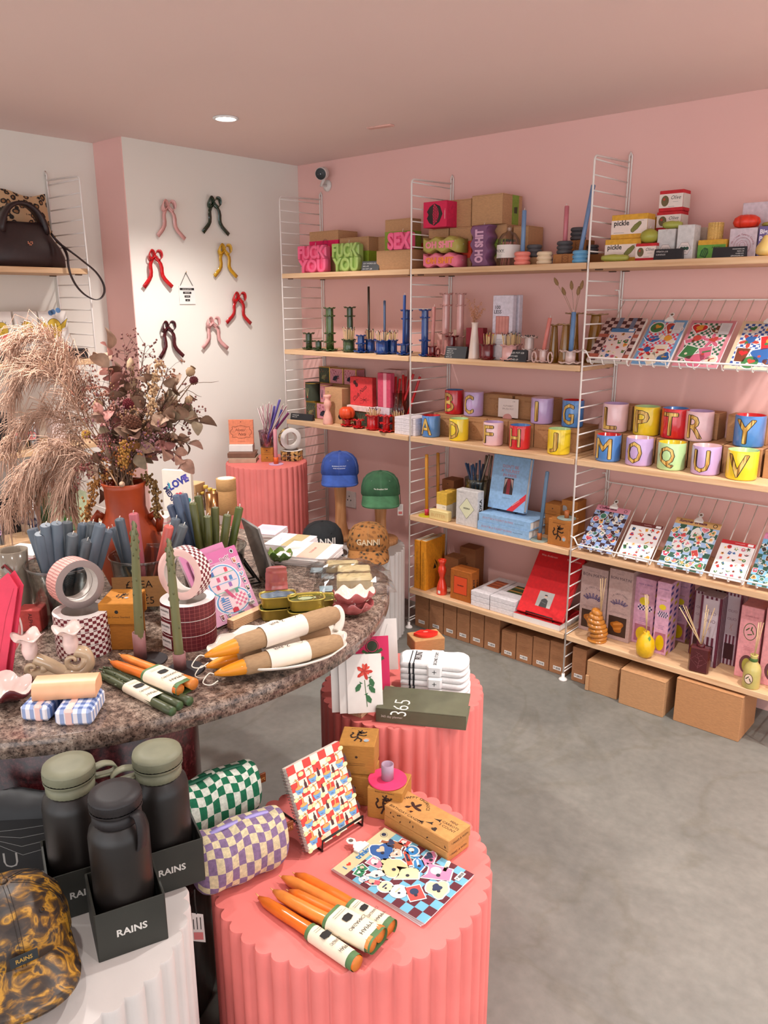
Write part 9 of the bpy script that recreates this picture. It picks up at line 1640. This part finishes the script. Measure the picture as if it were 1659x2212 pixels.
def trinkets():
 P,Q,R_=ff(795,808),ff(1068,602),ff(1480,880);u=(Q-P).normalized();w=(Q-P).length;v=(R_-Q);h=v.length;rz=math.atan2(u.y,u.x);dn=Vector((u.y,-u.x,0));o_=(P+Q)/2+dn*h
 def face(c,F,w,h):
  checker(c,F,-w/2,-h/2,w/2,h*.36,8,10,'#6a1c2c','#7cc4e0',1);c.rect(-w/2,h*.36,w/2,h/2,paper('#efdfae'),F,2);c.text('i',h*.07,m('#2f6fb8'),F,-w*.40,h*.40,3,.04);c.flat(place(shp('heart'),w*.07,-w*.32,h*.425),paper('#e0402a'),F,3);c.text('trinkets',h*.075,m('#2f7fc0'),F,-w*.02,h*.40,3,.05,fit=w*.5);c.disc(w*.38,h*.44,w*.05,m('#2a3a5a'),F,3);c.ring(w*.38,h*.44,w*.045,w*.012,paper('#efdfae'),F,4,12);rnd=random.Random(6)
  for kd,x,y,s,cl,r in(('rect',-.36,.28,.1,'#2f8a5a',.2),('rect',-.27,.3,.1,'#2f8a5a',-.2),('cup',-.1,.26,.16,'#e08aa0',0),('blob',.12,.31,.22,'#2f62a5',0),('bottle',.30,.3,.22,'#a8623a',.3),('rect',.42,.22,.12,'#d8504a',.1),('bottle',-.38,.12,.14,'#d8606a',.6),('bottle',-.24,.16,.16,'#f2ece6',.9),('heart',.2,.19,.13,'#f0c8b0',0),('blob',-.02,.1,.24,'#ead9a2',.4),('long',.22,.07,.2,'#d8503a',.9),('disc',.36,.1,.14,'#2f86c8',0),('disc',-.34,0,.14,'#e9dcb2',0),('cat',.0,-.04,.22,'#ece0ae',.6),('fish',.22,-.05,.2,'#3a8ac8',.8),('fish',.4,-.08,.24,'#e08ab0',.2),('disc',-.3,-.12,.16,'#f4ece4',0),('cat',.24,-.24,.26,'#e58ab0',.4),('rect',-.2,-.24,.2,'#d8504a',-.6),('long',.4,-.26,.14,'#e9cfc0',.3),('blob',.02,-.36,.2,'#e8dcae',0),('disc',-.4,.2,.08,'#c8d8e8',0)):sticker(c,F,x*w,y*h,s*w*1.3,kd,[cl,rnd.choice(['#f4ece4','#2a3a5a','#e8c8a8',cl]),'#2a2a3a'],r,4,.0028,rnd)
  tag_label(c,F,.36*w,-.42*h,w*.16,h*.05,4)
 for k in range(3):sheetpack(w,h,.0022,face if k==2 else(lambda c,F,w,h:c.rect(-w/2,-h/2,w/2,h/2,paper('#d8ccd0'),F,1)),'chequered trinket sticker sheet, %s of the clipped pack'%('bottom','middle','top with a white clip')[k],o_+Vector((.002*k,.0015*k,ZF*0+.0004+.0030*k)),Euler((0,0,rz+.012*k)),clip=k==2,group='trinket sticker sheets')
trinkets()
cs=[]
for k,(a,b_,lv)in enumerate((((425,940),(930,1285),0),((500,910),(1005,1190),.7),((580,915),(1050,1138),.7),((545,845),(1085,1110),0),((612,828),(1100,1095),0))):
 P=ff(*b_);R=40*mpp(P)/2.37;z=ZF+R*(1+lv*1.4);Bz=tb(*zp(11,*b_),z);Az=tb(*zp(11,*a),ZF+R*(.8+lv));carrot(Bz,Az,R,'orange carrot candle on the pink plinth, %s from the front'%ORD[k],'carrot candles on the pink plinth',k);cs.append((Bz,Az,R))
wrapband(*cs[0][:2],cs[0][2],1.15,.06,.42,CRM,'cream and green wrap round the front carrot candle',1,True);wrapband((cs[1][0]+cs[2][0])/2,(cs[1][1]+cs[2][1])/2,cs[1][2],wsep(cs[1],cs[2]),.03,.42,CRM,'cream and green wrap round the middle carrot pair',1,True);wrapband((cs[3][0]+cs[4][0])/2,(cs[3][1]+cs[4][1])/2,cs[3][2],wsep(cs[3],cs[4]),.03,.34,CRM,'cream and green wrap round the rear carrot pair',1,True)
# == MIDDLE PINK PLINTH
def mm_(x,y,z=ZM):return tb(*zp(12,x,y),z)
def midplinth():
 P,Q,R_=mm_(575,955),mm_(1425,1040),mm_(1465,675,ZM+.034);u=(Q-P).normalized();rz=math.atan2(u.y,u.x);w=(Q-P).length;d=.105;v=Vector((-u.y,u.x,0));C_=(P+Q)/2+v*d/2
 bookpar(w,d,.034,'olive green 365 day planner on the pink plinth',(C_.x,C_.y,ZM),rz,lambda c,F,w,d:c.text('365',d*.5,paper('#e6e2d8'),F,-w*.14,-d*.40,1,-.012,rot=pi/2,fit=d*.84),lambda c,F,w,t:c.text('365 day planner',t*.22,paper('#d8d4c8'),F,-w*.44,-t*.12,1,al='L'),'#e6dfd6',m('#5c5b45',r=.6))
 S_=mm_(1090,640,ZM);ws=w*.78;c0=C_+v*(d/2+.054)+u*.012;n=14;SOCK=m('#ece8e6',r=.95,n=.03,sc=200,bump=.5)
 for k in range(3):
  o=ob('sock_pair',None,(c0.x-.004*k,c0.y+.003*k,ZM+.028*k),rz+.02*k,label='folded white socks with black stripes, %s of three pairs'%('bottom','middle','top')[k],cat='socks')
  for j in range(2):
   b=MB();pl=[(-.5,-.42),(-.5,.42),(.2,.45),(.38,.5),(.5,.36),(.52,-.1),(.44,-.46),(.3,-.5),(0,-.44)];T_=TR(0,.003*j,.0005+.0138*j);q=crv([(x*ws,y*.085,0)for x,y in pl]+[(-.5*ws,-.42*.085,0)],4)[:-1];rows=[(.93,0),(1,.004),(1,.009),(.93,.013)];N_=len(q);vs=[(p.x*s,p.y*s,z)for s,z in rows for p in q];b.add(vs,[list(range(N_)),list(range(3*N_,4*N_))[::-1]],SOCK,False,T_);b.add(vs,[[r*N_+i,r*N_+(i+1)%N_,(r+1)*N_+(i+1)%N_,(r+1)*N_+i][::-1]for r in range(3)for i in range(N_)],SOCK,True,T_);s_=ob('sock',b,parent=o)
   e=MB();[e.box(.0045,.0745,.0134,m('#17161a',r=.9),(-ws*x,0,-.0001+.0138*j+.0003),ch=.003)for x in(.36,.30)];ob('black_stripes',e,parent=s_)
  e=MB();e.box(ws*.22,.094,.0285,paper('#e9e6e4'),(ws*.02,0,0),ch=.004);t_=ob('paper_band',e,parent=o);e=MB();F=TR(ws*.02,0,.0287);e.text('SECOND STORY',.011,INK(),F,.004,-.004,1,.02,rot=pi/2,fit=.07);Fs=TR(ws*.02,-.0471,.014,rx=RAD(90));[e.line(p,.0014,INK(),Fs,1)for p in([(-.005,0),(.005,0)],[(0,-.005),(0,.005)])];ob('lettering',e,parent=t_)
  if k==2:e=MB();e.text('RUN',.020,INK(),TR(-ws*.2,.006,.0287),0,0,1,.01,rot=pi/2);ob('knitted_letters',e,parent=o)
 c1=C_-u*(w/2+.034)+v*.03;st=ob('card_rack',None,(c1.x,c1.y,ZM),rz+1.2,label='pale wood slotted rack holding greeting cards',cat='card stand');s1=MB().box(.14,.055,.0042,ASH,ch=.0006).mesh('slat');[ob('slat',s1,(0,0,.0045*k),parent=st)for k in range(4)]
 def rose(c,F,w,h):c.rect(-w/2,-h/2,w/2,h/2,paper('#e9e2da'),F,1);[c.flat(place(shp('flower'),w*s,0,h*.2+y,a),m(cl),F,2+k)for k,(s,y,a,cl)in enumerate(((.5,0,0,'#c8301f'),(.38,.004,.5,'#e04a34'),(.22,.002,1,'#b82a1c')))];c.line([(0,h*.06),(.004,-h*.4)],.0016,m('#4a6a3a'),F,2);[c.flat(place(shp('fish'),w*.3,x*w,y*h,a),m('#2f6a3a'),F,3)for x,y,a in((-.18,-.06,1),(.2,-.1,2.2),(.2,.02,1.9),(.1,-.26,2))]
 def hand(c,F,w,h):c.rect(-w/2,-h/2,w/2,h/2,paper('#d8285e'),F,1);c.line([(0,-h*.3),(-.004,0),(.004,h*.3)],.022,m('#2c4a26'),F,2);[c.line([(0,y*h),(x*w,(y+.12)*h)],.007,m('#3a5a2c'),F,3)for x,y in((-.34,-.05),(.34,-.02),(-.3,.12),(.3,.14))];c.disc(0,h*.32,w*.2,m('#2a3a1c'),F,3);c.ring(0,h*.32,w*.18,.0014,paper('#d8285e'),F,4,12)
 marb=lambda c,F,w,h:(c.rect(-w/2,-h/2,w/2,h/2,paper('#e6ddd6'),F,1),c.line([(-w*.3,-h*.3),(0,0),(w*.2,h*.4)],.0008,m('#b0a49c'),F,2))
 for k,(x,y,fc,t,hh)in enumerate(((330,860,rose,'rose greeting card, rearmost of the rack on the left',.125),(405,870,rose,'rose greeting card in the middle of the rack',.125),(480,872,rose,'red rose greeting card facing front',.128),(555,660,hand,'hot pink greeting card with a green plant figure',.125),(640,470,marb,'white marbled greeting card at the back of the rack',.125))):
  p=mm_(x,y,ZM+.018);sheetpack(.078,hh,.002,fc,t,p+Vector((0,0,.0005)),Euler((RAD(72),0,rz+.32)),name='greeting_card',cat='greeting card',sleeve=False)
 P=mm_(1030,300,ZM);kq=P+v*.03;kbox(None,0,0,ZM,'kraft box with a red lips shape behind the socks',col='#b98a58',size=(.085,.062,.036),loc=(kq.x,kq.y),rz=rz+.5,flap=False);e=MB();pl=[(-.5,0),(-.3,.2),(-.12,.3),(0,.24),(.12,.3),(.3,.2),(.5,0),(.28,-.24),(0,-.32),(-.28,-.24)];q=[(p.x*.066,p.y*.066)for p in crv([(x,y,0)for x,y in pl]+[(-.5,0,0)],4)[:-1]][::-1];e.prism(q,.007,gloss('#e2231c'));o=ob('lips_ornament',e,(kq.x,kq.y,ZM+.0366),rz+.35,label='glossy red lips ornament lying on a kraft box',cat='ornament');e=MB();F=TR(0,0,.0071);e.line([(-.03,0),(-.01,.002),(.01,-.001),(.03,0)],.0012,m('#7a0c0c'),F,1);e.disc(0,.003,.007,gloss('#f08a7a'),F,2,12,.004);ob('mouth_line',e,parent=o)
midplinth()
# == WHITE FOREGROUND PLINTH
def bottle(cx,by,bz,box,cap_,lid,label,blabel,yt,rz,tw):
 p=tb(*zp(10,cx,by),ZWL);mp=mpp(p)/3.3935;w=box*mp;h=.078;c=p+Vector((-sin(rz),cos(rz),0))*w/2;k=m('#2a2a24',r=.6);o=ob('bottle_box',None,(c.x,c.y,ZWL),rz,label=blabel,cat='box');t=.0018
 for nm,x,y,sx,sy in(('front_panel',0,-w/2,w,t),('back_panel',0,w/2,w,t),('side_panel',-w/2,0,t,w),('side_panel',w/2,0,t,w)):b=MB();b.box(sx+t*.9,sy,h*(1 if 'side' not in nm else 1),k,(x,y,0),ch=.0004);ob(nm,b,parent=o)
 b=MB();b.box(w,w,t,k,ch=.0003);ob('floor_panel',b,parent=o);e=MB();e.text('RAINS',.0155,paper('#cfcbc4'),TR(.0,-w/2-.0011,h*.42,rx=RAD(90)),0,0,1,.025);ob('lettering',e,parent=o)
 R=w*.45;ztop=at(*zp(10,cx-6,yt),'Y',c.y).z;H=max(.15,ztop-ZWL);o=ob('water_bottle',None,(c.x,c.y,ZWL+t+.0003),rz+.3,label=label,cat='bottle');b=MB();bm_=m('#1b1614',r=.4);hb=H-.047;b.lathe([(0,0),(R*.92,0),(R,.006),(R,hb-.022),(R*.94,hb-.010),(R*.78,hb-.002),(R*.76,hb),(0,hb)],bm_,40);ob('body',b,parent=o);b=MB();lm=m(lid,r=.55);b.lathe([(R*.74,hb),(R*.8,hb+.002),(R*.8,hb+.014),(R*.74,hb+.016)],lm,64,wob=lambda r,z,a:(r*(1+.012*cos(32*a)),z));ob('collar',b,parent=o);b=MB();b.lathe([(R*.76,hb+.018),(R*.86,hb+.019),(R*.86,hb+.023)],lm,48);b.lathe([(R*.84,hb+.024),(R*.86,hb+.025),(R*.86,hb+.037)],lm,80,wob=lambda r,z,a:(r*(1+.014*cos(40*a)),z));b.lathe([(R*.86,hb+.037),(R*.83,hb+.042),(R*.5,hb+.0435),(0,hb+.044)],lm,48);ob('lid',b,parent=o);b=MB();strip(crv([(R*.80,-.0,hb+.020),(R*1.05,0,hb+.018),(R*1.16,0,hb-.006),(R*1.08,0,hb-.03),(R*1.02,0,hb-.034)]if tw else[(R*.80,0,hb+.020),(R*1.2,0,hb+.022),(R*1.55,0,hb+.014),(R*1.5,0,hb+.003),(R*.8,0,hb+.006)],4),.015,lm,.003,(0,1,0),b);ob('lid_strap',b,parent=o);o.rotation_euler=(0,0,rz+(-1.0 if tw else(0.2 if cx<700 else pi-.1)))
bottle(985,1672,0,480,0,'#1e1a1c','black water bottle with a black lid, nearest of three','open dark box under the nearest bottle',600,1.2,True)
bottle(640,1395,0,470,0,'#7d7d66','dark water bottle with a sage lid, left of three','open dark box under the left bottle',395,1.2,False);bottle(1275,1230,0,455,0,'#7d7d66','dark water bottle with a sage lid, rearmost on the right','open dark box under the rear right bottle',270,1.2,False)
def darkbag():
 P,Q=tb(*zp(10,-60,900),ZWL),tb(*zp(10,1290,330),ZWL+.10);b=MB();q=tb(*zp(10,430,1180),ZWL);kd=m('#0a090b',r=.7);v=Vector((cos(.30),sin(.30),0));C_=Vector((1.765,-2.43,ZWL));b.box(.27,.036,.105,kd,ch=.004);o=ob('umbrella_box',b,C_,.80,label='large black box standing behind the water bottles',cat='box');e=MB();F=Ff(.27,.036,.105);[e.line([(-.13,.02+.012*k),(.0,.03-.016*k),(.08,.04-.012*k)],.0007,paper('#8a8a88'),F,1)for k in range(4)];e.text('U',.04,paper('#8f8c88'),F,-.02,-.04,1,-.01);ob('printed_lines',e,parent=o);b=MB();n=18;vs=[];fs=[];ri=random.Random(2)
 for i in range(n+1):
  for j in range(7):t=i/n-.5;a=pi*j/6;vs.append((t*.29,.028*cos(a),.107+(.030*sin(a)+.006*sin(17*t+2*a)*sin(a))))
 for i in range(n):
  for j in range(6):q=i*7+j;fs.append([q,q+1,q+8,q+7])
 b.add(vs,fs,m('#0e1216',r=.6,n=.2,sc=30),True);ob('black_fabric_roll',b,C_,.80,label='crumpled blue-black fabric pouch lying along the black box',cat='bag')
darkbag()
TIE=patmat('tie_dye_brown',lambda nt,tc:ramp(nt,(lambda w:(nt.links.new(tc.outputs['Object'],w.inputs['Vector']),w)[1])(N(nt,'ShaderNodeTexNoise',i_Scale=34.0,i_Detail=5.0,i_Distortion=1.6)).outputs['Fac'],[(.30,'#1d1512'),(.46,'#3a2c22'),(.54,'#7a5418'),(.60,'#b8862a'),(.68,'#4a3a2c'),(.8,'#231a18')]).outputs[0],.45)
q_=tb(*zp(10,130,1800),ZWL+.03);q_=tb(*zp(10,110,1700),ZWL+.02);cap((q_.x,q_.y,ZWL+.05),.076,.082,RZC+.62,TIE,TIE,'brown and gold tie-dye baseball cap at the lower left',None,seam='#2a201a',tilt=-.12)
o_=bpy.data.objects[[o.name for o in bpy.data.objects if o.get('label','').startswith('brown and gold tie-dye')][0]];c_=MB();c_.box(.034,.0012,.014,m('#1c2226',r=.6),ch=.0003);F_=Ff(.034,.0012,.014);c_.text('RAINS',.0075,m('#b08a3a'),F_,0,-.0026,1,.02);ob('woven_label',c_,(0.0,-.0885,.012),parent=o_,rot=(RAD(-4),0,0))
